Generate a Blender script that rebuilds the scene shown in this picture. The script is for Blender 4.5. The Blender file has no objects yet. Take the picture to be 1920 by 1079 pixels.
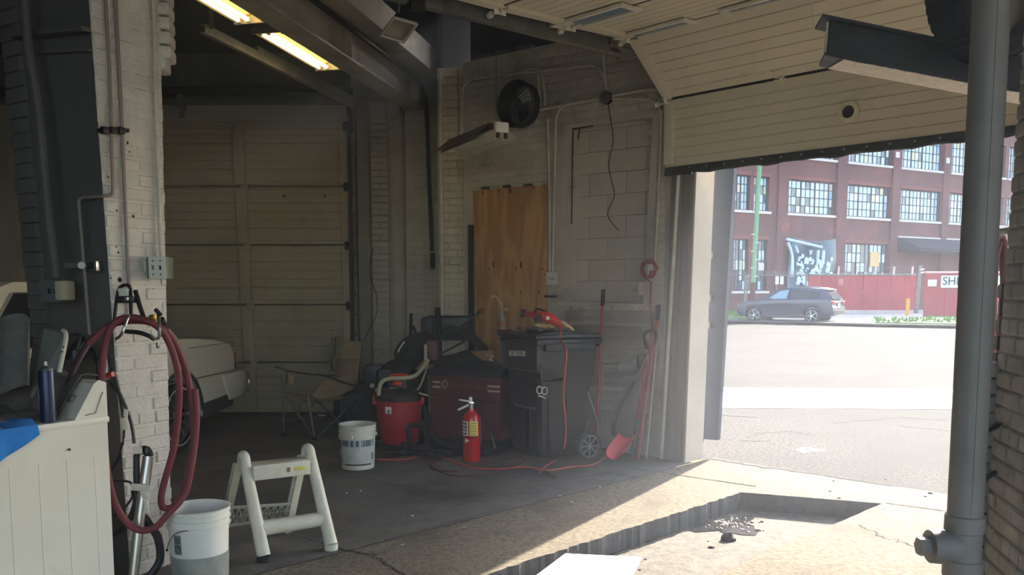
import bpy, bmesh, math, random
from mathutils import Vector, Matrix
random.seed(7)
S = bpy.context.scene
COL = S.collection
V = Vector

# ------------------------------------------------------------------ camera, sky, sun, exposure
PITCH = math.radians(5.43)
FOC = 1598.0
CX, CY = 960.0, 697.0
CAM_H = 1.5
cd = bpy.data.cameras.new('camera')
cam = bpy.data.objects.new('camera', cd)
COL.objects.link(cam)
cam.location = (0, 0, CAM_H)
cam.rotation_euler = (math.radians(90) - PITCH, 0, 0)
cd.sensor_width = 36.0
cd.lens = FOC / 1920.0 * 36.0
cd.shift_x = 0.0
cd.shift_y = (CY - 539.5) / 1920.0
cd.clip_end = 400
S.camera = cam
S.view_settings.view_transform = 'Standard'
S.view_settings.look = 'None'
S.view_settings.gamma = 1.0
S.view_settings.use_curve_mapping = False
S.view_settings.exposure = 1.75
S.cycles.use_denoising = True
S.cycles.max_bounces = 10
S.cycles.diffuse_bounces = 7
S.cycles.glossy_bounces = 4
S.cycles.caustics_reflective = False
S.cycles.caustics_refractive = False
S.cycles.sample_clamp_indirect = 6.0

wd = bpy.data.worlds.new('sky')
S.world = wd
wd.use_nodes = True
wn = wd.node_tree.nodes
wl = wd.node_tree.links
wn.clear()
wo = wn.new('ShaderNodeOutputWorld')
wb = wn.new('ShaderNodeBackground')
ws = wn.new('ShaderNodeTexSky')
ws.sky_type = 'NISHITA'
ws.sun_disc = False
ws.sun_elevation = math.radians(31)
ws.sun_rotation = math.atan2(0.55, 0.834)
ws.air_density = 1.0
ws.dust_density = 1.5
wb.inputs[1].default_value = 0.27
wl.new(ws.outputs[0], wb.inputs[0])
wl.new(wb.outputs[0], wo.inputs[0])

SUN_EL = math.radians(31)
SUN_DIR = V((0.55 * math.cos(SUN_EL), 0.834 * math.cos(SUN_EL), math.sin(SUN_EL)))
sl = bpy.data.lights.new('sun', 'SUN')
sl.energy = 6.2
sl.color = (1.0, 0.93, 0.82)
sl.angle = math.radians(0.6)
so = bpy.data.objects.new('sun', sl)
COL.objects.link(so)
so.rotation_euler = (-SUN_DIR).to_track_quat('-Z', 'Y').to_euler()
so.location = (20, 30, 30)

# ------------------------------------------------------------------ point helpers
def ray(x, y):
    a = (x - CX) / FOC
    b = (CY - y) / FOC
    return V((a, math.cos(PITCH) + b * math.sin(PITCH), -math.sin(PITCH) + b * math.cos(PITCH)))
ORG = V((0, 0, CAM_H))
def F(x, y, z=0.0):
    r = ray(x, y)
    return ORG + r * ((z - CAM_H) / r.z)
def W(x, y, Y):
    r = ray(x, y)
    return ORG + r * (Y / r.y)
Z = V((0, 0, 1))
class Plane:
    """vertical plane: origin, horizontal direction u, normal n towards the room"""
    def __init__(s, o, u, flip=False):
        s.o = V((o[0], o[1], 0)); s.u = V((u[0], u[1], 0)).normalized()
        s.n = V((s.u.y, -s.u.x, 0))
        if flip: s.n = -s.n
    def px(s, x, y, off=0.0):
        r = ray(x, y)
        o = s.o + s.n * off
        t = (o - ORG).dot(s.n) / r.dot(s.n)
        return ORG + r * t
    def uz(s, x, y, off=0.0):
        p = s.px(x, y, off)
        return ((p - s.o).dot(s.u), p.z)
    def at(s, u, z, off=0.0):
        return s.o + s.u * u + s.n * off + Z * z

J = V((1.344, 7.563, 0))
DW = Plane(J, (0.7071, -0.7071), flip=False)      # wall with the open overhead door
if DW.n.y > 0: DW.n = -DW.n
def ST(s, t, z=0.0):
    return J + DW.u * s + DW.n * t + Z * z
PW = Plane(J, (0.797, -0.605))                       # brick wall with the plywood sheet
if PW.n.y > 0: PW.n = -PW.n
BW = Plane(V((0, 10.42, 0)), (1, 0))                 # far wall with the closed sectional door
BW.n = V((0, -1, 0))

# ------------------------------------------------------------------ mesh builder
class MB:
    def __init__(s):
        s.v = []; s.f = []; s.m = []
    def add(s, vs, fs, mi=0):
        b = len(s.v)
        s.v.extend([V(p) for p in vs])
        for f in fs:
            s.f.append([b + i for i in f]); s.m.append(mi)
        return s
    def pbox(s, o, a, b, c, mi=0):
        """box from corner o along edge vectors a b c"""
        o, a, b, c = V(o), V(a), V(b), V(c)
        if a.cross(b).dot(c) < 0: a, b = b, a
        vs = [o, o + a, o + a + b, o + b, o + c, o + a + c, o + a + b + c, o + b + c]
        return s.add(vs, [(3, 2, 1, 0), (4, 5, 6, 7), (0, 1, 5, 4), (1, 2, 6, 5), (2, 3, 7, 6), (3, 0, 4, 7)], mi)
    def box(s, c, sz, rz=0.0, mi=0, ax=None):
        if ax is None:
            u = V((math.cos(rz), math.sin(rz), 0)); w = V((-math.sin(rz), math.cos(rz), 0)); z = Z
        else: u, w, z = ax
        a, b, d = u * sz[0], w * sz[1], z * sz[2]
        return s.pbox(V(c) - (a + b + d) / 2, a, b, d, mi)
    def cbox(s, c, sz, ax=None, ch=0.01, rz=0, mi=0):
        """box with chamfered edges"""
        bm = bmesh.new(); bmesh.ops.create_cube(bm, size=1)
        if ax is None: ax = (V((math.cos(rz), math.sin(rz), 0)), V((-math.sin(rz), math.cos(rz), 0)), Z)
        for v in bm.verts: v.co = V((v.co.x * sz[0], v.co.y * sz[1], v.co.z * sz[2]))
        bmesh.ops.bevel(bm, geom=list(bm.edges), offset=ch, segments=2, affect='EDGES', profile=0.6)
        M = Matrix((ax[0], ax[1], ax[2])).transposed()
        s.add([V(c) + M @ v.co for v in bm.verts], [[v.index for v in f.verts] for f in bm.faces], mi)
        bm.free(); return s
    def prism(s, pts, ext, mi=0):
        """closed polygon (3d points) extruded along ext"""
        pts = [V(p) for p in pts]; ext = V(ext); n = len(pts)
        nr = V((0, 0, 0))
        for i in range(n):
            nr += pts[i].cross(pts[(i + 1) % n])
        if nr.dot(ext) > 0: pts = pts[::-1]
        vs = pts + [p + ext for p in pts]
        fs = [list(range(n)), [n + i for i in range(n - 1, -1, -1)]]
        for i in range(n):
            j = (i + 1) % n
            fs.append([j, i, n + i, n + j])
        return s.add(vs, fs, mi)
    def frame(s, d):
        d = d.normalized()
        r = Z if abs(d.z) < 0.9 else V((1, 0, 0))
        a = d.cross(r).normalized(); b = a.cross(d).normalized()
        return a, b
    def cyl(s, p, q, r0, r1=None, n=12, caps=True, mi=0):
        p, q = V(p), V(q); r1 = r0 if r1 is None else r1
        a, b = s.frame(q - p)
        vs = []
        for (c, r) in ((p, r0), (q, r1)):
            for i in range(n):
                t = 2 * math.pi * i / n
                vs.append(c + a * (math.cos(t) * r) + b * (math.sin(t) * r))
        fs = [[i, (i + 1) % n, n + (i + 1) % n, n + i] for i in range(n)]
        if caps: fs += [list(range(n - 1, -1, -1)), [n + i for i in range(n)]]
        return s.add(vs, fs, mi)
    def tube(s, pts, r, n=8, mi=0, caps=True, smooth=0, radii=None):
        pts = [V(p) for p in pts]
        if smooth:
            pts, radii = catmull(pts, smooth, radii)
        k = len(pts)
        tan = []
        for i in range(k):
            a = pts[max(0, i - 1)]; b = pts[min(k - 1, i + 1)]
            t = b - a
            tan.append(t.normalized() if t.length > 1e-9 else V((0, 0, 1)))
        a, b = s.frame(tan[0])
        vs = []
        for i in range(k):
            if i:
                ax = tan[i - 1].cross(tan[i])
                if ax.length > 1e-7:
                    R = Matrix.Rotation(tan[i - 1].angle(tan[i]), 3, ax.normalized())
                    a = R @ a; b = R @ b
            rr = radii[i] if radii else r
            for j in range(n):
                t = 2 * math.pi * j / n
                vs.append(pts[i] + a * (math.cos(t) * rr) + b * (math.sin(t) * rr))
        fs = []
        for i in range(k - 1):
            for j in range(n):
                fs.append([i * n + j, i * n + (j + 1) % n, (i + 1) * n + (j + 1) % n, (i + 1) * n + j])
        if caps: fs += [list(range(n - 1, -1, -1)), [(k - 1) * n + j for j in range(n)]]
        return s.add(vs, fs, mi)
    def lathe(s, prof, c, n=28, ax=None, mi=0, close=False):
        """prof = [(r, z)...] about axis z at c"""
        ax = ax or (V((1, 0, 0)), V((0, 1, 0)), Z)
        c = V(c); vs = []; k = len(prof)
        for (r, z) in prof:
            for j in range(n):
                t = 2 * math.pi * j / n
                vs.append(c + ax[0] * (math.cos(t) * r) + ax[1] * (math.sin(t) * r) + ax[2] * z)
        fs = []
        for i in range(k - 1):
            for j in range(n):
                fs.append([i * n + j, i * n + (j + 1) % n, (i + 1) * n + (j + 1) % n, (i + 1) * n + j])
        if prof[0][0] > 1e-4 and not close: fs.append(list(range(n - 1, -1, -1)))
        if prof[-1][0] > 1e-4 and not close: fs.append([(k - 1) * n + j for j in range(n)])
        return s.add(vs, fs, mi)
    def ball(s, c, r, ax=None, n=14, mi=0, jit=0.0):
        """ellipsoid with radii r=(a,b,c)"""
        ax = ax or (V((1, 0, 0)), V((0, 1, 0)), Z)
        c = V(c)
        bm = bmesh.new(); bmesh.ops.create_uvsphere(bm, u_segments=n, v_segments=max(6, n * 2 // 3), radius=1)
        vs = []
        for v in bm.verts:
            k = 1 + jit * (random.random() - 0.5)
            vs.append(c + (ax[0] * v.co.x * r[0] + ax[1] * v.co.y * r[1] + ax[2] * v.co.z * r[2]) * k)
        s.add(vs, [[v.index for v in f.verts] for f in bm.faces], mi); bm.free(); return s
    def sheet(s, P, nu, nv, th=0.0, mi=0):
        """surface P(u,v) on 0..1; th gives it thickness"""
        g = [[V(P(i / nu, j / nv)) for i in range(nu + 1)] for j in range(nv + 1)]
        vs = [p for row in g for p in row]; w = nu + 1
        fs = [[j * w + i, j * w + i + 1, (j + 1) * w + i + 1, (j + 1) * w + i] for j in range(nv) for i in range(nu)]
        if th:
            N = [V((0, 0, 0)) for _ in vs]
            for f in fs:
                nn = (vs[f[1]] - vs[f[0]]).cross(vs[f[3]] - vs[f[0]])
                for i in f: N[i] += nn
            b = len(vs)
            vs2 = [p - n_.normalized() * th if n_.length > 0 else p for p, n_ in zip(vs, N)]
            fs2 = [[b + i for i in f[::-1]] for f in fs]
            rim = []
            loop = [i for i in range(w)] + [j * w + nu for j in range(1, nv + 1)] + [nv * w + i for i in range(nu - 1, -1, -1)] + [j * w for j in range(nv - 1, 0, -1)]
            for k in range(len(loop)):
                i, j = loop[k], loop[(k + 1) % len(loop)]
                rim.append([j, i, b + i, b + j])
            return s.add(vs + vs2, fs + fs2 + rim, mi)
        return s.add(vs, fs, mi)
    def build(s, name, mat=None, parent=None, smooth=True, angle=35, mats=None):
        me = bpy.data.meshes.new(name)
        vs = s.v
        if parent is not None:
            inv = wmat(parent).inverted()
            vs = [inv @ v for v in s.v]
        me.from_pydata([tuple(v) for v in vs], [], s.f)
        for m_ in (mats or [mat]): me.materials.append(m_)
        if mats: me.polygons.foreach_set('material_index', s.m)
        bm = bmesh.new(); bm.from_mesh(me)
        bmesh.ops.recalc_face_normals(bm, faces=bm.faces)
        bm.to_mesh(me); bm.free()
        if smooth:
            me.polygons.foreach_set('use_smooth', [True] * len(me.polygons))
            me.set_sharp_from_angle(angle=math.radians(angle))
        o = bpy.data.objects.new(name, me)
        COL.objects.link(o)
        if parent is not None: o.parent = parent
        return o

_WM = {}
def wmat(o):
    M = o.matrix_basis.copy(); p = o.parent
    while p is not None:
        M = p.matrix_basis @ M; p = p.parent
    return M
def catmull(pts, k, radii=None):
    out = []; ro = [] if radii else None; n = len(pts)
    for i in range(n - 1):
        p0 = pts[max(0, i - 1)]; p1 = pts[i]; p2 = pts[i + 1]; p3 = pts[min(n - 1, i + 2)]
        for j in range(k):
            t = j / k
            out.append(0.5 * ((2 * p1) + (p2 - p0) * t + (2 * p0 - 5 * p1 + 4 * p2 - p3) * t * t + (3 * p1 - p0 - 3 * p2 + p3) * t ** 3))
            if radii: ro.append(radii[i] * (1 - t) + radii[i + 1] * t)
    out.append(pts[-1])
    if radii: ro.append(radii[-1])
    return out, ro
def rnd_path(pts, r=0.08, k=4):
    """polyline with rounded corners (conduit bends)"""
    pts = [V(p) for p in pts]; out = [pts[0]]
    for i in range(1, len(pts) - 1):
        a, b, c = pts[i - 1], pts[i], pts[i + 1]
        d1 = min(r, (a - b).length * 0.45); d2 = min(r, (c - b).length * 0.45)
        p = b + (a - b).normalized() * d1; q = b + (c - b).normalized() * d2
        for j in range(k + 1):
            t = j / k
            out.append(p * (1 - t) ** 2 + b * 2 * t * (1 - t) + q * t * t)
    out.append(pts[-1]); return out

def struct(o, name=None):
    o['kind'] = 'structure'; return o
def tag(o, label, cat, group=None):
    o['label'] = label; o['category'] = cat
    if group: o['group'] = group
    return o
def thing(name, label, cat, loc=(0, 0, 0), group=None, rz=0.0):
    o = bpy.data.objects.new(name, None); COL.objects.link(o)
    o.empty_display_size = 0.1
    o.matrix_basis = Matrix.Translation(V(loc)) @ Matrix.Rotation(rz, 4, 'Z')
    return tag(o, label, cat, group)

# ------------------------------------------------------------------ materials
def lin(c):
    return tuple(((x / 255.0) / 12.92 if x <= 10.3 else (((x / 255.0) + 0.055) / 1.055) ** 2.4) for x in c)
def mat(name, rgb, rough=0.6, metal=0.0, rgb2=None, scale=3.0, amt=(0.35, 0.65), bump=0.0, bscale=40.0, dirt=None, dscale=1.2, damt=(0.55, 0.75),
        emit=None, estr=0.0, trans=0.0, alpha=1.0, spec=None, coat=0.0, world=True, stretch=None, rand=0.0, sss=0.0):
    m = bpy.data.materials.new(name); m.use_nodes = True
    nt = m.node_tree; N = nt.nodes; L = nt.links
    b = N['Principled BSDF']
    c1 = lin(rgb)
    b.inputs['Base Color'].default_value = (*c1, 1)
    b.inputs['Roughness'].default_value = rough
    b.inputs['Metallic'].default_value = metal
    if spec is not None: b.inputs['Specular IOR Level'].default_value = spec
    if coat: b.inputs['Coat Weight'].default_value = coat
    if trans: b.inputs['Transmission Weight'].default_value = trans
    if alpha < 1: b.inputs['Alpha'].default_value = alpha
    if emit:
        b.inputs['Emission Color'].default_value = (*lin(emit), 1); b.inputs['Emission Strength'].default_value = estr
    src = None
    def coords():
        if world:
            g = N.new('ShaderNodeNewGeometry'); o = g.outputs['Position']
        else:
            g = N.new('ShaderNodeTexCoord'); o = g.outputs['Object']
        if stretch:
            mp = N.new('ShaderNodeMapping'); mp.inputs['Scale'].default_value = stretch
            L.new(o, mp.inputs['Vector']); o = mp.outputs[0]
        return o
    col = None
    if rgb2 or dirt or bump: src = coords()
    def layer(prev, c2, sc, rng, det=6, seedoff=0.0):
        nz = N.new('ShaderNodeTexNoise'); nz.inputs['Scale'].default_value = sc; nz.inputs['Detail'].default_value = det
        nz.inputs['Roughness'].default_value = 0.65
        L.new(src, nz.inputs['Vector'])
        rp = N.new('ShaderNodeMapRange'); rp.inputs['From Min'].default_value = rng[0]; rp.inputs['From Max'].default_value = rng[1]
        rp.clamp = True
        L.new(nz.outputs['Fac'], rp.inputs['Value'])
        mx = N.new('ShaderNodeMix'); mx.data_type = 'RGBA'
        L.new(rp.outputs['Result'], mx.inputs[0])
        if prev is None: mx.inputs[6].default_value = (*c1, 1)
        else: L.new(prev, mx.inputs[6])
        mx.inputs[7].default_value = (*lin(c2), 1)
        return mx.outputs[2]
    if rgb2: col = layer(col, rgb2, scale, amt)
    if dirt: col = layer(col, dirt, dscale, damt, 8)
    if rand:
        oi = N.new('ShaderNodeObjectInfo')
        mr = N.new('ShaderNodeMapRange'); mr.inputs['To Min'].default_value = 1 - rand; mr.inputs['To Max'].default_value = 1 + rand * 0.5
        L.new(oi.outputs['Random'], mr.inputs['Value'])
        mx = N.new('ShaderNodeMix'); mx.data_type = 'RGBA'; mx.blend_type = 'MULTIPLY'; mx.inputs[0].default_value = 1.0
        if col is None: mx.inputs[6].default_value = (*c1, 1)
        else: L.new(col, mx.inputs[6])
        L.new(mr.outputs['Result'], mx.inputs[7])
        col = mx.outputs[2]
    if col is not None: L.new(col, b.inputs['Base Color'])
    if bump:
        nz = N.new('ShaderNodeTexNoise'); nz.inputs['Scale'].default_value = bscale; nz.inputs['Detail'].default_value = 5
        L.new(src, nz.inputs['Vector'])
        bp = N.new('ShaderNodeBump'); bp.inputs['Strength'].default_value = bump; bp.inputs['Distance'].default_value = 0.02
        L.new(nz.outputs['Fac'], bp.inputs['Height']); L.new(bp.outputs[0], b.inputs['Normal'])
    return m

M = {}
M['wall'] = mat('painted_brick', (196, 186, 172), 0.75, rgb2=(176, 167, 155), scale=2.5, dirt=(96, 90, 84), dscale=1.7, damt=(0.56, 0.82), bump=0.25, bscale=60, rand=0.05)
M['wall_light'] = mat('painted_brick_cream', (202, 191, 166), 0.7, rgb2=(184, 173, 149), scale=3, dirt=(92, 84, 72), dscale=2.2, damt=(0.6, 0.85), bump=0.25, bscale=55, rand=0.05)
M['wall_fine'] = mat('painted_plaster', (188, 179, 168), 0.75, rgb2=(172, 164, 155), scale=1.6, dirt=(112, 106, 100), dscale=0.9, damt=(0.5, 0.8), bump=0.12, bscale=70)
M['block'] = mat('painted_block', (190, 179, 169), 0.75, rgb2=(178, 168, 158), scale=1.6, dirt=(118, 110, 102), dscale=1.3, damt=(0.55, 0.85), bump=0.15, bscale=80, rand=0.04)
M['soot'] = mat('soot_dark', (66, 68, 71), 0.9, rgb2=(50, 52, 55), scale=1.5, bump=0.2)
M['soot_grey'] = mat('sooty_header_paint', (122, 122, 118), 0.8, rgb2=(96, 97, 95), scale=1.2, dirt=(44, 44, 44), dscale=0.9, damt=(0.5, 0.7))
M['white_brick'] = mat('white_painted_brick', (214, 207, 198), 0.6, rgb2=(198, 190, 180), scale=6, dirt=(120, 112, 104), dscale=9, damt=(0.64, 0.82), bump=0.45, bscale=45, rand=0.04)
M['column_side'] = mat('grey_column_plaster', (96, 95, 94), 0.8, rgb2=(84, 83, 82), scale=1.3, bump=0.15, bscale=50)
M['pillar_brick'] = mat('grey_painted_brick', (150, 146, 138), 0.7, rgb2=(126, 122, 116), scale=6, dirt=(84, 80, 76), dscale=5, damt=(0.58, 0.8), bump=0.4, bscale=40, rand=0.1)
M['floor'] = mat('worn_dark_floor', (136, 127, 118), 0.75, rgb2=(78, 73, 69), scale=95, amt=(0.42, 0.62), dirt=(74, 69, 65), dscale=1.1, damt=(0.42, 0.66), bump=0.5, bscale=130, spec=0.3)
M['floor_smooth'] = mat('smooth_floor_band', (112, 107, 101), 0.75, rgb2=(94, 90, 85), scale=6, dirt=(76, 72, 69), dscale=1.5, damt=(0.5, 0.7), bump=0.15, bscale=60, spec=0.3)
M['concrete'] = mat('door_concrete', (132, 122, 106), 0.9, rgb2=(98, 89, 77), scale=28, amt=(0.4, 0.62), dirt=(90, 83, 74), dscale=2.4, damt=(0.5, 0.74), bump=0.35, bscale=70, spec=0.15)
M['pad'] = mat('threshold_concrete', (116, 110, 101), 0.9, rgb2=(88, 83, 76), scale=18, amt=(0.4, 0.65), bump=0.3, bscale=60, spec=0.3)
M['asphalt'] = mat('street_asphalt', (98, 95, 91), 0.95, rgb2=(46, 45, 44), scale=34, amt=(0.42, 0.58), dirt=(70, 68, 66), dscale=0.3, damt=(0.45, 0.6), bump=0.4, bscale=50, spec=0.12)
M['sidewalk'] = mat('pale_sidewalk', (196, 190, 180), 0.85, rgb2=(176, 170, 160), scale=4, spec=0.3)
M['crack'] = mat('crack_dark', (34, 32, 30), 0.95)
M['door_cream'] = mat('cream_door_steel', (216, 208, 188), 0.55, rgb2=(208, 200, 180), scale=1.2, dirt=(188, 179, 158), dscale=2.5, damt=(0.6, 0.85))
M['door_tan'] = mat('tan_door_steel', (182, 170, 144), 0.6, rgb2=(168, 156, 132), scale=1.0, dirt=(132, 122, 102), dscale=1.8, damt=(0.55, 0.85), stretch=(1, 1, 0.6))
M['galv'] = mat('galvanised_steel', (134, 134, 128), 0.5, 0.55, rgb2=(104, 104, 98), scale=8)
M['track'] = mat('painted_track', (150, 146, 132), 0.5, 0.3, rgb2=(120, 116, 104), scale=6)
M['conduit'] = mat('painted_conduit', (204, 197, 184), 0.5, rgb2=(182, 175, 163), scale=9)
M['beam'] = mat('painted_steel_beam', (178, 171, 157), 0.65, rgb2=(158, 151, 139), scale=2.5, dirt=(92, 88, 82), dscale=2, damt=(0.55, 0.8))
M['black'] = mat('black_plastic', (22, 22, 24), 0.45, spec=0.4)
M['black_matte'] = mat('matte_black', (20, 20, 22), 0.85)
M['dark_metal'] = mat('dark_steel', (52, 50, 50), 0.45, 0.7)
M['rubber'] = mat('rubber', (30, 30, 31), 0.8, bump=0.2)
M['chrome'] = mat('chrome', (200, 200, 200), 0.15, 1.0)
M['steel'] = mat('brushed_steel', (170, 168, 164), 0.3, 0.9)
M['white_plastic'] = mat('white_plastic', (226, 222, 212), 0.45, rgb2=(214, 208, 194), scale=12)
M['dirty_white'] = mat('dirty_white_plastic', (218, 212, 196), 0.5, rgb2=(206, 198, 176), scale=9, dirt=(150, 136, 108), dscale=14, damt=(0.62, 0.8))
M['enamel'] = mat('cream_enamel', (226, 220, 204), 0.3, rgb2=(218, 210, 192), scale=2, dirt=(196, 184, 158), dscale=2.2, damt=(0.6, 0.85))
M['red_hose'] = mat('red_hose_rubber', (124, 44, 50), 0.6, rgb2=(104, 38, 44), scale=12)
M['dark_hose'] = mat('dark_red_hose_rubber', (66, 44, 50), 0.45)
M['red'] = mat('red_plastic', (190, 26, 36), 0.4)
M['red_paint'] = mat('red_enamel', (196, 24, 30), 0.25, coat=0.3)
M['red_tool'] = mat('red_tool_plastic', (210, 54, 34), 0.4)
M['dull_red'] = mat('dull_red_paint', (96, 30, 28), 0.5, rgb2=(74, 24, 24), scale=5)
M['wood'] = None
M['car_white'] = mat('car_white_paint', (226, 218, 198), 0.25, coat=0.6, rgb2=(220, 211, 190), scale=1)
M['car_trim'] = mat('car_dark_trim', (60, 58, 54), 0.5)
M['glass_dark'] = mat('dark_glass', (18, 20, 24), 0.08, spec=0.6)
M['suv'] = mat('dark_blue_car_paint', (12, 26, 60), 0.3, 0.0, coat=0.4)
M['canvas'] = mat('tan_canvas', (164, 144, 114), 0.9, rgb2=(146, 128, 102), scale=12)
M['blue_cloth'] = mat('blue_microfiber', (48, 132, 206), 0.9, rgb2=(36, 112, 188), scale=10)
M['grey_cloth'] = mat('grey_towel', (120, 118, 112), 0.95, rgb2=(104, 102, 96), scale=14, bump=0.4, bscale=120)
M['orange'] = mat('orange_cord', (196, 84, 60), 0.6)
M['tan_pipe'] = mat('cream_plastic_tube', (170, 158, 134), 0.5)
M['cardboard'] = mat('cardboard', (142, 110, 78), 0.85)
M['paper'] = mat('white_board', (240, 238, 226), 0.7, rgb2=(230, 226, 208), scale=5)
M['yellow'] = mat('yellow_paint', (214, 176, 60), 0.6)
M['label_white'] = mat('label_white', (214, 212, 200), 0.6)
M['label_yellow'] = mat('label_yellow', (214, 196, 90), 0.6)
M['label_black'] = mat('label_black', (26, 26, 28), 0.6)
M['label_grey'] = mat('label_blue_grey', (84, 98, 108), 0.6)
M['green_pole'] = mat('green_pole_paint', (112, 156, 112), 0.6)
M['pole'] = mat('grey_pole_paint', (130, 124, 120), 0.55, rgb2=(114, 109, 105), scale=3, dirt=(88, 86, 82), dscale=5, damt=(0.64, 0.8))
M['beam_dark'] = mat('charcoal_lift_steel', (62, 64, 66), 0.7, rgb2=(48, 50, 52), scale=9, bump=0.3, bscale=60)
M['beam_white'] = mat('flaking_white_paint', (216, 208, 196), 0.7, rgb2=(196, 184, 168), scale=30, dirt=(90, 76, 62), dscale=28, damt=(0.66, 0.72), bump=0.4)
M['pane_sky'] = mat('window_glass', (120, 140, 165), 0.12, spec=1.0, metal=0.0)
M['facade'] = mat('dark_red_brickwork', (112, 66, 64), 0.85, rgb2=(96, 58, 58), scale=0.35, dirt=(140, 74, 68), dscale=0.5, damt=(0.58, 0.7))
M['facade_light'] = mat('lighter_red_brick', (138, 78, 72), 0.85, rgb2=(118, 66, 62), scale=1)
M['sill'] = mat('stone_sill', (206, 196, 186), 0.8)
M['mullion'] = mat('window_steel', (52, 54, 60), 0.6)
M['fence_red'] = mat('red_fence_sheet', (168, 44, 52), 0.7, rgb2=(150, 40, 48), scale=0.6)
M['grass'] = mat('grass_strip', (104, 132, 62), 0.9, rgb2=(78, 108, 50), scale=3)
M['tarp'] = mat('blue_grey_tarp', (58, 92, 112), 0.35, rgb2=(44, 74, 94), scale=0.8)
M['tarp_white'] = mat('tarp_pale_marks', (190, 210, 218), 0.5)
M['awning'] = mat('dark_awning', (26, 36, 50), 0.8)
M['blue_panel'] = mat('dark_blue_door_leaf', (50, 62, 82), 0.6)
M['dark_edge'] = mat('dark_concrete_edge', (92, 90, 88), 0.8, rgb2=(74, 72, 70), scale=20)
M['jamb'] = mat('grey_jamb_board', (134, 126, 118), 0.75, rgb2=(116, 108, 102), scale=6, stretch=(6, 6, 0.4), bump=0.2, bscale=20)
M['jamb_cream'] = mat('cream_reveal', (206, 190, 168), 0.7, rgb2=(190, 174, 154), scale=2)
M['cart'] = mat('charcoal_cart_plastic', (46, 43, 42), 0.42, rgb2=(40, 38, 37), scale=4, spec=0.5)
M['vac_red'] = mat('vacuum_red_plastic', (170, 24, 32), 0.4)
def wood():
    m = mat('plywood_grain', (176, 128, 66), 0.6)
    N = m.node_tree.nodes; L = m.node_tree.links; b = N['Principled BSDF']
    tc = N.new('ShaderNodeTexCoord'); mp = N.new('ShaderNodeMapping'); mp.inputs['Scale'].default_value = (3.2, 3.2, 0.55)
    L.new(tc.outputs['Object'], mp.inputs['Vector'])
    nz = N.new('ShaderNodeTexNoise'); nz.inputs['Scale'].default_value = 1.6; nz.inputs['Detail'].default_value = 2
    L.new(mp.outputs[0], nz.inputs['Vector'])
    mu = N.new('ShaderNodeMath'); mu.operation = 'MULTIPLY'; mu.inputs[1].default_value = 26
    L.new(nz.outputs['Fac'], mu.inputs[0])
    fr = N.new('ShaderNodeMath'); fr.operation = 'SINE'; L.new(mu.outputs[0], fr.inputs[0])
    mr = N.new('ShaderNodeMapRange'); mr.inputs['From Min'].default_value = -1; L.new(fr.outputs[0], mr.inputs['Value'])
    rp = N.new('ShaderNodeMix'); rp.data_type = 'RGBA'
    rp.inputs[6].default_value = (*lin((192, 146, 82)), 1); rp.inputs[7].default_value = (*lin((164, 116, 58)), 1)
    L.new(mr.outputs[0], rp.inputs[0]); L.new(rp.outputs[2], b.inputs['Base Color'])
    return m
M['wood'] = wood()

# ------------------------------------------------------------------ bricks
def unit_brick():
    me = bpy.data.meshes.new('brick')
    i, k = 0.05, 0.13
    vs = [(0, 0, 0), (1, 0, 0), (1, 0, 1), (0, 0, 1), (0, .35, 0), (1, .35, 0), (1, .35, 1), (0, .35, 1),
          (i, 1, k), (1 - i, 1, k), (1 - i, 1, 1 - k), (i, 1, 1 - k)]
    fs = [(0, 4, 5, 1), (1, 5, 6, 2), (2, 6, 7, 3), (3, 7, 4, 0), (4, 8, 9, 5), (5, 9, 10, 6), (6, 10, 11, 7), (7, 11, 8, 4), (8, 11, 10, 9)]
    me.from_pydata(vs, [], fs)
    return me
BR = unit_brick()
_bm = {}
def brick_mesh(m):
    if m.name not in _bm:
        me = BR.copy(); me.materials.append(m); _bm[m.name] = me
    return _bm[m.name]
def bricks(parent, A, B, n, z0, z1, m, L=0.205, H=0.067, jt=0.010, dep=0.012, ins=None, limit=300, keep=None, rag=0.0, name='brick', jit=0.003, key=None):
    """courses of bricks between A(z) and B(z); n = outward normal; ins = list of tests (u, z) that leave a hole; rag = raggedness of the B end"""
    rows = int((z1 - z0) / (H + jt)); spec = []
    for r in range(rows):
        z = z0 + r * (H + jt)
        a = A(z + H / 2) if callable(A) else V(A); b = B(z + H / 2) if callable(B) else V(B)
        a = V((a.x, a.y, 0)); b = V((b.x, b.y, 0))
        T = (b - a).length; u = (b - a).normalized()
        x = -(L + jt) * (0.5 if r % 2 else 0.0)
        if r % 6 == 5: Lr = L * 0.5
        else: Lr = L
        while x < T - 0.02:
            x0 = max(x, 0); x1 = min(x + Lr, T)
            if x1 >= T and rag: x1 = T + random.uniform(-rag, rag)
            x += Lr + jt
            if x1 - x0 < 0.02: continue
            if ins and any(t((x0 + x1) / 2, z + H / 2) for t in ins): continue
            spec.append((a + u * x0 + Z * z, u, x1 - x0, H))
    if key: spec.sort(key=key)
    me = brick_mesh(m)
    inv = wmat(parent).inverted()
    mb = MB(); cnt = 0
    for (o, u, l, h) in spec:
        d = dep + random.uniform(-jit, jit)
        nn = V(n) if not callable(n) else n(o)
        mw = Matrix(((u.x * l, nn.x * d, 0, o.x), (u.y * l, nn.y * d, 0, o.y), (0, nn.z * d, h, o.z), (0, 0, 0, 1)))
        if cnt < limit:
            ob = bpy.data.objects.new(name, me); COL.objects.link(ob); ob.parent = parent
            ob.matrix_basis = inv @ mw
        else:
            mb.add([mw @ v.co for v in BR.vertices], [list(p.vertices) for p in BR.polygons])
        cnt += 1
    if mb.v:
        o = mb.build(name + '_field', m, parent, smooth=False); o['kind'] = 'stuff'
    return cnt
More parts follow.
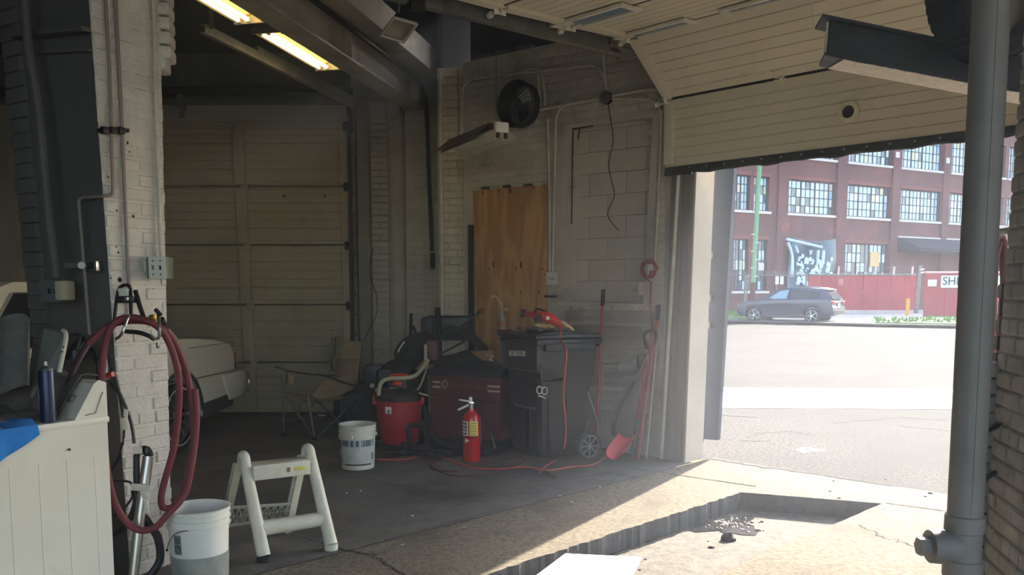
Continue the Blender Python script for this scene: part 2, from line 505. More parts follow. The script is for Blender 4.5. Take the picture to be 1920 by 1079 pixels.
def text(name, s, size, o, u, up, m, parent, depth=0.002, align='CENTER'):
    cu = bpy.data.curves.new(name, 'FONT'); cu.body = s; cu.size = size; cu.extrude = depth; cu.align_x = align; cu.align_y = 'CENTER'
    cu.resolution_u = 3
    t = bpy.data.objects.new(name, cu); COL.objects.link(t)
    dg = bpy.context.evaluated_depsgraph_get()
    me = bpy.data.meshes.new_from_object(t.evaluated_get(dg))
    bpy.data.objects.remove(t); bpy.data.curves.remove(cu)
    u = V(u).normalized(); up = V(up).normalized(); n = u.cross(up)
    mw = Matrix(((u.x, up.x, n.x, o[0]), (u.y, up.y, n.y, o[1]), (u.z, up.z, n.z, o[2]), (0, 0, 0, 1)))
    inv = wmat(parent).inverted() if parent is not None else Matrix.Identity(4)
    me.transform(inv @ mw)
    me.materials.clear(); me.materials.append(m)
    ob = bpy.data.objects.new(name, me); COL.objects.link(ob)
    if parent is not None: ob.parent = parent
    return ob
# ================================================================== GROUND AND FLOOR
def poly(name, pts, m, parent=None, th=0.0):
    b = MB(); pts = [V(p) for p in pts]
    b.prism([p - Z * th for p in pts], Z * th) if th else b.add(pts, [list(range(len(pts)))])
    return b.build(name, m, parent, smooth=False)

# recess in the concrete near the door (a shallow sunken pad)
R1, R2, R3, R4 = ST(1.19, 0.67), ST(2.07, 0.27), ST(2.04, 4.3), ST(1.19, 4.3)
def jag(a, b, n, amp):
    out = []
    for i in range(1, n):
        t = i / n; p = a.lerp(b, t); out.append(p + DW.u * random.uniform(-amp, amp) + DW.n * random.uniform(-amp, amp))
    return out
left_edge = [R4] + jag(R4, R1, 110, 0.010) + [R1]
far_edge = [R1] + jag(R1, R2, 24, 0.004) + [R2]
right_edge = [R2] + jag(R2, R3, 40, 0.004) + [R3]
hole = left_edge[:-1] + far_edge[:-1] + right_edge[:-1] + [R3]
DZ = -0.13
fl = MB()
# concrete slab with a hole: four fans round the recess
O = [ST(0.33, 9.0), ST(0.33, -0.33), ST(9.5, -0.42), ST(9.5, 9.0)]
def strip(A, B, P, Q):
    """quad between outer edge A-B and a polyline P (same ends Q)"""
    base = len(fl.v); fl.v.extend([A, B] + P[::-1]); fl.f.append([base + i for i in range(len(P) + 2)]); fl.m.append(0)
strip(O[0], O[1], left_edge, 0)
strip(O[1], O[2], far_edge, 0)
strip(O[2], O[3], right_edge, 0)
strip(O[3], O[0], [R3, R4], 0)
floor_c = fl.build('floor', M['concrete'], None, smooth=False); struct(floor_c)
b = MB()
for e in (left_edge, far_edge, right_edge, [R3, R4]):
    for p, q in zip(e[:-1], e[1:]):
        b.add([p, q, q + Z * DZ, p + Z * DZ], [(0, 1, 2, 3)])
b.build('recess_edge', M['dark_edge'], floor_c, smooth=False)  # recess walls get a darker concrete colour than the slab
poly('recess_floor', [R1 + Z * DZ, R2 + Z * DZ, R3 + Z * DZ, R4 + Z * DZ], M['pad'], floor_c)
# dark garage slab, smoother band and a thin groove
poly('garage_slab', [ST(0.0, 14), ST(0.0, 0.02), ST(0.05, -0.02), ST(-1.0, -0.02), ST(-14, -0.02), ST(-14, 14)], M['floor'], floor_c)
poly('smooth_band', [ST(0.0, 14), ST(0.0, -0.02), ST(0.32, -0.02), ST(0.32, 14)], M['floor_smooth'], floor_c)
poly('under_slab', [ST(-14, 16, -0.15), ST(-14, -0.3, -0.15), ST(10, -0.4, -0.15), ST(10, 16, -0.15)], M['crack'], floor_c)
def crack(path, w=0.008, seed=1, dev=0.03, parent=floor_c, name='crack', z=0.003, m=None, seg=9):
    rr = random.Random(seed); P = []
    for a, c in zip(path[:-1], path[1:]):
        for i in range(seg):
            p = a.lerp(c, i / seg); d = (c - a).normalized(); q = V((-d.y, d.x, 0))
            P.append(p + q * rr.uniform(-dev, dev))
    P.append(path[-1]); vs = []; 
    for i, p in enumerate(P):
        d = (P[min(i + 1, len(P) - 1)] - P[max(i - 1, 0)]).normalized(); q = V((-d.y, d.x, 0)); ww = w * rr.uniform(0.4, 1.3) / 2
        vs += [p + q * ww + Z * z, p - q * ww + Z * z]
    bb = MB().add(vs, [(2 * i, 2 * i + 1, 2 * i + 3, 2 * i + 2) for i in range(len(P) - 1)])
    return bb.build(name, m or M['crack'], parent, smooth=False)
crack([F(636, 1031), F(655, 1034), F(700, 1042), F(728, 1060), F(770, 1085)], 0.016, 1, .018)
crack([F(540, 1005), F(600, 1018), F(640, 1032)], 0.011, 2, .02)
crack([F(655, 1034), F(750, 1006), F(850, 979), F(954, 952)], 0.007, 3, .012)
crack([F(660, 896), F(700, 901), F(790, 920), F(850, 928), F(940, 938)], 0.010, 4, .03)
crack([F(700, 1045), F(770, 1010), F(870, 982)], 0.005, 5, .012)
crack([F(1060, 896), F(1150, 905)], 0.006, 6, .02)
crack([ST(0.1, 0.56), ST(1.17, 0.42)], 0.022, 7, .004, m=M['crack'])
crack([F(1660, 944), F(1720, 952), F(1790, 961)], 0.018, 8, .006)
crack([F(1322, 859), F(1420, 875), F(1520, 888), F(1600, 901), F(1790, 926)], 0.05, 9, .02)
crack([F(1610, 985), F(1660, 1010), F(1720, 1026)], 0.010, 10, .03)
# outside ground
struct(poly('yard', [(-60, -4.4, -0.04), (-60, -40, -0.04), (60, -40, -0.04), (60, -20, -0.04), (9.0, -1.0, -0.04), (9.0, -4.4, -0.04)], M['asphalt']))
poly('street', [(-60, 9.2, -0.03), (1.7, 7.62, -0.03), (9.0, 0.1, -0.03), (60, -20, -0.03), (160, 60, -0.03), (70, 130, -0.03), (-60, 90, -0.03)], M['asphalt'])['kind'] = 'structure'
for o_ in (bpy.data.objects['street'],): o_['label'] = 'pale sunlit street asphalt outside the open door'
walk = poly('sidewalk', [F(1200, 764, -.024), F(2100, 770, -.024), F(2100, 731, -.024), F(1200, 726, -.024)], M['sidewalk'], th=0.004); struct(walk)
crack([F(1350, 730), F(1600, 733), F(1800, 738)], 0.06, 11, .04, parent=walk)
crack([F(1400, 748), F(1680, 754)], 0.03, 12, .02, parent=walk)
crack([F(1590, 731), F(1640, 729), F(1665, 733)], 0.05, 13, .05, parent=walk)
for k, pth in enumerate([[(1400, 822), (1430, 812), (1480, 809), (1520, 816)], [(1560, 794), (1620, 789), (1680, 783), (1775, 789)], [(1390, 826), (1440, 828)], [(1350, 779), (1420, 783)], [(1690, 800), (1780, 808)],
                         [(1480, 650), (1560, 652), (1620, 655), (1740, 664)]]):
    crack([F(*q, -0.03) for q in pth], 0.03 if k != 3 else 0.06, 20 + k, .03, parent=bpy.data.objects['street'])
crack([F(1495, 848, -.03), F(1515, 843, -.03), F(1540, 847, -.03)], 0.16, 30, .02, parent=bpy.data.objects['street'], m=M['floor_smooth'], name='patch')

# ================================================================== ROOM SHELL
CEIL = 5.0
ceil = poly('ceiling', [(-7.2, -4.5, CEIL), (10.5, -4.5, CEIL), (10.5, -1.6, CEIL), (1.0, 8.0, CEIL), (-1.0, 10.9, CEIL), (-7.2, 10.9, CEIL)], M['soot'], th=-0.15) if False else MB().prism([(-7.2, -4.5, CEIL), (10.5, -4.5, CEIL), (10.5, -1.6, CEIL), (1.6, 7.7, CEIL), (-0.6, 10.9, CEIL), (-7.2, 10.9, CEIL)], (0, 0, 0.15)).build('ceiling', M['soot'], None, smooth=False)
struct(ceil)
for k in range(8):
    MB().box((-3 + 0.5 * k * 0, 0, 0), (0.01, 0.01, 0.01))
    x = -6.6 + k * 1.15
    if x < 1.2: MB().pbox((x, 1.0, CEIL - 0.22), (0.07, 0, 0), (0, 9.4 - max(0, x + 1.2) * 1.2, 0), (0, 0, 0.22)).build('ceiling_joist', M['soot'], ceil, smooth=False)
# left wall
wl_ = MB().pbox((-7.2, -4.5, 0), (0.2, 0, 0), (0, 15.2, 0), (0, 0, CEIL)).build('wall_left', M['soot'], None, smooth=False); struct(wl_)
MB().pbox((-6.995, 6.2, 1.6), (0.02, 0, 0), (0, 3.4, 0), (0, 0, 1.5)).build('plaster_patch', M['wall_fine'], wl_, smooth=False)
wb_ = MB().pbox((-7.2, -4.7, 0), (4.2, 0, 0), (0, 0.2, 0), (0, 0, CEIL)).pbox((6.5, -4.7, 0), (4.0, 0, 0), (0, 0.2, 0), (0, 0, CEIL)).pbox((-3.0, -4.7, 4.0), (9.5, 0, 0), (0, 0.2, 0), (0, 0, CEIL - 4.0)).build('wall_behind', M['wall_fine'], None, smooth=False); struct(wb_)  # wide opening added in this unseen wall for sky fill light
wr_ = MB().pbox((10.4, -4.5, 0), (0.2, 0, 0), (0, 3.0, 0), (0, 0, CEIL)).build('wall_right', M['wall_fine'], None, smooth=False); struct(wr_)

# ---- far wall (frontoparallel) with the closed door opening
DX0, DX1, DTOP = -5.9, -1.93, 3.53
back = MB()
back.pbox((-7.0, 10.46, DTOP - 0.02), (5.07, 0, 0), (0, 0.25, 0), (0, 0, 0.22))                 # above door strip
back.pbox((-7.0, 10.46, 0), (DX0 + 7.0 + 0.05, 0, 0), (0, 0.25, 0), (0, 0, DTOP))
back.pbox((DX1, 10.46, 0), (1.9, 0, 0), (0, 0.25, 0), (0, 0, 4.25))
wf = back.build('wall_far', M['wall'], None, smooth=False); struct(wf)
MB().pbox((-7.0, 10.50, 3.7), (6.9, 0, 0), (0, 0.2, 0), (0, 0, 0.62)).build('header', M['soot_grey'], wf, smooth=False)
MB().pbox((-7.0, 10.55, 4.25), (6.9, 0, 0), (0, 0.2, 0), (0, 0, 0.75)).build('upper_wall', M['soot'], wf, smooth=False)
MB().pbox((-7.0, 10.41, 3.30), (5.12, 0, 0), (0, 0.05, 0), (0, 0, 0.42)).build('leak_backing', M['wall_fine'], wf, smooth=False)  # hidden box added to stop light leaking in above the door
# lintel board and the shadowed steel above it
MB().pbox((-7.0, 10.36, 3.50), (5.12, 0, 0), (0, 0.10, 0), (0, 0, 0.19)).build('lintel', M['wall_fine'], wf, smooth=False)
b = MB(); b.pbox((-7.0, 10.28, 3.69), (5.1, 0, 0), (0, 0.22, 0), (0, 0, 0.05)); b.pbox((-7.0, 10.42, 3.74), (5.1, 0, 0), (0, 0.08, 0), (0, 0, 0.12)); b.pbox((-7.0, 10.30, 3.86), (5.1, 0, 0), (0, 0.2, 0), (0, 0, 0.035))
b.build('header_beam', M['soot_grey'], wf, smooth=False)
MB().cyl((-7.0, 10.25, 3.83), (-2.75, 10.25, 3.83), 0.055, n=12).build('spring_tube', M['dark_metal'], wf)
MB().cyl((-2.75, 10.25, 3.83), (-1.95, 10.25, 3.83), 0.022, n=10).build('spring_shaft', M['dark_metal'], wf)
MB().pbox((-3.92, 10.22, 3.62), (0.07, 0, 0), (0, 0.1, 0), (0, 0, 0.5)).build('bracket', M['soot_grey'], wf, smooth=False)
MB().pbox((-3.90, 10.20, 3.52), (0.05, 0, 0), (0, 0.06, 0), (0, 0, 0.12)).build('bracket', M['track'], wf, smooth=False)

# brick piers right of the door
def colx(x, Y): return (x - 960) / FOC * Y / 0.9955 if False else W(x, 545, Y).x
xa, xb, xc, xd = colx(676, 10.4), colx(697, 10.4), colx(766, 10.3), colx(824, 10.2)
# flat board by the track, then a rounded pier, then the pier under the beam
MB().pbox((xa, 10.30, 0), (xb - xa, 0, 0), (0, 0.16, 0), (0, 0, 3.78)).build('pier_board', M['wall_fine'], wf, smooth=False)
n1 = bricks(wf, V((xb + 0.01, 10.42, 0)), V((colx(733, 10.4), 10.42, 0)), (0, -1, 0), 0.02, 3.62, M['wall'], dep=0.006, rag=0.0)
MB().cyl((colx(748, 10.40), 10.46, 0), (colx(748, 10.40), 10.46, 3.95), 0.13, n=24).build('round_pier', M['wall'], wf)
MB().pbox((xb, 10.30, 3.72), (0.36, 0, 0), (0, 0.14, 0), (0, 0, 0.22)).build('bearing_block', M['wall'], wf, smooth=False)
pier_z = 3.62
MB().pbox((xc, 10.12, 0), (xd - xc, 0, 0), (0, 0.36, 0), (0, 0, pier_z)).build('beam_pier', M['wall_fine'], wf, smooth=False)
bricks(wf, V((xc, 10.12, 0)), V((xd, 10.12, 0)), (0, -1, 0), 0.0, pier_z - 0.02, M['wall'], dep=0.005, jit=0.001)

# ---- corner pilaster of cream brick (px 824-886)
pl0, pl1 = W(823, 545, 9.05), W(886, 545, 9.0)
pl0.z = pl1.z = 0
pil = MB().prism([pl0 + V((0, .02, 0)), pl1 + V((0, .02, 0)), pl1 + V((0.12, 1.4, 0)), pl0 + V((-0.12, 1.5, 0))], (0, 0, 3.79)).build('wall_corner', M['wall_light'], None, smooth=False); struct(pil)
bricks(pil, pl0, pl1, (0, -1, 0), 0.0, 3.79, M['wall_light'], dep=0.006, jit=0.002, rag=0.004, L=0.2)
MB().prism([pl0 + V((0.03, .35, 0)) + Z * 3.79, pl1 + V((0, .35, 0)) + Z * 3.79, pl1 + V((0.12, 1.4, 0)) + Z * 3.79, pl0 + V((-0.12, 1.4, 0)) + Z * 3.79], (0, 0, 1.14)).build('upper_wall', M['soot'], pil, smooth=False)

# ---- brick wall with plywood and block infill
TL, TR, BRc, BL = [PW.uz(*q) for q in ((1071, 238), (1226, 215), (1207, 570), (1060, 566))]
uE = PW.uz(884, 545)[0]     # left end of the wall
def in_quad(u, z, pad=0.0):
    ul = BL[0] + (TL[0] - BL[0]) * (z - BL[1]) / (TL[1] - BL[1]) - pad
    ur = BRc[0] + (TR[0] - BRc[0]) * (z - BRc[1]) / (TR[1] - BRc[1]) + pad
    return ul < u < ur and BL[1] - pad < z < TL[1] + 0.0 + (u - TL[0]) / (TR[0] - TL[0]) * (TR[1] - TL[1]) + pad
PTL, PTR = PW.uz(887, 356), PW.uz(1028, 345)
PTOP = 3.82
wp = MB()
def slab(u0, u1, z0, z1, f=0.0, bk=-0.3, mb=None):
    (mb or wp).prism([PW.at(u0, z0, f), PW.at(u1, z0, f), PW.at(u1, z0, bk), PW.at(u0, z0, bk)], Z * (z1 - z0))
ul, ur = min(TL[0], BL[0]), max(TR[0], BRc[0])
zt, zb = max(TL[1], TR[1]), min(BL[1], BRc[1])
slab(uE - 0.1, PTL[0] + 0.03, 0, PTOP); slab(PTL[0], PTR[0], PTL[1] - 0.04, PTOP)
slab(PTR[0] - 0.03, ul, 0, PTOP); slab(ul, ur, 0, zb); slab(ul, ur, zt, PTOP); slab(ur, 0.02, 0, PTOP)
wbrick = wp.build('wall_brick', M['wall'], None, smooth=False); struct(wbrick)
MB().prism([PW.at(uE - 0.1, PTOP - 0.02, -0.12), PW.at(0.3, PTOP - 0.02, -0.12), PW.at(0.3, PTOP - 0.02, -0.3), PW.at(uE - 0.1, PTOP - 0.02, -0.3)], Z * 1.2).build('upper_wall', M['soot'], wbrick, smooth=False)
hp = lambda u, z: (PTL[0] - uE + 0.02 < u < PTR[0] - uE and z < PTL[1] + 0.0)
def hq(u, z): return in_quad(u + uE, z, 0.03)
hlow = lambda u, z: z < 1.30 and u + uE > PTR[0]
bricks(wbrick, PW.at(uE, 0, -0.018), PW.at(0, 0, -0.018), PW.n, 0.0, PTOP, M['wall'], dep=0.026, jit=0.002, ins=[hp, hq, hlow], limit=300, key=lambda s_: -abs(s_[0].z - 2.6) * 0 - s_[0].x)
# ragged top course: a few loose bricks on the wall head
for k in range(9):
    u = uE + 0.1 + k * 0.26
    if random.random() < .75: MB().cbox(PW.at(u, PTOP + 0.03, -0.1), (0.2, 0.1, 0.065), ax=(PW.u, PW.n, Z), ch=0.008).build('brick', M['soot_grey'], wbrick)
# plastered lower band right of the plywood, big block courses
def blocks(u0, u1, z0, z1, off, L=0.40, H=0.20, jt=0.008, test=None, m=None):
    r = 0; z = z0
    while z < z1 - 0.03:
        zz = min(z + H - jt, z1); u = u0 - (0.2 if r % 2 else 0)
        while u < u1 - 0.02:
            a, c = max(u, u0), min(u + L - jt, u1)
            if c - a > 0.03 and (test is None or test((a + c) / 2, (z + zz) / 2)):
                MB().cbox(PW.at((a + c) / 2, (z + zz) / 2, off - 0.03), (c - a + .004, 0.06, zz - z + .005), ax=(PW.u, PW.n, Z), ch=0.004).build('block', m or M['block'], wbrick)
            u += L
        z += H; r += 1
blocks(PTR[0] + 0.03, -0.02, 0.0, 1.36, 0.0)
# recessed block infill
slab(ul - 0.03, ur + 0.03, zb - 0.05, zt + 0.05, f=-0.14, bk=-0.3, mb=wp2 if False else (lambda: None)() or MB()) if False else None
bk = MB(); slab(ul - 0.03, ur + 0.03, zb - 0.05, zt + 0.05, f=-0.13, bk=-0.3, mb=bk); bk.build('infill_backing', M['block'], wbrick, smooth=False)
blocks(ul, ur, zb + 0.01, zt + 0.02, -0.10, test=None)
# plastered frame round the infill
def pquad(name, px4, off, th, m, parent, pl=PW):
    P4 = [pl.px(x, y, off) for x, y in px4]
    return MB().prism(P4, -pl.n * th).build(name, m, parent, smooth=False)
pquad('infill_frame', [(1058, 236), (1073, 236), (1068, 567), (1046, 567)], 0.012, 0.16, M['wall'], wbrick)
pquad('infill_frame', [(1224, 212), (1236, 210), (1222, 572), (1206, 572)], 0.012, 0.16, M['wall_fine'], wbrick)
pquad('infill_frame', [(1058, 236), (1230, 210), (1230, 218), (1073, 240)], 0.014, 0.16, M['wall_fine'], wbrick)
pquad('infill_sill', [(1046, 566), (1210, 570), (1210, 577), (1046, 573)], 0.014, 0.17, M['wall_fine'], wbrick)
pquad('gap_shade', [(1074, 241), (1112, 235), (1112, 237.5), (1074, 244)], 0.018, 0.004, M['crack'], wbrick)  # dark strips painted as the shade at the infill's top and left
pquad('gap_shade', [(1073, 246), (1075, 246), (1072.5, 420), (1070.5, 420)], 0.018, 0.004, M['crack'], wbrick)
pquad('gap_shade', [(1085, 242), (1087, 242), (1085, 262), (1083, 260)], 0.018, 0.004, M['crack'], wbrick)
# plywood sheet
pw = MB().prism([PW.px(887, 357, 0.02), PW.px(1027, 345, 0.02), PW.at(PW.uz(1027, 600)[0], 0.03, 0.02), PW.at(PW.uz(887, 600)[0], 0.03, 0.02)], -PW.n * 0.018)
ply = thing('plywood_sheet', 'bare plywood sheet closing a doorway in the painted brick wall', 'plywood', PW.at(PW.uz(957, 600)[0], 0.03, 0.0))
sheet_ = pw.build('sheet', M['wood'], ply, smooth=False)
for (x, y, w_) in [(905, 362, 1), (936, 360, 1), (957, 358, 1.4), (1001, 352, 1), (1021, 351, .7), (925, 497, 1.6), (917, 505, 1), (977, 497, 1.8), (968, 504, 1), (1018, 505, .8), (1021, 515, .6), (972, 520, .6), (926, 549, .8), (977, 549, 1), (1010, 548, .9), (960, 548, .7), (908, 548, .6), (940, 500, .5)]:
    c = PW.px(x, y, 0.021); MB().ball(c, (0.007 * w_, 0.004, 0.02 * w_), ax=(PW.u, PW.n, Z), n=8).build('knot', M['crack'], sheet_)
# loose roof felt / torn edge above the plywood
for k in range(7):
    a = PW.px(890 + k * 20, 356 - k * 1.6, 0.025)
    MB().cbox(a + Z * random.uniform(0, .01), (0.09, 0.02, 0.025), ax=(PW.u, PW.n, Z), ch=0.004).build('torn_lip', M['crack'] if k % 2 else M['wall_fine'], wbrick)
# dark steel post beside plywood
tag(MB().pbox(PW.px(879, 640, 0.12) * V((1, 1, 0)) if False else V((PW.px(878, 600, .1).x, PW.px(878, 600, .1).y, 0)), PW.u * 0.05, -PW.n * 0.04, Z * PW.px(878, 422, .1).z).build('steel_post', M['dark_metal'], None), 'dark steel post standing left of the plywood sheet', 'post')

# ---- wall with the overhead door: jamb boards, reveal, header, second bay
JW = 3.6
wd_ = MB()
wd_.prism([ST(0.0, 0.0), ST(0.25, -0.0), ST(0.25, -0.24), ST(-0.3, -0.24)], Z * CEIL)
wd_.prism([ST(0.28, 0.0, 3.35), ST(4.5, 0, 3.35), ST(4.5, -0.3, 3.35), ST(0.28, -0.3, 3.35)], Z * (CEIL - 3.35))
wd_.prism([ST(4.5, 0), ST(5.0, 0), ST(5.0, -0.3), ST(4.5, -0.3)], Z * CEIL)
wd_.prism([ST(5.0, 0, 4.0), ST(10.4, 0, 4.0), ST(10.4, -0.3, 4.0), ST(5.0, -0.3, 4.0)], Z * (CEIL - 4.0))
wd_.prism([ST(10.4, 0), ST(13, 0), ST(13, -0.3), ST(10.4, -0.3)], Z * CEIL)
wdoor = wd_.build('wall_door', M['wall_fine'], None, smooth=False); struct(wdoor)
for k, (s0, s1, t_) in enumerate([(0.02, 0.10, 0.025), (0.105, 0.17, 0.04), (0.175, 0.24, 0.03), (0.245, 0.305, 0.045)]):
    MB().prism([ST(s0 * .86, t_), ST(s1 * .86, t_), ST(s1 * .86, -0.01), ST(s0 * .86, -0.01)], Z * 3.3 + DW.u * .075).build('jamb_board', M['jamb'], wdoor, smooth=False)
MB().prism([ST(0.255, 0.04), ST(0.277, 0.04), ST(0.277, -0.24), ST(0.255, -0.24)], Z * 2.6 + DW.u * .06).build('reveal_board', M['jamb_cream'], wdoor, smooth=False)
# ================================================================== DOORS
def ribbed(o, u, v, n, wlen, h, grooves, m, name, parent, th=0.04):
    """section panel: origin o, length along u, height along v, n = visible side; grooves = [(frac, depth, halfwidth)]"""
    prof = [(0, 0.0)]
    for (g, d, hw) in sorted(grooves):
        prof += [(g * h - hw, 0.0), (g * h - hw * 0.4, -d), (g * h + hw * 0.4, -d), (g * h + hw, 0.0)]
    prof += [(h, 0.0)]
    pts = [o + v * a + n * c for a, c in prof] + [o + v * h - n * th, o - n * th]
    vs = pts + [p + u * wlen for p in pts]; k = len(pts)
    fs = [[i, i + 1, k + i + 1, k + i] for i in range(k - 1)] + [[k - 1, 0, k, 2 * k - 1]]
    fs += [list(range(k)), [k + i for i in range(k - 1, -1, -1)]]
    return MB().add(vs, fs).build(name, m, parent, smooth=False)
def roller_hinge(c, u, v, n, parent, m, sc=1.0, name='roller_bracket'):
    b = MB()
    b.cbox(c + n * 0.006, (0.07 * sc, 0.10 * sc, 0.008), ax=(u, v, n), ch=0.003)
    b.cbox(c + n * 0.03 + v * 0.03 * sc, (0.012, 0.05 * sc, 0.05), ax=(u, v, n), ch=0.003)
    b.cbox(c + n * 0.03 - v * 0.03 * sc, (0.012, 0.05 * sc, 0.05), ax=(u, v, n), ch=0.003)
    b.cyl(c + n * 0.035 - u * 0.09 * sc, c + n * 0.035 + u * 0.03 * sc, 0.008, n=8)
    b.cyl(c + n * 0.035 - u * 0.11 * sc, c + n * 0.035 - u * 0.085 * sc, 0.024, n=12)
    return b.build(name, m, parent)

# ---- far closed door
fd = thing('sectional_door', 'closed tan sectional garage door in the far wall', 'garage door', (-3.9, 10.38, 0))
X0, X1 = DX0, DX1 - 0.02
ys = [238, 350, 460, 572, 680, 776]
zs = [W(600, y, 10.38).z for y in ys]; zs[-1] = 0.0
gv = [(0.07, 0.006, .006), (0.28, 0.012, .009), (0.43, 0.006, .006), (0.57, 0.006, .006), (0.72, 0.012, .009), (0.88, 0.006, .006)]
for i in range(5):
    z1, z0 = zs[i], zs[i + 1]
    ribbed(V((X0, 10.38, z0 + 0.008)), V((1, 0, 0)), Z, V((0, -1, 0)), X1 - X0, z1 - z0 - 0.014, gv, M['door_tan'], 'section', fd)
    MB().pbox((X0, 10.40, z0 - 0.02), (X1 - X0 + .04, 0, 0), (0, 0.04, 0), (0, 0, z1 - z0 + 0.06)).build('seam_backing', M['door_tan'], fd, smooth=False)  # backing added to keep light from leaking through the section seams
    # rail lips at the joint
    MB().pbox((X0, 10.355, z1 - 0.03), (X1 - X0, 0, 0), (0, 0.03, 0), (0, 0, 0.012)).build('rail', M['door_tan'], fd, smooth=False)
    MB().pbox((X0, 10.352, z0 + 0.015), (X1 - X0, 0, 0), (0, 0.03, 0), (0, 0, 0.010)).build('rail', M['door_tan'], fd, smooth=False)
    for xs in (456 + i * 2.6, 300 - 260 + i * 2):
        x = W(xs, 545, 10.36).x
        MB().cbox((x, 10.352, (z0 + z1) / 2), (0.125, 0.05, z1 - z0 - 0.05), ch=0.006).build('stile', M['door_tan'], fd)
    MB().cbox((X1 - 0.05, 10.35, (z0 + z1) / 2), (0.085, 0.05, z1 - z0 - 0.05), ch=0.006).build('end_stile', M['door_tan'], fd)
    b = MB(); b.cbox((X1 - 0.02, 10.33, z1 - 0.01), (0.07, 0.05, 0.10), ch=0.006); b.cyl((X1 - 0.02, 10.31, z1), (X1 + 0.05, 10.31, z1), 0.024, n=10)
    b.build('roller_bracket', M['dark_metal'], fd)
    MB().cbox((W(460 + i * 2.6, 545, 10.3).x, 10.325, z1 - 0.012), (0.09, 0.03, 0.07), ch=0.006).build('hinge', M['door_tan'], fd)
b = MB()
b.pbox((X0, 10.36, -0.0), (X1 - X0, 0, 0), (0, 0.05, 0), (0, 0, 0.025)); b.build('bottom_seal', M['rubber'], fd, smooth=False)
MB().ball(W(533, 368, 10.37), (0.02, 0.01, 0.015), n=8).build('rust_spot', M['crack'], fd)
MB().ball(W(609, 368, 10.37), (0.01, 0.01, 0.018), n=8).build('rust_spot', M['crack'], fd)
# tracks: vertical, curve and horizontal run toward the camera
tr = thing('door_track', 'painted steel track of the closed garage door, rising and curving to the ceiling', 'door track', (X1 + 0.06, 10.3, 0))
def channel(path, w, d, side, up, m, name, parent, th=0.004):
    """C channel along a polyline; w = web height along 'up', d = flange depth along 'side'"""
    prof = [(0, 0), (d, 0), (d, w * .12), (th, w * .12), (th, w * .88), (d, w * .88), (d, w), (0, w)]
    vs = []; k = len(prof)
    for p in path:
        for a, c in prof: vs.append(V(p) + V(side) * a + V(up) * c)
    fs = []
    for i in range(len(path) - 1):
        for j in range(k):
            fs.append([i * k + j, i * k + (j + 1) % k, (i + 1) * k + (j + 1) % k, (i + 1) * k + j])
    fs += [list(range(k)), [(len(path) - 1) * k + j for j in range(k - 1, -1, -1)]]
    return MB().add(vs, fs).build(name, m, parent, smooth=False)
tx = X1 + 0.045
channel([(tx, 10.31, 0), (tx, 10.31, zs[0] - 0.05)], 0.06, 0.035, (-1, 0, 0), (0, -1, 0), M['dark_metal'], 'vertical_track', tr)
MB().pbox((tx - 0.005, 10.30, 0), (0.05, 0, 0), (0, 0.15, 0), (0, 0, 3.6)).build('track_angle', M['track'], tr, smooth=False)
for k in range(14):
    MB().cyl((tx + 0.02, 10.30, 0.25 + k * 0.24), (tx + 0.02, 10.28, 0.25 + k * 0.24), 0.012, n=8).build('bolt', M['dark_metal'], tr)
curve = [V((tx, 10.28 - (1 - math.cos(t)) * 0.35, zs[0] - 0.06 + math.sin(t) * 0.35)) for t in [i * math.pi / 2 / 7 for i in range(8)]]
b = MB(); b.tube(curve, 0.028, n=6); b.build('curved_track', M['dark_metal'], tr)
hz0, hz1 = W(668, 203, 9.9), W(385, 60, 7.2)
hz1 = W(385, 62, 7.15)
dirh = (hz1 - hz0).normalized(); sid = dirh.cross(Z).normalized()
channel([hz0, hz1], 0.075, 0.05, sid, Z, M['track'], 'horizontal_track', tr)
MB().prism([hz0 + Z * .075, hz0.lerp(hz1, .72) + Z * .075, hz0.lerp(hz1, .72) + Z * .12, hz0 + Z * .12], sid * 0.04).build('track_stiffener', M['track'], tr, smooth=False)
for t_ in (0.02, 0.98):
    p = hz0.lerp(hz1, t_)
    if t_ > .5: MB().pbox(p + Z * 0.05, (0.035, 0, 0), (0, 0.004, 0), (0, 0, CEIL - p.z - 0.05)).build('hanger_strap', M['track'], tr, smooth=False)
for t_ in (.9, .62, .34, .28):
    MB().cbox(hz0.lerp(hz1, t_) + sid * 0.055 + Z * .04, (0.03, 0.05, 0.02), ch=.004).build('bolt_plate', M['label_white'], tr)

# ---- big open overhead door
od = thing('overhead_door', 'cream sectional overhead door, half raised over the sunlit driveway', 'garage door', ST(2.2, 0.1, 2.5))
U = DW.u; NI = DW.n
SW0, SW1 = 0.06, 4.45
Wd = SW1 - SW0
zb_ = 2.53
prof = [(0.10, 2.545), (0.10, 3.235), (0.64, 3.53), (1.37, 3.475), (2.10, 3.43), (2.82, 3.40)]
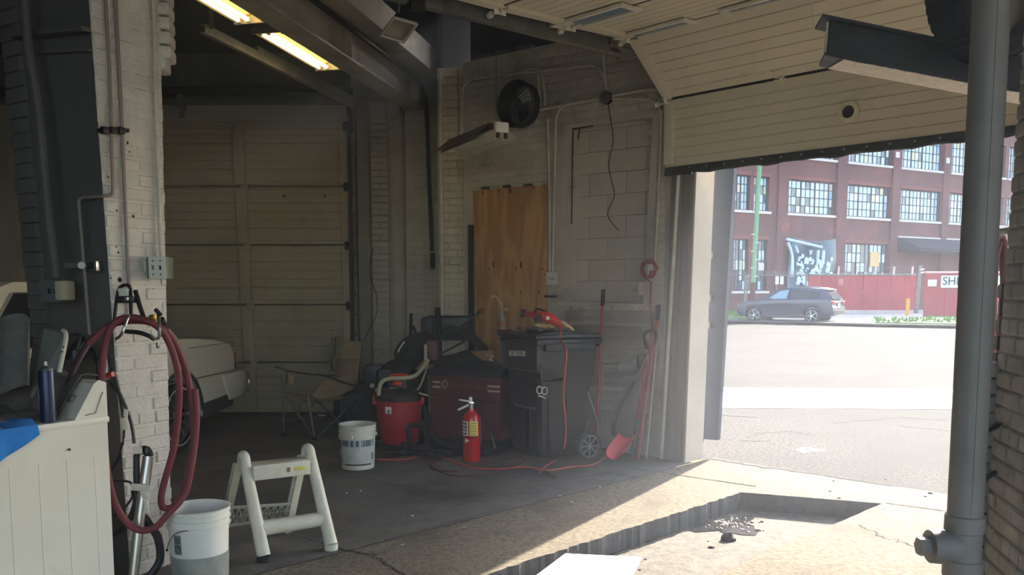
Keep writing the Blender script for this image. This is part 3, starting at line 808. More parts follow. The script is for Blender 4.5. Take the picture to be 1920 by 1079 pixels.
# fit the left-hand corners to the track
prof[1] = (0.10, PWz := DW.uz(1287, 181, 0.10)[1])
gro = [(x, 0.007, .007) for x in (0.13, 0.28, 0.42, 0.56, 0.70, 0.85)]
secs = []
for i in range(5):
    (t0, a0), (t1, a1) = prof[i], prof[i + 1]
    o = ST(SW0, t0, a0); e = ST(SW0, t1, a1); v = (e - o); h = v.length; v = v / h
    n = v.cross(U).normalized()
    if n.dot(NI) < 0 and i == 0: n = -n
    if i > 0 and n.z > 0: n = -n
    sec = ribbed(o + v * 0.006, U, v, n, Wd, h - 0.012, gro, M['door_cream'], 'section', od)
    secs.append((o, v, n, h, sec))
    # left end cap strip
    MB().cbox(o + U * 0.04 + v * h / 2 + n * 0.012, (0.09, h - 0.05, 0.025), ax=(U, v, n), ch=0.005).build('end_stile', M['door_cream'], od)
    if i > 0:
        MB().pbox(o - v * 0.016 - n * 0.012, U * Wd, v * (0.034 if i == 1 else 0.02), n * 0.014).build('joint_gap', M['black_matte'] if i == 1 else M['car_trim'], od, smooth=False)
o, v, n, h, _ = secs[0]
MB().pbox(o - v * 0.055 + n * 0.006, U * Wd, v * 0.06, -n * 0.05).build('bottom_seal', M['black_matte'], od, smooth=False)
seal = MB()
pts = [o + U * (k * Wd / 60) - v * (0.055 + 0.012 * math.sin(k * 1.3) * math.sin(k * .37)) + n * 0.008 for k in range(61)]
seal.tube(pts, 0.012, n=6); seal.build('seal_bulb', M['rubber'], od)
for k in range(26):
    MB().cyl(o + U * (0.25 + k * 0.165) - v * 0.02 + n * 0.005, o + U * (0.25 + k * 0.165) - v * 0.02 + n * 0.014, 0.009, n=8).build('screw', M['steel'], od)
# port hole
pc = DW.px(1591, 210, 0.12)
b = MB(); b.lathe([(0.045, 0.0), (0.045, 0.02), (0.075, 0.016), (0.078, 0.0)], pc - n * 0.01, ax=(U, v, n), n=28)
b.build('porthole_ring', M['door_cream'], od); MB().cyl(pc - n * 0.012, pc + n * 0.006, 0.047, n=24).build('porthole', M['black_matte'], od)
# hinges along each joint, roller brackets at the left edge
for i in range(1, 5):
    o, v, n, h, _ = secs[i]
    roller_hinge(o + U * 0.02, U, v, n, od, M['white_plastic'], 1.0)
    for su in (1.05, 2.35, 3.5):
        b = MB(); c = o + U * su
        b.cbox(c + n * 0.006 + v * 0.05, (0.085, 0.07, 0.006), ax=(U, v, n), ch=.002); b.cbox(c + n * 0.006 - v * 0.05, (0.085, 0.07, 0.006), ax=(U, v, n), ch=.002)
        b.cyl(c - U * 0.05 + n * 0.016, c + U * 0.05 + n * 0.016, 0.010, n=8); b.cbox(c + n * 0.02 + U * .02, (0.02, 0.07, 0.03), ax=(U, v, n), ch=.003)
        b.build('hinge', M['door_cream'], od)
b = MB(); c = DW.px(1288, 322, 0.13)
b.cbox(c, (0.10, 0.03, 0.05), ax=(U, NI, Z), ch=.004); b.cyl(c - U * .08, c + U * .1, 0.008, n=8); b.build('bottom_bracket', M['dark_metal'], od)
# windows in the third section
def onsec(x, y, i, off=0.0):
    o, v, n, h, _ = secs[i]
    r = ray(x, y); oo = o + n * off
    return ORG + r * ((oo - ORG).dot(n) / r.dot(n))
for (cs, i) in (([(1062, 42), (1135, 14), (1176, 18), (1090, 47)], 2), ([(1178, 66), (1250, 41), (1292, 43), (1205, 71)], 2), ([(1388, 11), (1470, -12), (1500, -8), (1408, 17)], 2)):
    o, v, n, h, _ = secs[i]
    P = [onsec(x, y, i, 0.01) for x, y in cs]
    c = sum(P, V((0, 0, 0))) / 4
    hu, hv = 0.30, 0.085
    g = MB(); g.pbox(c - U * hu - v * hv, U * 2 * hu, v * 2 * hv, n * 0.004); pane = g.build('window_pane', M['pane_sky'], od, smooth=False)
    f = MB()
    for s_ in (-1, 1):
        f.cbox(c + v * s_ * (hv + 0.015) + n * 0.008, (2 * hu + 0.07, 0.035, 0.025), ax=(U, v, n), ch=.006)
        f.cbox(c + U * s_ * (hu + 0.015) + n * 0.008, (0.035, 2 * hv + 0.03, 0.025), ax=(U, v, n), ch=.006)
    f.build('window_frame', M['white_plastic'], od)
# door D track (left side)
tk = thing('overhead_door_track', 'galvanised steel track along the left edge of the raised overhead door', 'door track', ST(0.0, 0.1, 0))
path = [ST(-0.05, 0.72, 3.44), ST(-0.05, 1.37, 3.40), ST(-0.05, 2.1, 3.355), ST(-0.05, 2.9, 3.325), ST(-0.05, 4.4, 3.30)]
channel(path, 0.085, 0.05, -U, Z, M['galv'], 'horizontal_track', tk)
MB().prism([ST(-0.09, 0.55, 3.425), ST(-0.12, 0.55, 3.425), ST(-0.12, 4.4, 3.275), ST(-0.09, 4.4, 3.275)], Z * 0.02).build('track_angle', M['track'], tk, smooth=False)
MB().prism([ST(-0.125, 0.5, 3.425), ST(-0.13, 0.5, 3.425), ST(-0.13, 4.4, 3.275), ST(-0.125, 4.4, 3.275)], Z * 0.11).build('track_web', M['galv'], tk, smooth=False)
pt = [DW.px(1240, 860, 0.05), DW.px(1262, 500, 0.06), DW.px(1279, 215, 0.06)]; pt[0].z = 0
MB().tube(pt, 0.017, n=10, smooth=4).build('vertical_track', M['conduit'], tk)
b = MB(); b.tube([ST(0.02, 0.10, 3.15), ST(0.01, 0.13, 3.3), ST(0.0, 0.25, 3.42), ST(-0.04, 0.5, 3.47), ST(-0.05, 0.75, 3.48)], 0.02, n=8, smooth=4); b.build('curved_track', M['galv'], tk)
MB().cbox(ST(-0.06, 2.72, 3.36), (0.07, 0.12, 0.14), ax=(U, NI, Z), ch=.01).build('roller_carrier', M['dark_metal'], tk)
for zz in (0.95, 1.55, 1.9, 2.35):
    MB().cbox(ST(0.11, 0.05, zz), (0.03, 0.012, 0.05), ax=(U, NI, Z), ch=.003).build('track_clip', M['track'], tk)
# outer dark blue leaf hanging outside the reveal
lf = MB(); a_, b_ = DW.px(1341, 330, -0.45), DW.px(1372, 325, -0.45)
P0, P1 = DW.px(1309, 823, -0.42), DW.px(1345, 826, -0.42)
T0, T1 = DW.px(1343, 325, -0.42), DW.px(1376, 322, -0.42)
T0 = T0 + (T0 - P0) * 0.3; T1 = T1 + (T1 - P1) * 0.3
lf.prism([P0, P1, T1, T0], -DW.n * 0.05)
leaf = lf.build('door_leaf', M['blue_panel'], None, smooth=False)
tag(leaf, 'dark blue narrow door leaf hanging outside the cream reveal', 'door leaf')
MB().cbox(DW.px(1312, 822, -0.40), (0.07, 0.05, 0.06), ax=(U, NI, Z), ch=.01).build('bracket', M['dark_metal'], leaf)
for y in (480, 560, 610): MB().cbox(DW.px(1336 - (y - 480) * .04, y, -0.39), (0.02, 0.03, 0.06), ax=(U, NI, Z), ch=.004).build('clip', M['track'], leaf)

# ================================================================== STEEL ROOF BEAM
bd = thing('roof_beam', 'painted steel roof beam running from the ceiling down to the far brick pier', 'beam', (-1.0, 10.1, 3.6))
e0, e1 = W(797, 207, 10.1), None
e0b = e0.copy()
dirB = V((0.212, 0.977, 0))
L_ = 7.6
def bp(t, dx, dz): 
    q = e0b - dirB * t
    return V((q.x, q.y, e0b.z)) + V((0.977, -0.212, 0)) * dx + Z * dz
def bar(x0, x1, z0, z1, t0=0.0, t1=L_):
    return MB().prism([bp(t0, x0, z0), bp(t0, x1, z0), bp(t0, x1, z1), bp(t0, x0, z1)], -dirB * (t1 - t0))
bar(-0.21, 0.02, 0.0, 0.02).build('lower_flange', M['beam'], bd, smooth=False)
bar(-0.11, -0.09, 0.02, 0.36).build('web', M['beam'], bd, smooth=False)
bar(-0.21, 0.02, 0.36, 0.38).build('upper_flange', M['beam'], bd, smooth=False)
for k in range(4): bar(-0.20, 0.01, 0.02, 0.36, 0.25 + k * 1.9, 0.27 + k * 1.9).build('stiffener', M['beam'], bd, smooth=False)
bar(0.06, 0.26, 0.30, 0.325, 0.0).build('purlin_flange', M['beam'], bd, smooth=False)
bar(0.24, 0.26, 0.325, 0.56, 0.0).build('purlin_web', M['beam'], bd, smooth=False)
cb = MB(); cb.tube([bp(0.0, 0.07, -1.62), bp(0.02, 0.05, -0.9), bp(0.05, 0.03, 0.0), bp(0.15, 0.02, 0.17), bp(0.5, 0.03, 0.25), bp(3, 0.03, 0.27), bp(L_, 0.03, 0.27)], 0.024, n=8, smooth=5)
cbo = cb.build('drop_cable', M['black'], None); tag(cbo, 'thick black cable running along the roof beam and hanging down beside the brick pier', 'cable')
b = MB(); c = bp(0, 0.075, -1.64); b.cyl(c, c - Z * 0.16, 0.028, n=10); b.cyl(c - Z * .16, c - Z * .19, 0.018, n=10); b.build('plug', M['black'], cbo)
cp = MB(); cp.tube([bp(-0.2, 0.12, 0.28), bp(0.1, 0.06, 0.36), bp(1.0, 0.03, 0.43), bp(4, 0.03, 0.45), bp(L_, 0.03, 0.45)], 0.014, n=8)
o_ = cp.build('beam_conduit', M['conduit'], None); tag(o_, 'thin conduit clipped along the top of the roof beam', 'conduit')

# ================================================================== LIGHT FIXTURES
tube_on = mat('lit_tube', (255, 240, 190), 0.5, emit=(255, 234, 180), estr=1.5)
refl = mat('fixture_reflector', (214, 196, 132), 0.5)
def fixture(name, label, far_c, length, width):
    d = dirB; sx = V((0.977, -0.212, 0))
    r = thing(name, label, 'light fixture', far_c, 'hanging fluorescent shop lights')
    c = far_c - d * length / 2
    b = MB()
    # troffer: raised centre spine and two sloping reflector wings
    for s_ in (-1, 1):
        P = [sx * (s_ * 0.03) + Z * 0.05, sx * (s_ * width / 2) + Z * 0.0, sx * (s_ * width / 2) + Z * 0.012, sx * (s_ * 0.05) + Z * 0.075, sx * (s_ * .0) + Z * 0.075]
        b.prism([far_c + p for p in P], -d * length)
    b.cbox(c + Z * 0.085, (width * 0.45, length, 0.06), ax=(sx, d, Z), ch=0.01)
    b.build('housing', refl, r, smooth=False)
    for e in (0, 1):
        q = far_c - d * (length * e)
        MB().prism([q + sx * (-width / 2) - Z * 0.018, q + sx * (width / 2) - Z * 0.018, q + sx * (width / 2) + Z * 0.02, q + sx * (width * .3) + Z * .11, q - sx * (width * .3) + Z * .11, q - sx * (width / 2) + Z * 0.02], d * (0.02 if e == 0 else -0.02)).build('end_plate', M['white_plastic'] if e == 0 else M['track'], r, smooth=False)
    for k, xx in enumerate((-0.36, -0.17, 0.14, 0.36)):
        MB().cyl(far_c + sx * (xx * width) - d * 0.04, far_c + sx * (xx * width) - d * (length - 0.04), 0.016, n=10).build('tube', tube_on, r)
        for e in (0.03, length - 0.03):
            MB().cbox(far_c + sx * (xx * width) - d * e, (0.03, 0.03, 0.04), ax=(sx, d, Z), ch=.004).build('lamp_holder', M['white_plastic'], r)
    for e in (0.15, length - 0.15):
        q = far_c - d * e + Z * 0.11
        MB().tube([q, q + Z * (CEIL - q.z)], 0.004, n=5).build('hanger', M['dark_metal'], r)
    return r
fc2 = W(628, 127, 8.45); fixture('shop_light', 'lit four tube shop light nearest the roof beam, wholly in view', fc2, 1.2, 0.41)
fc1 = W(484, 38, 6.95); fixture('shop_light', 'lit four tube shop light cut off by the top edge of the picture', fc1, 1.3, 0.42)
# unlit two lamp strip with reflector by the wall
u0, u1 = W(938, 252, 7.2), W(852, 282, 8.1)
u1.z = u0.z
dd = (u1 - u0).normalized(); sx = dd.cross(Z).normalized(); Lf = (u1 - u0).length
sl_ = thing('unlit_shop_light', 'unlit white shop light with a curved reflector hanging by the brick wall', 'light fixture', u0)
b = MB()
arc = [(math.sin(t) * 0.16, math.cos(t) * 0.09 - 0.02) for t in [(-1.35 + 2.7 * i / 12) for i in range(13)]]
vs = []
for q in (u0, u1):
    for a, c in arc: vs.append(q + sx * a + Z * (c - 0.03))
b.add(vs, [[i, i + 1, 13 + i + 1, 13 + i] for i in range(12)])
vs2 = [p + Z * 0.004 for p in vs]; b.add(vs2, [[i + 1, i, 13 + i, 13 + i + 1] for i in range(12)])
b.build('reflector', M['white_plastic'], sl_)
MB().cbox(u0.lerp(u1, .55) + Z * 0.075, (0.09, Lf * .95, 0.06), ax=(sx, dd, Z), ch=.008).build('ballast_channel', mat('brown_channel', (84, 62, 50), .6), sl_)
MB().prism([u0.lerp(u1, .1) - sx * .05 + Z * .1, u0.lerp(u1, .1) - sx * .2 + Z * -.02, u1 - sx * .2 - Z * .02, u1 - sx * .05 + Z * .1], Z * 0.01).build('rear_flap', mat('brown_flap', (70, 50, 40), .7), sl_, smooth=False)
MB().cbox(u0 + Z * 0.05 - dd * 0.02, (0.115, 0.05, 0.085), ax=(sx, dd, Z), ch=.008).build('end_box', M['label_white'], sl_)
for s_ in (-1, 1):
    MB().cbox(u0 + sx * s_ * 0.035 - Z * 0.015 - dd * 0.03, (0.025, 0.03, 0.045), ax=(sx, dd, Z), ch=.004).build('lamp_holder', M['dark_metal'], sl_)
    MB().cyl(u0 + sx * s_ * 0.035 - Z * 0.03, u1 + sx * s_ * 0.035 - Z * 0.03, 0.013, n=10).build('tube', M['white_plastic'], sl_)
for t_ in (.08, .9): MB().tube([u0.lerp(u1, t_) + Z * .1, u0.lerp(u1, t_) + Z * (CEIL - u0.z)], 0.003, n=5).build('hanger', M['dark_metal'], sl_)
# square floodlight
fq = [W(x, y, Y) for x, y, Y in ((739, 33, 7.55), (782, 45, 7.65), (757, 79, 7.9), (714, 66, 7.8))]
fl_ = thing('floodlight', 'square unlit floodlight with a glass front hanging from a hook', 'floodlight', sum(fq, V()) / 4)
c = sum(fq, V()) / 4; e1_ = (fq[1] - fq[0]); e2_ = (fq[3] - fq[0]); nn = e1_.cross(e2_).normalized()
if nn.z > 0: nn = -nn
b = MB()
for i in range(4):
    p, q = fq[i], fq[(i + 1) % 4]; b.tube([p, q], 0.014, n=6)
b.build('front_frame', M['white_plastic'], fl_)
g_ = MB().add([c + (p - c) * .97 for p in fq], [(0, 1, 2, 3)]); g_.build('glass', mat('flood_glass', (176, 174, 162), .3, alpha=0.6), fl_, smooth=False)
up_ = -nn
cc = [c + (p - c) * 0.5 + up_ * 0.11 for p in fq]
MB().add(fq + cc, [(0, 1, 5, 4), (1, 2, 6, 5), (2, 3, 7, 6), (3, 0, 4, 7), (4, 5, 6, 7)]).build('housing', M['dark_metal'], fl_, smooth=False)
MB().add([p + nn * .001 for p in [c + (p - c) * .9 + up_ * .01 for p in fq] + [c + (p - c) * 0.45 + up_ * 0.09 for p in fq]], [(4, 5, 1, 0), (5, 6, 2, 1), (6, 7, 3, 2), (7, 4, 0, 3), (7, 6, 5, 4)]).build('reflector', mat('flood_reflector', (190, 188, 176), .3, .6), fl_, smooth=False)
MB().cyl(c + up_ * .05 - e1_ * .2, c + up_ * .05 + e1_ * .15, 0.022, n=10).build('lamp', M['white_plastic'], fl_)
tp = W(748, 8, 7.8); MB().tube([c + up_ * .12, W(746, 28, 7.75), tp, V((tp.x, tp.y, CEIL))], 0.012, n=6).build('hook', M['track'], fl_)

# ================================================================== FAN
fn = thing('wall_fan', 'round black cage fan mounted high on the brick wall', 'fan', PW.px(968, 195, 0.1))
fcn = PW.px(968, 195, 0.14); AX = (PW.u, Z, PW.n)
b = MB(); R_ = 0.213
for k in range(9):
    rr = R_ * (k + 1) / 9; hh = 0.05 * math.cos(k / 9 * 1.5)
    b.tube([fcn + PW.u * (math.cos(t) * rr) + Z * (math.sin(t) * rr) + PW.n * hh for t in [2 * math.pi * i / 28 for i in range(29)]], 0.0035 if k < 8 else 0.014, n=5, caps=False)
for k in range(24):
    t = 2 * math.pi * k / 24; d_ = PW.u * math.cos(t) + Z * math.sin(t)
    b.tube([fcn + d_ * 0.04 + PW.n * 0.05, fcn + d_ * R_ * .7 + PW.n * 0.03, fcn + d_ * R_], 0.003, n=4)
b.build('cage', M['dark_metal'], fn)
MB().lathe([(R_, 0.0), (R_, -0.10), (R_ * .92, -0.13), (R_ * .9, -0.13), (R_ * .97, -0.1), (R_ * .97, 0)], fcn, ax=AX, n=32, close=True).build('shroud', M['black_matte'], fn)
for k in range(4):
    t = math.pi / 2 * k + .5; d_ = PW.u * math.cos(t) + Z * math.sin(t); e_ = PW.u * -math.sin(t) + Z * math.cos(t)
    P = [fcn + d_ * 0.05 - e_ * .03 + PW.n * -.02, fcn + d_ * .2 - e_ * .075 + PW.n * -.045, fcn + d_ * .215 + e_ * .05 + PW.n * .0, fcn + d_ * .06 + e_ * .035 + PW.n * .01]
    MB().prism(P, PW.n * 0.004).build('blade', M['dark_metal'] if k else M['label_white'], fn, smooth=False)
MB().cyl(fcn - PW.n * 0.10, fcn + PW.n * 0.04, 0.055, n=16).build('motor', M['black'], fn)
MB().cbox(fcn - PW.n * 0.14, (0.1, 0.2, 0.03), ax=AX, ch=.006).build('wall_plate', M['black_matte'], fn)

# ================================================================== CONDUITS ON THE BRICK WALL
def run(name, label, px, off=0.03, r=0.011, m='conduit', cat='conduit', rad=0.10, pl=PW):
    o_ = MB().tube(rnd_path([pl.px(x, y, off) for x, y in px], rad), r, n=8).build(name, M[m], None)
    return tag(o_, label, cat)
jb = PW.px(1136, 183, 0.05)
jbx = thing('junction_box', 'round dark junction box high on the brick wall where conduits meet', 'junction box', jb - PW.n * .05)
MB().cyl(jb - PW.n * 0.05, jb + PW.n * 0.015, 0.055, n=16).build('box_body', M['dark_metal'], jbx)
MB().cyl(jb + PW.n * 0.015, jb + PW.n * 0.02, 0.06, n=16).build('cover', M['galv'], jbx)
run('conduit', 'conduit dropping from the door track to the round junction box', [(1130, 98), (1137, 176)], 0.04)
run('conduit', 'long conduit arching from the unlit shop light up over the fan to the right', [(866, 262), (867, 160), (885, 148), (1122, 121), (1132, 150)], 0.05, rad=0.12)
run('conduit', 'conduit running left from the junction box toward the fan', [(1128, 185), (1012, 206)], 0.03, r=.013)
run('conduit', 'conduit bending from the junction box down past the plywood to the outlet box', [(1120, 186), (1043, 198), (1036, 516)], 0.035, rad=0.16)
run('conduit', 'second conduit beside the plywood, left of its twin, down to the outlet box', [(1027, 224), (1030, 350), (1031, 516)], 0.035)
run('conduit', 'outer conduit from the junction box curving down beside the door jamb', [(1146, 181), (1228, 164), (1256, 178), (1252, 320)], 0.03, r=.013, rad=.2)
run('conduit', 'inner conduit from the junction box curving down to the cord outlet', [(1146, 185), (1222, 185), (1241, 205), (1236, 350), (1228, 495)], 0.03, rad=.2)
run('conduit', 'short pair of conduits right of the fan, left one', [(1009, 140), (1013, 200)], 0.035)
run('conduit', 'short pair of conduits right of the fan, right one', [(950, 144), (1006, 126), (1018, 140), (1022, 198)], 0.045, rad=.12)
run('hanging_wire', 'thin wire hanging from the junction box over the blocked window', [(1140, 192), (1148, 240), (1150, 270), (1139, 310), (1148, 345), (1154, 368), (1138, 396), (1141, 412), (1160, 432)], 0.02, 0.004, 'dark_metal', 'wire', .2)
run('fan_wire', 'thin pale wire running from the long conduit down to the fan', [(925, 145), (940, 172), (948, 185)], 0.06, 0.005)
ob_ = thing('outlet_box', 'grey outlet box right of the plywood sheet', 'outlet box', PW.px(1035, 523, 0.0))
MB().cbox(PW.px(1035, 523, 0.03), (0.11, 0.12, 0.06), ax=(PW.u, Z, PW.n), ch=.008).build('box_body', M['conduit'], ob_)
for k in range(2): MB().cyl(PW.px(1032 + k * 5, 523, 0.055), PW.px(1032 + k * 5, 523, 0.065), 0.014, n=10).build('knockout', M['galv'], ob_)
tag(MB().cbox(PW.px(1032, 556, 0.02), (0.13, 0.022, 0.04), ax=(PW.u, Z, PW.n), ch=.004).build('dark_bracket', M['black_matte'], None), 'small dark steel bracket under the grey outlet box', 'bracket')
# vertical gas pipe by the pilaster and its broken clamp
gx = W(827, 300, 8.93); o_ = MB().tube([V((gx.x, 8.93, 0)), V((gx.x, 8.93, 3.72))], 0.017, n=10).build('corner_pipe', M['conduit'], None)
tag(o_, 'vertical cream pipe up the corner pilaster left of the plywood', 'pipe')
for k, (x, y) in enumerate([(838, 489), (850, 494), (862, 490), (872, 497)]):
    MB().cbox(W(x, y, 8.95), (0.07, 0.02, 0.012), rz=random.uniform(-.2, .2), ch=.003).build('broken_clamp', M['conduit'], o_)
o_ = MB().tube([V((W(700, 470, 10.25).x, 10.25, 2.0)), W(693, 510, 10.2), W(707, 560, 10.2), W(704, 595, 10.2), W(690, 622, 10.2), W(683, 640, 10.2)], 0.005, n=5, smooth=5).build('loose_wire', M['dark_metal'], None)
tag(o_, 'thin wire dangling on the wall right of the closed garage door', 'wire')

# ================================================================== LEFT COLUMN
cT = 4.2
C0, Rb0 = V((-1.997, 4.34, 0)), V((-1.878, 4.58, 0))
CT, RT = W(168, 20, 4.24), W(301, 110, 4.60)
def cl(z): t = z / CT.z; return V((C0.x + (CT.x - C0.x) * t, C0.y + (CT.y - C0.y) * t, 0))
def cr(z): t = z / RT.z; return V((Rb0.x + (RT.x - Rb0.x) * t, Rb0.y + (RT.y - Rb0.y) * t, 0))
Lb, Lt = W(66, 545, 4.72), W(12, 20, 4.62)
def cll(z): t = (z - 1.5) / (Lt.z - 1.5); return V((Lb.x + (Lt.x - Lb.x) * t, Lb.y + (Lt.y - Lb.y) * t, 0))
bkd = V((-0.1, 0.55, 0))
def ring(z):
    a, b, c = cll(z), cl(z), cr(z)
    return [a + Z * z, b + Z * z, c + Z * z, c + V((-0.16, 0.25, z)), a + V((0.05, 0.55, z))]
levels = [i * 0.28 for i in range(19)]
vs = []; rr_ = random.Random(3)
for z in levels:
    vs += ring(min(z, CEIL))
fs = []
for i in range(len(levels) - 1):
    for j in range(5):
        fs.append([i * 5 + j, i * 5 + (j + 1) % 5, (i + 1) * 5 + (j + 1) % 5, (i + 1) * 5 + j])
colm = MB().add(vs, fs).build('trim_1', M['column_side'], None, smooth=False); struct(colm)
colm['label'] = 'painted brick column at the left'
nC = V((0.905, -0.42, 0)).normalized()
def ncol(o): return nC
MB().add([cl(0) + nC * .003, cr(0) + nC * .003, cr(CEIL) + nC * .003 + Z * CEIL, cl(CEIL) + nC * .003 + Z * CEIL], [(0, 1, 2, 3)]).build('mortar', M['white_brick'], colm, smooth=False)
bricks(colm, cl, cr, ncol, 0.0, 4.6, M['white_brick'], L=0.2, H=0.064, jt=0.0085, dep=0.011, jit=0.003, rag=0.006)
# protruding old bricks at the upper right edge
for k in range(7):
    z = W(305, 100 - k * 27, 4.62).z
    MB().cbox(V((RT.x - 0.005, 4.66, z)), (0.10, 0.16, 0.066), rz=.2, ch=.018).build('brick', M['white_brick'], colm)
for k in range(3):
    z = W(300, 118 + k * 8, 4.62).z
MB().cbox(V((RT.x - 0.035, 4.66, W(300, 120, 4.62).z)), (0.10, 0.16, 0.07), rz=.2, ch=.018).build('brick', M['white_brick'], colm)
# ragged left edge and ledges on the shaded side
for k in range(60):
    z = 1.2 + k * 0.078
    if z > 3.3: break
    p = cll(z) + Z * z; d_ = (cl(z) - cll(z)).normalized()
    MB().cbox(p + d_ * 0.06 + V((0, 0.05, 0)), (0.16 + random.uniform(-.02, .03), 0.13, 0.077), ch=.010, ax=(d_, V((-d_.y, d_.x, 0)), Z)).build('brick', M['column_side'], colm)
for (ya, yb, sx_, h_) in ((74, 62, 0.05, 0.02), (102, 98, 0.02, 0.012)):
    a_, b_ = cll(W(45, ya, 4.6).z) + Z * W(45, ya, 4.62).z, cl(W(168, yb, 4.3).z) + Z * W(168, yb, 4.25).z
    d_ = (b_ - a_).normalized(); q = V((d_.y, -d_.x, 0))
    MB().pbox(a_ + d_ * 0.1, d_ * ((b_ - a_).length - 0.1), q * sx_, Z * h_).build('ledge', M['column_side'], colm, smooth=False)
# conduits and gas pipe on the column
def on_face(x, y, off=0.03):
    """point over the bright column face"""
    o = cl(1.5) + nC * off; r = ray(x, y); return ORG + r * ((o - ORG).dot(nC) / r.dot(nC))
nS = V((-0.26, -0.966, 0)).normalized()
def on_side(x, y, off=0.03):
    o = cl(1.5) + nS * off; r = ray(x, y); return ORG + r * ((o - ORG).dot(nS) / r.dot(nS))
def crun(name, label, pts, r=.011, m='conduit', rad=.03, cat='conduit'):
    o_ = MB().tube(rnd_path(pts, rad), r, n=8).build(name, M[m], None); return tag(o_, label, cat)
dk = mat('brown_grey_conduit', (132, 120, 112), .5, .2)
M['dk'] = dk
f_ = on_face
crun('conduit', 'grey brown conduit down the bright column face that turns left above the switch', [f_(194, -60), f_(205, 115), f_(212, 366), on_side(196, 368, .03), on_side(147, 371, .03), on_side(168, 628, .03)], .0085, 'dk')
crun('conduit', 'grey brown conduit down the middle of the bright column face to the hose rack', [f_(213, -60), f_(226, 180), f_(240, 500), f_(246, 600)], .0095, 'dk')
crun('conduit', 'pale conduit down the right edge of the column into the switch box', [f_(286, -60, .045), f_(291, 140, .045), f_(298, 380, .045), f_(302, 484, .045)], .0105, 'conduit')
crun('side_pipe', 'bent grey pipe down the shaded side of the column to the grey outlet', [on_side(43, -60, .05), on_side(52, 90, .05), on_side(72, 190, .05), on_side(88, 380, .05), on_side(106, 522, .05)], .021, 'column_side', .2, 'pipe')
st = thing('conduit_clamp', 'black strut clamp holding the two conduits on the column', 'clamp', f_(212, 245, 0))
for x in (196, 212, 226): MB().cbox(f_(x, 245, .035), (0.035, 0.03, 0.035), ax=(nC.cross(Z), nC, Z), ch=.006).build('clamp', M['dark_metal'], st)
MB().pbox(f_(182, 249, .015), (f_(240, 249, .015) - f_(182, 249, .015)), Z * 0.02, nC * 0.01).build('strut', M['dark_metal'], st, smooth=False)
ss = thing('side_clamp', 'small open strut clamp on the shaded side of the column', 'clamp', on_side(165, 498, 0))
MB().pbox(on_side(128, 503, .005), on_side(176, 503, .005) - on_side(128, 503, .005), Z * 0.025, nS * 0.03).build('strut', M['column_side'], ss, smooth=False)
MB().cyl(on_side(153, 498, .03), on_side(153, 498, .05), 0.018, n=10).build('bolt', M['label_white'], ss)
MB().cbox(on_side(178, 499, .04), (0.04, 0.03, 0.05), ax=(nS.cross(Z), nS, Z), ch=.004).build('strut_end', M['steel'], ss)
MB().cbox(on_side(172, 499, .045), (0.035, 0.03, 0.035), ax=(nS.cross(Z), nS, Z), ch=.004).build('strut_hole', M['black_matte'], ss)
# double switch box
sb = thing('switch_box', 'galvanised double switch box at the right edge of the column', 'switch box', f_(295, 503, 0))
uF = V((0.42, 0.905, 0)).normalized()
bc = f_(293, 503, .05); MB().cbox(bc + V((0.03, -0.02, 0)), (0.10, 0.10, 0.115), ax=(V((1, 0, 0)), V((0, 1, 0)), Z), ch=.006).build('box_body', M['galv'], sb)
pcen = bc + V((0.035, -0.075, 0))
MB().cbox(pcen, (0.085, 0.006, 0.115), ch=.002).build('cover_plate', M['label_white'], sb)
for s_ in (-1, 1):
    MB().cbox(pcen + V((s_ * 0.019, -0.006, 0.0)), (0.008, 0.01, 0.024), ch=.002).build('toggle', M['black'] if s_ > 0 else M['dk'], sb)
    for t_ in (-1, 1): MB().cyl(pcen + V((s_ * 0.019, -0.002, t_ * .035)), pcen + V((s_ * 0.019, -0.006, t_ * .035)), 0.004, n=8).build('screw', M['dark_metal'], sb)
# weatherproof outlet on the shaded side
wo_ = thing('outlet_box', 'grey weatherproof outlet with a cream cover on the shaded column side', 'outlet box', on_side(108, 546, 0))
MB().cbox(on_side(104, 546, .04), (0.13, 0.08, 0.115), ax=(nS.cross(Z), nS, Z), ch=.012).build('box_body', M['column_side'], wo_)
MB().cbox(on_side(122, 545, .06), (0.05, 0.09, 0.10), ax=(nS.cross(Z), nS, Z), ch=.015).build('cover', M['door_tan'], wo_)
for x in (92, 103): MB().cbox(on_side(x, 546, .085), (0.012, 0.008, 0.025), ax=(nS.cross(Z), nS, Z), ch=.002).build('socket', M['black_matte'], wo_)
# screws and holes on the bright face
hl = MB()
for (x, y, s_) in [(239, 268, 1), (242, 285, 1), (219, 395, .8), (250, 406, 1), (281, 400, .7), (218, 463, .6), (222, 474, .8), (225, 525, 1.6), (208, 522, .6), (287, 543, .8), (203, 332, .6)]:
    hl.ball(f_(x, y, .016), (0.006 * s_, 0.006 * s_, 0.008 * s_), n=8)
hl.build('anchor_holes', M['black_matte'], colm)['kind'] = 'stuff'

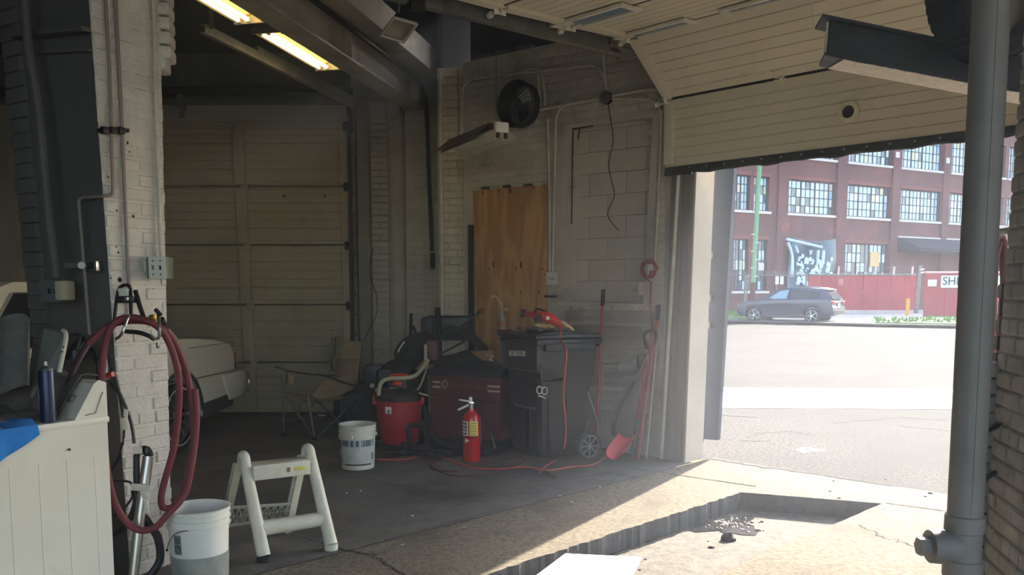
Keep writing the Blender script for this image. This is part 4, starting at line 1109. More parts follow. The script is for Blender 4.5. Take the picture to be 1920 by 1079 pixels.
# ================================================================== RIGHT PILLAR, POLE, LIFT
p0 = W(1858, 800, 3.85); 
def pr(z): # far left edge of the pillar, leaning out as it rises
    x = {0: W(1842, 1079, 3.75).x}.get(None, 0) if False else None
    y0 = W(1845, 1060, 3.78).x; y1 = W(1904, 300, 3.78).x; z0_, z1_ = W(1845, 1060, 3.78).z, W(1904, 300, 3.78).z
    return V((y0 + (y1 - y0) * (z - z0_) / (z1_ - z0_), 3.78, 0))
def pn(z): return pr(z) + V((-0.22, -0.95, 0)) * 0.62
pm = MB(); lv = [0, 0.8, 1.6, 2.4, 3.2, CEIL]; vs = []
for z in lv:
    a, b = pr(z), pn(z); vs += [b + Z * z, a + Z * z, a + V((0.9, 0.2, z)), b + V((1.1, 0, z))]
fs = [[i * 4 + j, i * 4 + (j + 1) % 4, (i + 1) * 4 + (j + 1) % 4, (i + 1) * 4 + j] for i in range(5) for j in range(4)]
pil2 = MB().add(vs, fs).build('trim_2', M['pillar_brick'], None, smooth=False); struct(pil2); pil2['label'] = 'grey painted brick pillar at the right edge'
bricks(pil2, pr, pn, V((-0.974, 0.226, 0)), 0.0, 4.2, M['pillar_brick'], L=0.2, H=0.066, jt=0.011, dep=0.010, jit=0.003)
bricks(pil2, lambda z: pr(z) + V((0.01, 0.05, 0)), lambda z: pr(z) + V((0.4, 0.12, 0)), V((-.2, 1, 0)), 0.0, 1.6, M['pillar_brick'], L=0.2, H=0.066, jt=0.011, dep=0.03, jit=0.01)
for k in range(15):
    z = 0.02 + k * 0.077 * 1.0
    q = pr(z); MB().cbox(V((q.x - 0.012 - 0.02 * (k < 9), 3.83, z + .05)), (0.07, 0.12, 0.07), rz=.2, ch=.014).build('brick', M['pillar_brick'], pil2)

PX, PY, PR_ = W(1832, 530, 3.32).x, 3.32, 0.0655
pole = thing('steel_pole', 'thick grey steel pole standing in front of the right brick pillar', 'pole', (PX, PY, 0))
MB().cyl((PX, PY, 0), (PX, PY, 3.2), PR_, n=36).build('shaft', M['pole'], pole)
zc = W(1808, 970, PY).z
MB().lathe([(PR_, 0), (PR_ + .008, .004), (PR_ + .008, -.0), (PR_ + .008, .0)], (PX, PY, zc), n=32, close=True)
b = MB(); b.lathe([(PR_, 0.012), (PR_ + 0.008, 0.006), (PR_ + 0.009, -0.055), (PR_ + .001, -0.06), (PR_ + 0.001, -0.17), (PR_ + .008, -0.175), (PR_ + .009, -0.24), (PR_, -0.25)], (PX, PY, zc), n=36, close=True)
b.build('tee_fitting', M['pole'], pole)
fcx = W(1752, 1028, PY - 0.02)
b = MB(); b.cyl((PX - .03, PY, fcx.z), (fcx.x + 0.035, PY, fcx.z), 0.062, n=24); b.cyl((fcx.x + .035, PY, fcx.z), (fcx.x - 0.01, PY, fcx.z), 0.070, 0.066, n=24); b.build('branch_collar', M['pole'], pole)
b = MB(); b.cyl((fcx.x - .01, PY, fcx.z), (fcx.x - 0.055, PY, fcx.z), 0.038, n=6); b.build('hex_plug', M['pole'], pole, smooth=False)
MB().pbox((PX - 0.012, PY - PR_ - 0.0015, zc + .02), (0.008, 0, 0), (0, 0.006, 0), (0, 0, 3)).build('weld_seam', M['pole'], pole, smooth=False)
MB().cyl((PX, PY, 0), (PX, PY, 0.02), 0.16, n=24).build('base_plate', M['dark_metal'], pole)
for (x, y) in ((1850, 809), (1848, 900)):
    c = W(x, y, 3.6); o_ = MB().tube([V((PX + .04, 3.4, c.z)), V((pr(c.z).x + .03, 3.76, c.z + .01))], 0.012, n=6).build('pole_tie', M['dark_metal'], None)
    tag(o_, 'upper short steel tie between the pole and the brick pillar' if y == 809 else 'lower short steel tie between the pole and the brick pillar', 'tie')

# runway beam of a lift, sloping away behind the pole
lb = thing('lift_runway', 'charcoal I beam of a car lift with flaking white underside, behind the pole', 'steel beam', W(1560, 80, 4.4))
a0, a1 = W(1548, 72, 4.35), W(2150, 190, 4.95)
du = (a1 - a0).normalized(); dn = V((du.y, -du.x, 0)).normalized()
if dn.y > 0: dn = -dn
dz = du.cross(dn).normalized()
if dz.z < 0: dz = -dz
LB = (a1 - a0).length; hb = 0.175
MB().pbox(a0 - dz * hb / 2 + dn * 0.0 + du * .02, du * LB, dz * hb, -dn * 0.02).build('web', M['beam_dark'], lb, smooth=False)
b = MB(); P = [a0 + dn * 0.10 + dz * (hb / 2 + .0) - du * .03, a0 + dn * 0.02 + dz * (hb / 2) - du * 0.01, a0 - dn * 0.1 + dz * (hb / 2)]
b.prism([a0 + dn * .03 + dz * (hb / 2) - du * .05, a0 - dn * .14 + dz * (hb / 2) + du * .03, a0 - dn * .14 + dz * (hb / 2) + du * LB, a0 + dn * .03 + dz * (hb / 2) + du * LB], dz * 0.014)
b.build('top_flange', M['beam_dark'], lb, smooth=False)
low = MB()
n_ = 60; fr = []
for k in range(n_ + 1):
    fr.append(a0 - dz * (hb / 2) + du * (LB * k / n_ - .04 * (k == 0)) + dn * (0.06 + random.uniform(-.004, .004)))
bk_ = [a0 - dz * (hb / 2) + du * LB - dn * .10, a0 - dz * (hb / 2) - dn * .10 + du * .05]
low.prism(fr + bk_, -dz * 0.016); low.build('lower_flange', M['beam_dark'], lb, smooth=False)
pf = MB(); fr2 = [p - dz * 0.0175 for p in fr[2:]]; pf.prism(fr2 + [bk_[0] - dz * .0175, bk_[1] - dz * .0175 + du * .05], -dz * 0.003); pf.build('flaking_paint', M['beam_white'], lb, smooth=False)
MB().tube([a0 - dz * .085 + du * .02 - dn * .02, a0 + dz * .08 - du * .0 + dn * .004], 0.006, n=5).build('torn_edge', M['beam_white'], lb)
# cross member seen right of the pole
a_ = W(1900, 128, 4.9); o_ = MB().cyl(W(1860, 135, 4.9), W(2100, 118, 5.1), 0.022, n=12).build('cross_rod', M['galv'], lb)
# tyre of the lifted vehicle, resting on the beam
tc = W(1852, -8, 4.55)
tyre = thing('lifted_wheel', 'large black tyre of a vehicle raised on the lift, behind the pole', 'wheel', tc)
ax_ = V((0.35, -0.94, 0)).normalized(); axu = ax_.cross(Z).normalized()
AXT = (axu, Z, ax_)
R1t = 0.325
prf = [(R1t * .62, .085), (R1t * .75, .11), (R1t * .93, .11), (R1t, .075), (R1t, -.075), (R1t * .93, -.11), (R1t * .62, -.1)]
MB().lathe(prf, tc, ax=AXT, n=48, close=True).build('tyre', M['rubber'], tyre)
for k in range(44):
    t = 2 * math.pi * k / 44; d_ = axu * math.cos(t) + Z * math.sin(t); e_ = -axu * math.sin(t) + Z * math.cos(t)
    MB().cbox(tc + d_ * (R1t + .002), (0.03, 0.17, 0.016), ax=(e_, ax_, d_), ch=.003).build('tread_block', M['rubber'], tyre)
b = MB(); b.lathe([(R1t * .64, .09), (R1t * .6, .06), (R1t * .57, -.05), (R1t * .6, -.09)], tc, ax=AXT, n=32, close=True); b.build('rim', M['steel'], tyre)
for k in range(5):
    t = 2 * math.pi * k / 5 + .5; d_ = axu * math.cos(t) + Z * math.sin(t); e_ = -axu * math.sin(t) + Z * math.cos(t)
    MB().cbox(tc + d_ * R1t * .32 + ax_ * .03, (0.05, 0.03, R1t * .56), ax=(e_, ax_, d_), ch=.008).build('spoke', M['steel'], tyre)
MB().cyl(tc - ax_ * .02, tc + ax_ * .05, 0.06, n=20).build('hub', M['steel'], tyre)
# hanging wire in front of the big door
o_ = MB().tube([W(1524, -40, 5.6), W(1523, 10, 5.6), W(1526, 60, 5.6)], 0.004, n=5).build('pull_cord', M['label_white'], None)
tag(o_, 'thin pull cord hanging under the raised overhead door', 'cord')
# ================================================================== STEP STOOL
stool = thing('step_stool', 'white folding two step plastic stool in the foreground left of centre', 'step stool', F(555, 1020))
TLp, TRp = W(456, 856, 4.78), W(577, 842, 5.02)
FLp, FRp = F(495, 1053), F(621, 1031)
BLp, BRp = F(424, 1003), F(544, 1001)
def leg_bar(a, c, w0, w1, name, m='dirty_white', d=None, dep=0.05, rnd=.4):
    """tapered rounded plastic leg from a to c"""
    P = [a.lerp(c, t) for t in (0, .25, .5, .75, 1)]
    return MB().tube(P, 0, n=12, radii=[w0 + (w1 - w0) * t for t in (0, .25, .5, .75, 1)]).build(name, M[m], stool)
for T, Fp, Bp in ((TLp, FLp, BLp), (TRp, FRp, BRp)):
    top = T + Z * 0.0
    fr = (Fp - Bp); fr.z = 0; fr = fr.normalized()
    # rounded crown joining both legs
    crown = [top - fr * 0.028 - Z * 0.05, top - fr * 0.022 - Z * .012, top + Z * 0.005, top + fr * 0.024 - Z * .01, top + fr * 0.034 - Z * 0.05]
    MB().tube(crown, 0.03, n=12, smooth=3, radii=[0.026, .028, .029, .03, .031]).build('crown', M['dirty_white'], stool)
    leg_bar(top + fr * 0.030 - Z * 0.04, Fp + Z * 0.03, 0.032, 0.038, 'leg')
    q = MB(); 
    d_ = (Bp - top).normalized(); sd = d_.cross(fr).normalized()
    s1 = top - fr * 0.024 - Z * 0.04
    # rear leg is a ribbed channel
    q.prism([s1 + fr * .02, s1 - fr * .022, Bp - fr * .03 + Z * 0.012, Bp + fr * .02 + Z * 0.012], sd * 0.012)
    for s_ in (-.022, .02):
        q.prism([s1 + fr * s_, s1 + fr * (s_ + .006), Bp + fr * (s_ + .004 - .004) + Z * .012, Bp + fr * (s_ - .004) + Z * .012], sd * 0.045)
    for k in range(1, 7):
        c_ = s1.lerp(Bp, k / 7.0); q.cbox(c_ + sd * .022, (0.042, 0.005, 0.04), ax=(fr, d_, sd), ch=.001)
    q.build('leg', M['dirty_white'], stool, smooth=False)
    MB().cyl(Fp, Fp + Z * 0.035, 0.040, 0.039, n=16).build('foot_cap', M['black'] if Fp is FLp else M['dirty_white'], stool)
uS = (FRp - FLp); uS.z = 0; uS = uS.normalized(); vS = V((-uS.y, uS.x, 0))
t0, t1 = W(474, 884, 4.72), W(596, 872, 4.92)
cz = (t0.z + t1.z) / 2
c_ = (TLp + TRp) / 2; c_ = V((c_.x, c_.y, cz)) - vS * 0.02
wT = (TRp - TLp).length - 0.055
MB().cbox(c_ - vS * 0.0, (wT, 0.165, 0.05), ax=(uS, vS, Z), ch=0.008).build('tread', M['dirty_white'], stool)
MB().cbox(c_ - vS * 0.084 - Z * .012, (wT * .98, 0.012, 0.085), ax=(uS, vS, Z), ch=0.004).build('tread_apron', M['dirty_white'], stool)
MB().cbox(c_ - vS * 0.092 - Z * .012 + uS * wT * .30, (0.062, 0.002, 0.022), ax=(uS, vS, Z), ch=0.0008).build('warning_label', M['label_yellow'], stool)
MB().cbox(c_ - vS * 0.092 - Z * .012 + uS * wT * .1, (0.02, 0.002, 0.028), ax=(uS, vS, Z), ch=0.0008).build('print', M['cardboard'], stool)
a_, b_ = FLp.lerp(TLp, .30), FRp.lerp(TRp, .30)
MB().tube([a_, b_], 0.043, n=16).build('lower_step', M['dirty_white'], stool)
text('lettering', 'Y TOP', 0.032, (a_ + b_) / 2 + V((-.015, -.0445, 0.014)), uS, Z * .95 + vS * .3, M['dk'], stool, .0006)
# rear lattice panel between the back legs
la, lb_ = BLp.lerp(TLp, .36), BRp.lerp(TRp, .36)
lc, ld = BLp.lerp(TLp, .12), BRp.lerp(TRp, .20)
b = MB()
for p, q in ((la, lb_), (lc, ld)): b.tube([p, q], 0.011, n=6)
for k in range(9):
    s_, e_ = k / 9, (k + 1) / 9
    b.tube([la.lerp(lb_, s_), lc.lerp(ld, e_)], 0.0035, n=4); b.tube([la.lerp(lb_, e_), lc.lerp(ld, s_)], 0.0035, n=4); b.tube([la.lerp(lb_, e_), lc.lerp(ld, e_)], 0.0035, n=4)
b.tube([la.lerp(lc, .5), lb_.lerp(ld, .5)], .0035, n=4)
b.build('lattice_panel', M['dirty_white'], stool)

# ================================================================== BUCKETS
def bucket(name, label, c, m, R=0.15, H=0.365, grp=None, label_fn=None):
    r = thing(name, label, 'bucket', c)
    s_ = R / 0.15
    prof = [(0.0, 0.004), (.128, 0.0), (.131, .004), (.142, H - .095), (.142, H - .092), (.152, H - .09), (.152, H - .084), (.144, H - .082), (.1445, H - .058), (.153, H - .056), (.153, H - .050), (.146, H - .048), (.147, H - .026), (.152, H - .024), (.152, H - .019), (.148, H - .017), (.149, H - .004), (.154, H), (.149, H + .002), (.1455, H - .004), (.140, H - .1), (.126, .01), (0, .008)]
    MB().lathe([(a * s_, z) for a, z in prof], c, n=48).build('body', m, r)
    return r
bm_ = mat('translucent_white_plastic', (232, 230, 222), 0.45, rgb2=(222, 220, 208), scale=4)
fb = F(372, 1105); fb = W(372, 964, 4.33); fb.z = 0
bk1 = bucket('bucket', 'white plastic bucket in the bottom left corner, wire handle down, murky water inside', fb, bm_, 0.157, 0.385)
# water line: darker lower body seen through the plastic
MB().lathe([(.1405, .012), (.1455, .145), (.1458, .15), (.1400, .15)], fb, n=48, close=True).build('water_band', mat('murky_water_band', (128, 134, 132), .4, rgb2=(168, 168, 154), scale=7), bk1)
lc_ = W(344, 1030, fb.y - .16)
b = MB()
def on_bucket(c, R, ang, z, dr=0.0): return V((c.x + math.cos(ang) * (R + dr), c.y + math.sin(ang) * (R + dr), z))
def curved_label(c, R0, R1, z0, z1, a0, a1, m, name, parent, n=8):
    vs = []
    for (z, R) in ((z0, R0), (z1, R1)):
        for k in range(n + 1): vs.append(on_bucket(c, R, a0 + (a1 - a0) * k / n, z))
    return MB().add(vs, [[k, k + 1, n + 1 + k + 1, n + 1 + k] for k in range(n)]).build(name, m, parent)
A0 = math.radians(-113)
curved_label(fb, .1475, .151, .17, .27, A0 - .16, A0 + .14, mat('worn_print', (150, 150, 144), .6, rgb2=(96, 98, 98), scale=60, world=False), 'printed_label', bk1)
pr_ = MB(); cc = on_bucket(fb, .1515, A0, .20); tx_ = V((-math.sin(A0), math.cos(A0), 0))
pr_.tube([cc + tx_ * math.cos(t) * .017 + Z * math.sin(t) * .02 for t in [2 * math.pi * i / 16 for i in range(17)]], .0018, n=4, caps=False)
pr_.tube([cc + tx_ * .012 + Z * .014, cc - tx_ * .012 - Z * .014], .0016, n=4)
for k in range(4): pr_.tube([cc + tx_ * -.017 + Z * (.032 + k * .009), cc + tx_ * .015 + Z * (.032 + k * .009)], .0013, n=4)
pr_.build('print_marks', M['label_black'], bk1)
hp_ = [W(330, 1001, 4.17), W(318, 1016, 4.14), W(313, 1032, 4.13)]
MB().tube([W(352, 996, 4.17)] + hp_, .0022, n=6, smooth=4).build('wire_handle', M['dark_metal'], bk1); MB().ball(hp_[-1], (.007, .007, .007), n=8).build('handle_end', M['black'], bk1)
MB().cbox(W(338, 994, 4.19), (.03, .014, .022), ch=.004).build('handle_ear', bm_, bk1)

cb_ = W(670, 795, 7.15); cb_.z = 0
bk2 = bucket('bucket', 'white paint bucket with a torn label, beside the red shop vacuum', cb_, M['dirty_white'], 0.157, 0.375)
def lab(z0, z1, d0, d1, m, name):
    R = lambda z: (.131 + (.142 - .131) * z / .28) * .157 / .15 + .0012
    return curved_label(cb_, R(z0), R(z1), z0, z1, math.radians(d0), math.radians(d1), m, name, bk2, 10)
lab(.05, .255, -170, -10, mat('bucket_label_white', (206, 204, 194), .6, rgb2=(186, 184, 174), scale=14), 'paper_label')
R_ = lambda z: (.131 + (.142 - .131) * z / .28) * .157 / .15 + .0022
for (z0, z1, d0, d1, mm) in ((.20, .252, -140, -20, 'label_grey'), (.17, .25, -165, -146, 'label_black'), (.04, .052, -128, -30, 'label_black'), (.055, .10, -150, -143, 'label_black'), (.08, .14, -28, -18, 'label_grey'), (.04, .08, -166, -156, 'label_grey')):
    curved_label(cb_, R_(z0), R_(z1), z0, z1, math.radians(d0), math.radians(d1), M[mm], 'print_block', bk2, 6)
for k in range(5): curved_label(cb_, R_(.1), R_(.1), .10 + k * .014, .105 + k * .014, math.radians(-162), math.radians(-148), M['label_grey'], 'print_line', bk2, 3)
text('print', 'E1', .05, cb_ + V((.075, -.128, .228)), V((.86, .5, 0)), Z, M['label_white'], bk2, .001)
for a in (20, 160, -100): MB().cbox(on_bucket(cb_, .152, math.radians(a), .283), (.03, .03, .03), rz=math.radians(a), ch=.006).build('handle_ear', M['dirty_white'], bk2)
ps = MB(); ps.tube([on_bucket(cb_, .157, math.radians(-108 - k * 6), .285 - .03 * math.sin(k / 10 * math.pi)) for k in range(12)], .004, n=5)
ps.build('wire_handle', M['dirty_white'], bk2)

# ================================================================== SHOP VACUUM
vb = W(749, 800, 8.05); vb.z = 0
vac = thing('shop_vacuum', 'red and black shop vacuum behind the paint bucket', 'vacuum', vb)
zt_ = W(749, 752, 7.85).z
MB().lathe([(0, .055), (.165, .055), (.178, .07), (.205, .30), (.216, zt_ - .02), (.223, zt_ - .015), (.223, zt_), (.2, zt_)], vb, n=40, close=True).build('drum', M['vac_red'], vac)
MB().lathe([(.228, zt_ - .012), (.230, zt_ + .035), (.20, zt_ + .075), (.14, zt_ + .10), (.10, zt_ + .11), (0, zt_ + .11)], vb, n=40).build('lid', M['black'], vac)
MB().cbox(vb + V((.0, -.02, zt_ + .14)), (.19, .17, .13), ch=.04).build('motor_head', M['black'], vac)
MB().ball(vb + V((.0, -.075, zt_ + .15)), (.062, .05, .03), n=16).build('red_cap', M['red_tool'], vac)
MB().tube([vb + V((-.075, -.05, zt_ + .19)), vb + V((-.06, -.05, zt_ + .225)), vb + V((.08, -.05, zt_ + .225)), vb + V((.105, -.05, zt_ + .18))], .012, n=8, smooth=3).build('carry_handle', M['red_tool'], vac)
MB().cbox(vb + V((-.04, -.115, zt_ + .10)), (.06, .004, .018), ch=.001).build('badge', M['label_white'], vac)
for s_ in (-1, 1): MB().cbox(vb + V((s_ * .225, -.03, zt_ - .02)), (.04, .07, .07), ch=.01).build('latch', M['red'], vac)
c_ = vb + V((-.075, -.19, zt_ - .09)); MB().cbox(c_ - V((0, .012, 0)), (.062, .006, .065), rz=-.3, ch=.001).build('label', M['label_white'], vac)
MB().cbox(c_ - V((-.004, .017, 0.01)), (.02, .003, .03), rz=-.3, ch=.001).build('label_print', M['label_grey'], vac)
for a in (-65, -150, 30, 150):
    q = on_bucket(vb, .19, math.radians(a), .05)
    MB().cbox(q, (.10, .09, .075), rz=math.radians(a), ch=.02).build('caster_foot', M['black'], vac)
    MB().cyl(V((q.x, q.y, .022)) + V((-.012, 0, 0)), V((q.x, q.y, .022)) + V((.012, 0, 0)), .022, n=12).build('wheel', M['black_matte'], vac)
MB().tube([W(770, 832, 7.78), W(765, 805, 7.8), W(775, 797, 7.8), W(795, 803, 7.85), W(800, 832, 7.9)], .022, n=8, smooth=3).build('foot_arch', M['black'], vac)
# cream bent hose handle over the vacuum
o_ = MB().tube([W(710, 742, 7.9), W(713, 722, 7.9), W(727, 711, 7.9), W(770, 708, 7.9), W(787, 697, 8.0), W(803, 676, 8.1)], .020, n=10, smooth=5).build('bent_tube', M['tan_pipe'], None)
tag(o_, 'cream bent plastic tube arching over the shop vacuum', 'tube')
o_ = MB().tube([W(803, 682, 8.2), W(790, 720, 8.1), W(782, 735, 8.0), W(802, 742, 7.95)], .010, n=8, smooth=4).build('strap', M['tan_pipe'], None); tag(o_, 'thin cream strap hanging right of the vacuum lid', 'strap')

# ================================================================== CAMP CHAIR
ch = thing('camp_chair', 'tan canvas folding camp chair with cup holder arm beside the closed garage door', 'chair', F(600, 815))
def pole_(pts, r=.010, name='leg', m='galv'): return MB().tube(pts, r, n=8).build(name, M[m], ch)
A_ = W(533, 820, 8.75); B_ = F(590, 826); C_ = W(686, 790, 9.35); C_.z = .01; D_ = W(563, 800, 9.6); D_.z = .01
A_.z = .01
aT, bT, cT_, dT = W(527, 702, 8.7), W(577, 745, 8.5), W(683, 740, 9.2), W(640, 735, 9.6)
pole_([A_, W(529, 650 + 52, 8.7)]); pole_([B_, W(577, 742, 8.5)])
pole_([B_, W(533, 735, 8.72)]); pole_([B_, W(681, 738, 9.15)], .011); pole_([W(587, 745, 8.55), W(641, 795, 9.1)], .009)
pole_([W(533, 737, 8.75), W(597, 745, 9.4)], .008); pole_([D_, W(600, 742, 9.3)], .008); pole_([W(563, 755, 9.2), D_ + Z * .1], .008)
pole_([C_, W(680, 690, 9.2), W(678, 640, 9.35)], .010); pole_([C_ - V((.28, 0, 0)), W(641, 735, 9.6)], .009)
for p in (A_, B_, C_, D_): MB().cbox(V((p.x, p.y, .02)), (.05, .05, .035), ch=.01).build('foot', M['black'], ch)
pole_([W(530, 690, 8.68), W(537, 698, 8.66), W(533, 740, 8.7)], .011, 'joint_tube')
# seat sling
q00, q10, q11, q01 = W(533, 737, 8.7), W(580, 748, 8.52), W(666, 738, 9.05), W(632, 735, 9.55)
def seat(u, v):
    a = q00.lerp(q10, u); c = q01.lerp(q11, u); p = a.lerp(c, v); sag = math.sin(u * math.pi) * .07 + math.sin(v * math.pi) * .05
    return p - Z * (sag * .7) + Z * (0.10 * max(0, v - .7)) * 0
MB().sheet(seat, 12, 12, .006).build('seat', M['canvas'], ch)
front = [W(537, 740, 8.68), W(556, 758, 8.6), W(580, 748, 8.5)]
# backrest sling
k00, k10, k11, k01 = W(632, 735, 9.45), W(668, 728, 9.15), W(679, 642, 9.45), W(622, 634, 9.7)
def back(u, v):
    p = k00.lerp(k10, u).lerp(k01.lerp(k11, u), v); return p - V((-.5, -.8, 0)) * (-.05) * math.sin(u * math.pi) * math.sin(min(1, v * 1.2) * math.pi * .8)
MB().sheet(back, 12, 14, .007).build('backrest', M['canvas'], ch)
def band(u, v): return back(.16 + .8 * u, .62 + .37 * v) + V((-.02, -.03, 0))
MB().sheet(band, 8, 6, .02).build('headrest', M['canvas'], ch)
def side_(u, v):
    a = W(584, 745, 8.55).lerp(W(662, 730, 9.1), u); c = W(606, 715, 8.9).lerp(W(672, 700, 9.2), u); return a.lerp(c, v) - Z * .05 * math.sin(u * math.pi) * (1 - v)
MB().sheet(side_, 8, 5, .005).build('side_panel', M['canvas'], ch)
# arms
def arm(pts, w, name):
    pts, _ = catmull([V(p) for p in pts], 6); vs = []
    for i, p in enumerate(pts):
        d = (pts[min(i + 1, len(pts) - 1)] - pts[max(i - 1, 0)]).normalized(); sd = d.cross(Z).normalized()
        for (a, z) in ((-w, 0), (w, 0), (w * .9, .014), (-w * .9, .014)): vs.append(p + sd * a + Z * z)
    n = len(pts); fs = [[i * 4 + j, i * 4 + (j + 1) % 4, (i + 1) * 4 + (j + 1) % 4, (i + 1) * 4 + j] for i in range(n - 1) for j in range(4)] + [[3, 2, 1, 0], [(n - 1) * 4 + j for j in range(4)]]
    return MB().add(vs, fs).build(name, M['car_trim'], ch)
arm([W(516, 689, 8.8), W(540, 697, 8.85), W(570, 702, 9.1), W(600, 705, 9.4), W(628, 706, 9.6)], .035, 'arm')
arm([W(598, 704, 8.65), W(620, 710, 8.75), W(645, 719, 8.9), W(675, 727, 9.05), W(690, 729, 9.1)], .038, 'arm')
c_ = W(545, 712, 8.8); MB().lathe([(.045, .05), (.042, -.045), (0, -.048)], c_, n=14, close=True).build('cup_holder', M['canvas'], ch)
tw = MB().sheet(lambda u, v: W(622 + 10 * u + 3 * math.sin(v * 6), 632 + 64 * v, 9.55 - .12 * u) + V((0, -.02 * math.sin(u * 9 + v * 3), 0)), 6, 12, .01).build('hanging_rag', mat('olive_rag', (128, 128, 104), .95, rgb2=(110, 110, 90), scale=18), None)
tag(tw, 'olive rag draped over the back of the camp chair', 'rag')
cr_ = thing('storage_bin', 'dark blue plastic bin on the floor under the camp chair', 'bin', W(655, 800, 9.5) * V((1, 1, 0)) if False else V((W(655, 780, 9.55).x, 9.55, 0)))
bl_ = mat('navy_plastic', (28, 36, 58), .5); bx_ = V((W(658, 780, 9.6).x, 9.65, 0))
MB().cbox(bx_ + Z * .18, (.36, .26, .34), ch=.02).build('body', bl_, cr_); MB().cbox(bx_ + Z * .36, (.39, .29, .03), ch=.01).build('rim', bl_, cr_)
for k in range(3): MB().cbox(bx_ + V((-.12 + k * .12, -.133, .18)), (.02, .012, .28), ch=.004).build('rib', bl_, cr_)
o_ = MB().cbox(V((W(604, 783, 10.1).x, 10.1, .012)), (.09, .03, .02), ch=.005).build('paper_scrap', M['label_white'], None); tag(o_, 'small white scrap lying at the foot of the closed garage door', 'scrap')

# ================================================================== FIRE EXTINGUISHER
fe = F(884, 864); ext = thing('fire_extinguisher', 'red fire extinguisher standing on the floor before the wheeled cart', 'fire extinguisher', fe)
r_ = .078; H_ = W(884, 780, fe.y).z - .03
MB().lathe([(0, .0), (r_ - .008, 0), (r_, .012), (r_, H_ - .02), (r_ * .93, H_ + .025), (r_ * .68, H_ + .055), (r_ * .35, H_ + .075), (r_ * .3, H_ + .095), (0, H_ + .095)], fe, n=32).build('cylinder', M['red_paint'], ext)
MB().lathe([(r_ + .001, H_ - .155), (r_ + .0015, H_ - .15), (r_ + .001, H_ - .145)], fe, n=32, close=True).build('black_band', M['label_black'], ext)
for a0_, a1_, mm in ((-165, -108, 'label_white'), (-100, -40, 'label_yellow')):
    curved_label(fe, r_ + .0012, r_ + .0012, H_ - .14, H_ - .01, math.radians(a0_), math.radians(a1_), M[mm], 'label', ext)
for k in range(4):
    for j in range(2):
        curved_label(fe, r_ + .002, r_ + .002, H_ - .13 + k * .03, H_ - .112 + k * .03, math.radians(-158 + j * 24), math.radians(-142 + j * 24), M['label_black'], 'label_print', ext, 3)
for k in range(5): curved_label(fe, r_ + .002, r_ + .002, H_ - .128 + k * .024, H_ - .122 + k * .024, math.radians(-90), math.radians(-52), M['cardboard'], 'label_print', ext, 3)
q = on_bucket(fe, r_ + .002, math.radians(-118), .19); d_ = V((-math.sin(math.radians(-118)), math.cos(math.radians(-118)), 0))
MB().prism([q - d_ * .016 + Z * .022, q + d_ * .028, q - d_ * .016 - Z * .022], V((-.3, -.9, 0)) * .002).build('arrow_mark', M['label_white'], ext, smooth=False)
nk = fe + Z * (H_ + .09)
MB().cyl(nk, nk + Z * .045, .018, n=12).build('valve', M['steel'], ext)
MB().cbox(nk + V((-.0, 0, .05)), (.05, .03, .03), ch=.005).build('valve_head', M['chrome'], ext)
MB().prism([nk + V((.02, 0, .052)), nk + V((-.105, 0, .075)), nk + V((-.108, 0, .088)), nk + V((.02, 0, .07))], V((0, .024, 0))).build('lever', M['steel'], ext, smooth=False)
MB().prism([nk + V((.01, 0, .04)), nk + V((-.115, 0, -.018)), nk + V((-.12, 0, -.002)), nk + V((.0, 0, .058))], V((0, .024, 0))).build('carry_handle', M['steel'], ext, smooth=False)
MB().cbox(nk + V((-.005, -.01, .09)), (.03, .015, .035), rz=.3, ch=.006).build('gauge', M['label_white'], ext)
MB().tube([nk + V((.01, 0, .06)), nk + V((.03, 0, .1))], .004, n=5).build('safety_pin', M['dark_metal'], ext)
MB().tube([nk + V((.02, 0, .05)), nk + V((.05, .01, .07)), W(905, 785, fe.y), W(917, 810, fe.y), W(924, 832, fe.y)], .009, n=8, smooth=5).build('hose', M['rubber'], ext)
MB().cyl(W(921, 818, fe.y), W(929, 842, fe.y), .006, .010, n=8).build('nozzle', M['galv'], ext)
MB().tube([on_bucket(fe, r_ + .006, -.2, H_ + .03), on_bucket(fe, r_ + .008, -.2, H_ - .16), on_bucket(fe, r_ + .008, -.2, .14)], .003, n=5).build('bracket_strap', M['galv'], ext)

# ================================================================== WHEELED CART
ca = math.radians(30)
cs, cf = V((math.cos(ca), math.sin(ca), 0)), V((-math.sin(ca), math.cos(ca), 0))   # along its side, along its front
K = F(1010, 866); K = V((K.x, K.y + .02, 0))
cart = thing('wheeled_cart', 'large charcoal wheeled trash cart with 18 painted on it, by the brick wall', 'trash cart', K)
LS, LFt = .60, .60      # side length, front width
def kp(s, f, z): return K + cs * s + cf * f + Z * z
# body as lofted rings (side, front, z)
ringz = [(0.02, .05, .50, .04, .56), (0.10, .03, .52, .03, .57), (0.52, .015, .55, .015, .585), (0.66, .008, .575, .01, .59), (0.80, .0, .60, .0, .60), (1.03, -.01, .63, -.01, .61)]
vs = []; 
for z, s0, s1, f0, f1 in ringz:
    for (s_, f__) in ((s0 + .03, f0), (s1 - .03, f0), (s1, f0 + .03), (s1, f1 - .03), (s1 - .03, f1), (s0 + .03, f1), (s0, f1 - .03), (s0, f0 + .03)): vs.append(kp(s_, f__, z))
n8 = 8; nr = len(ringz)
fs = [[i * n8 + j, i * n8 + (j + 1) % n8, (i + 1) * n8 + (j + 1) % n8, (i + 1) * n8 + j] for i in range(nr - 1) for j in range(n8)] + [list(range(7, -1, -1)), [(nr - 1) * n8 + j for j in range(8)]]
MB().add(vs, fs).build('body', M['cart'], cart, angle=25)
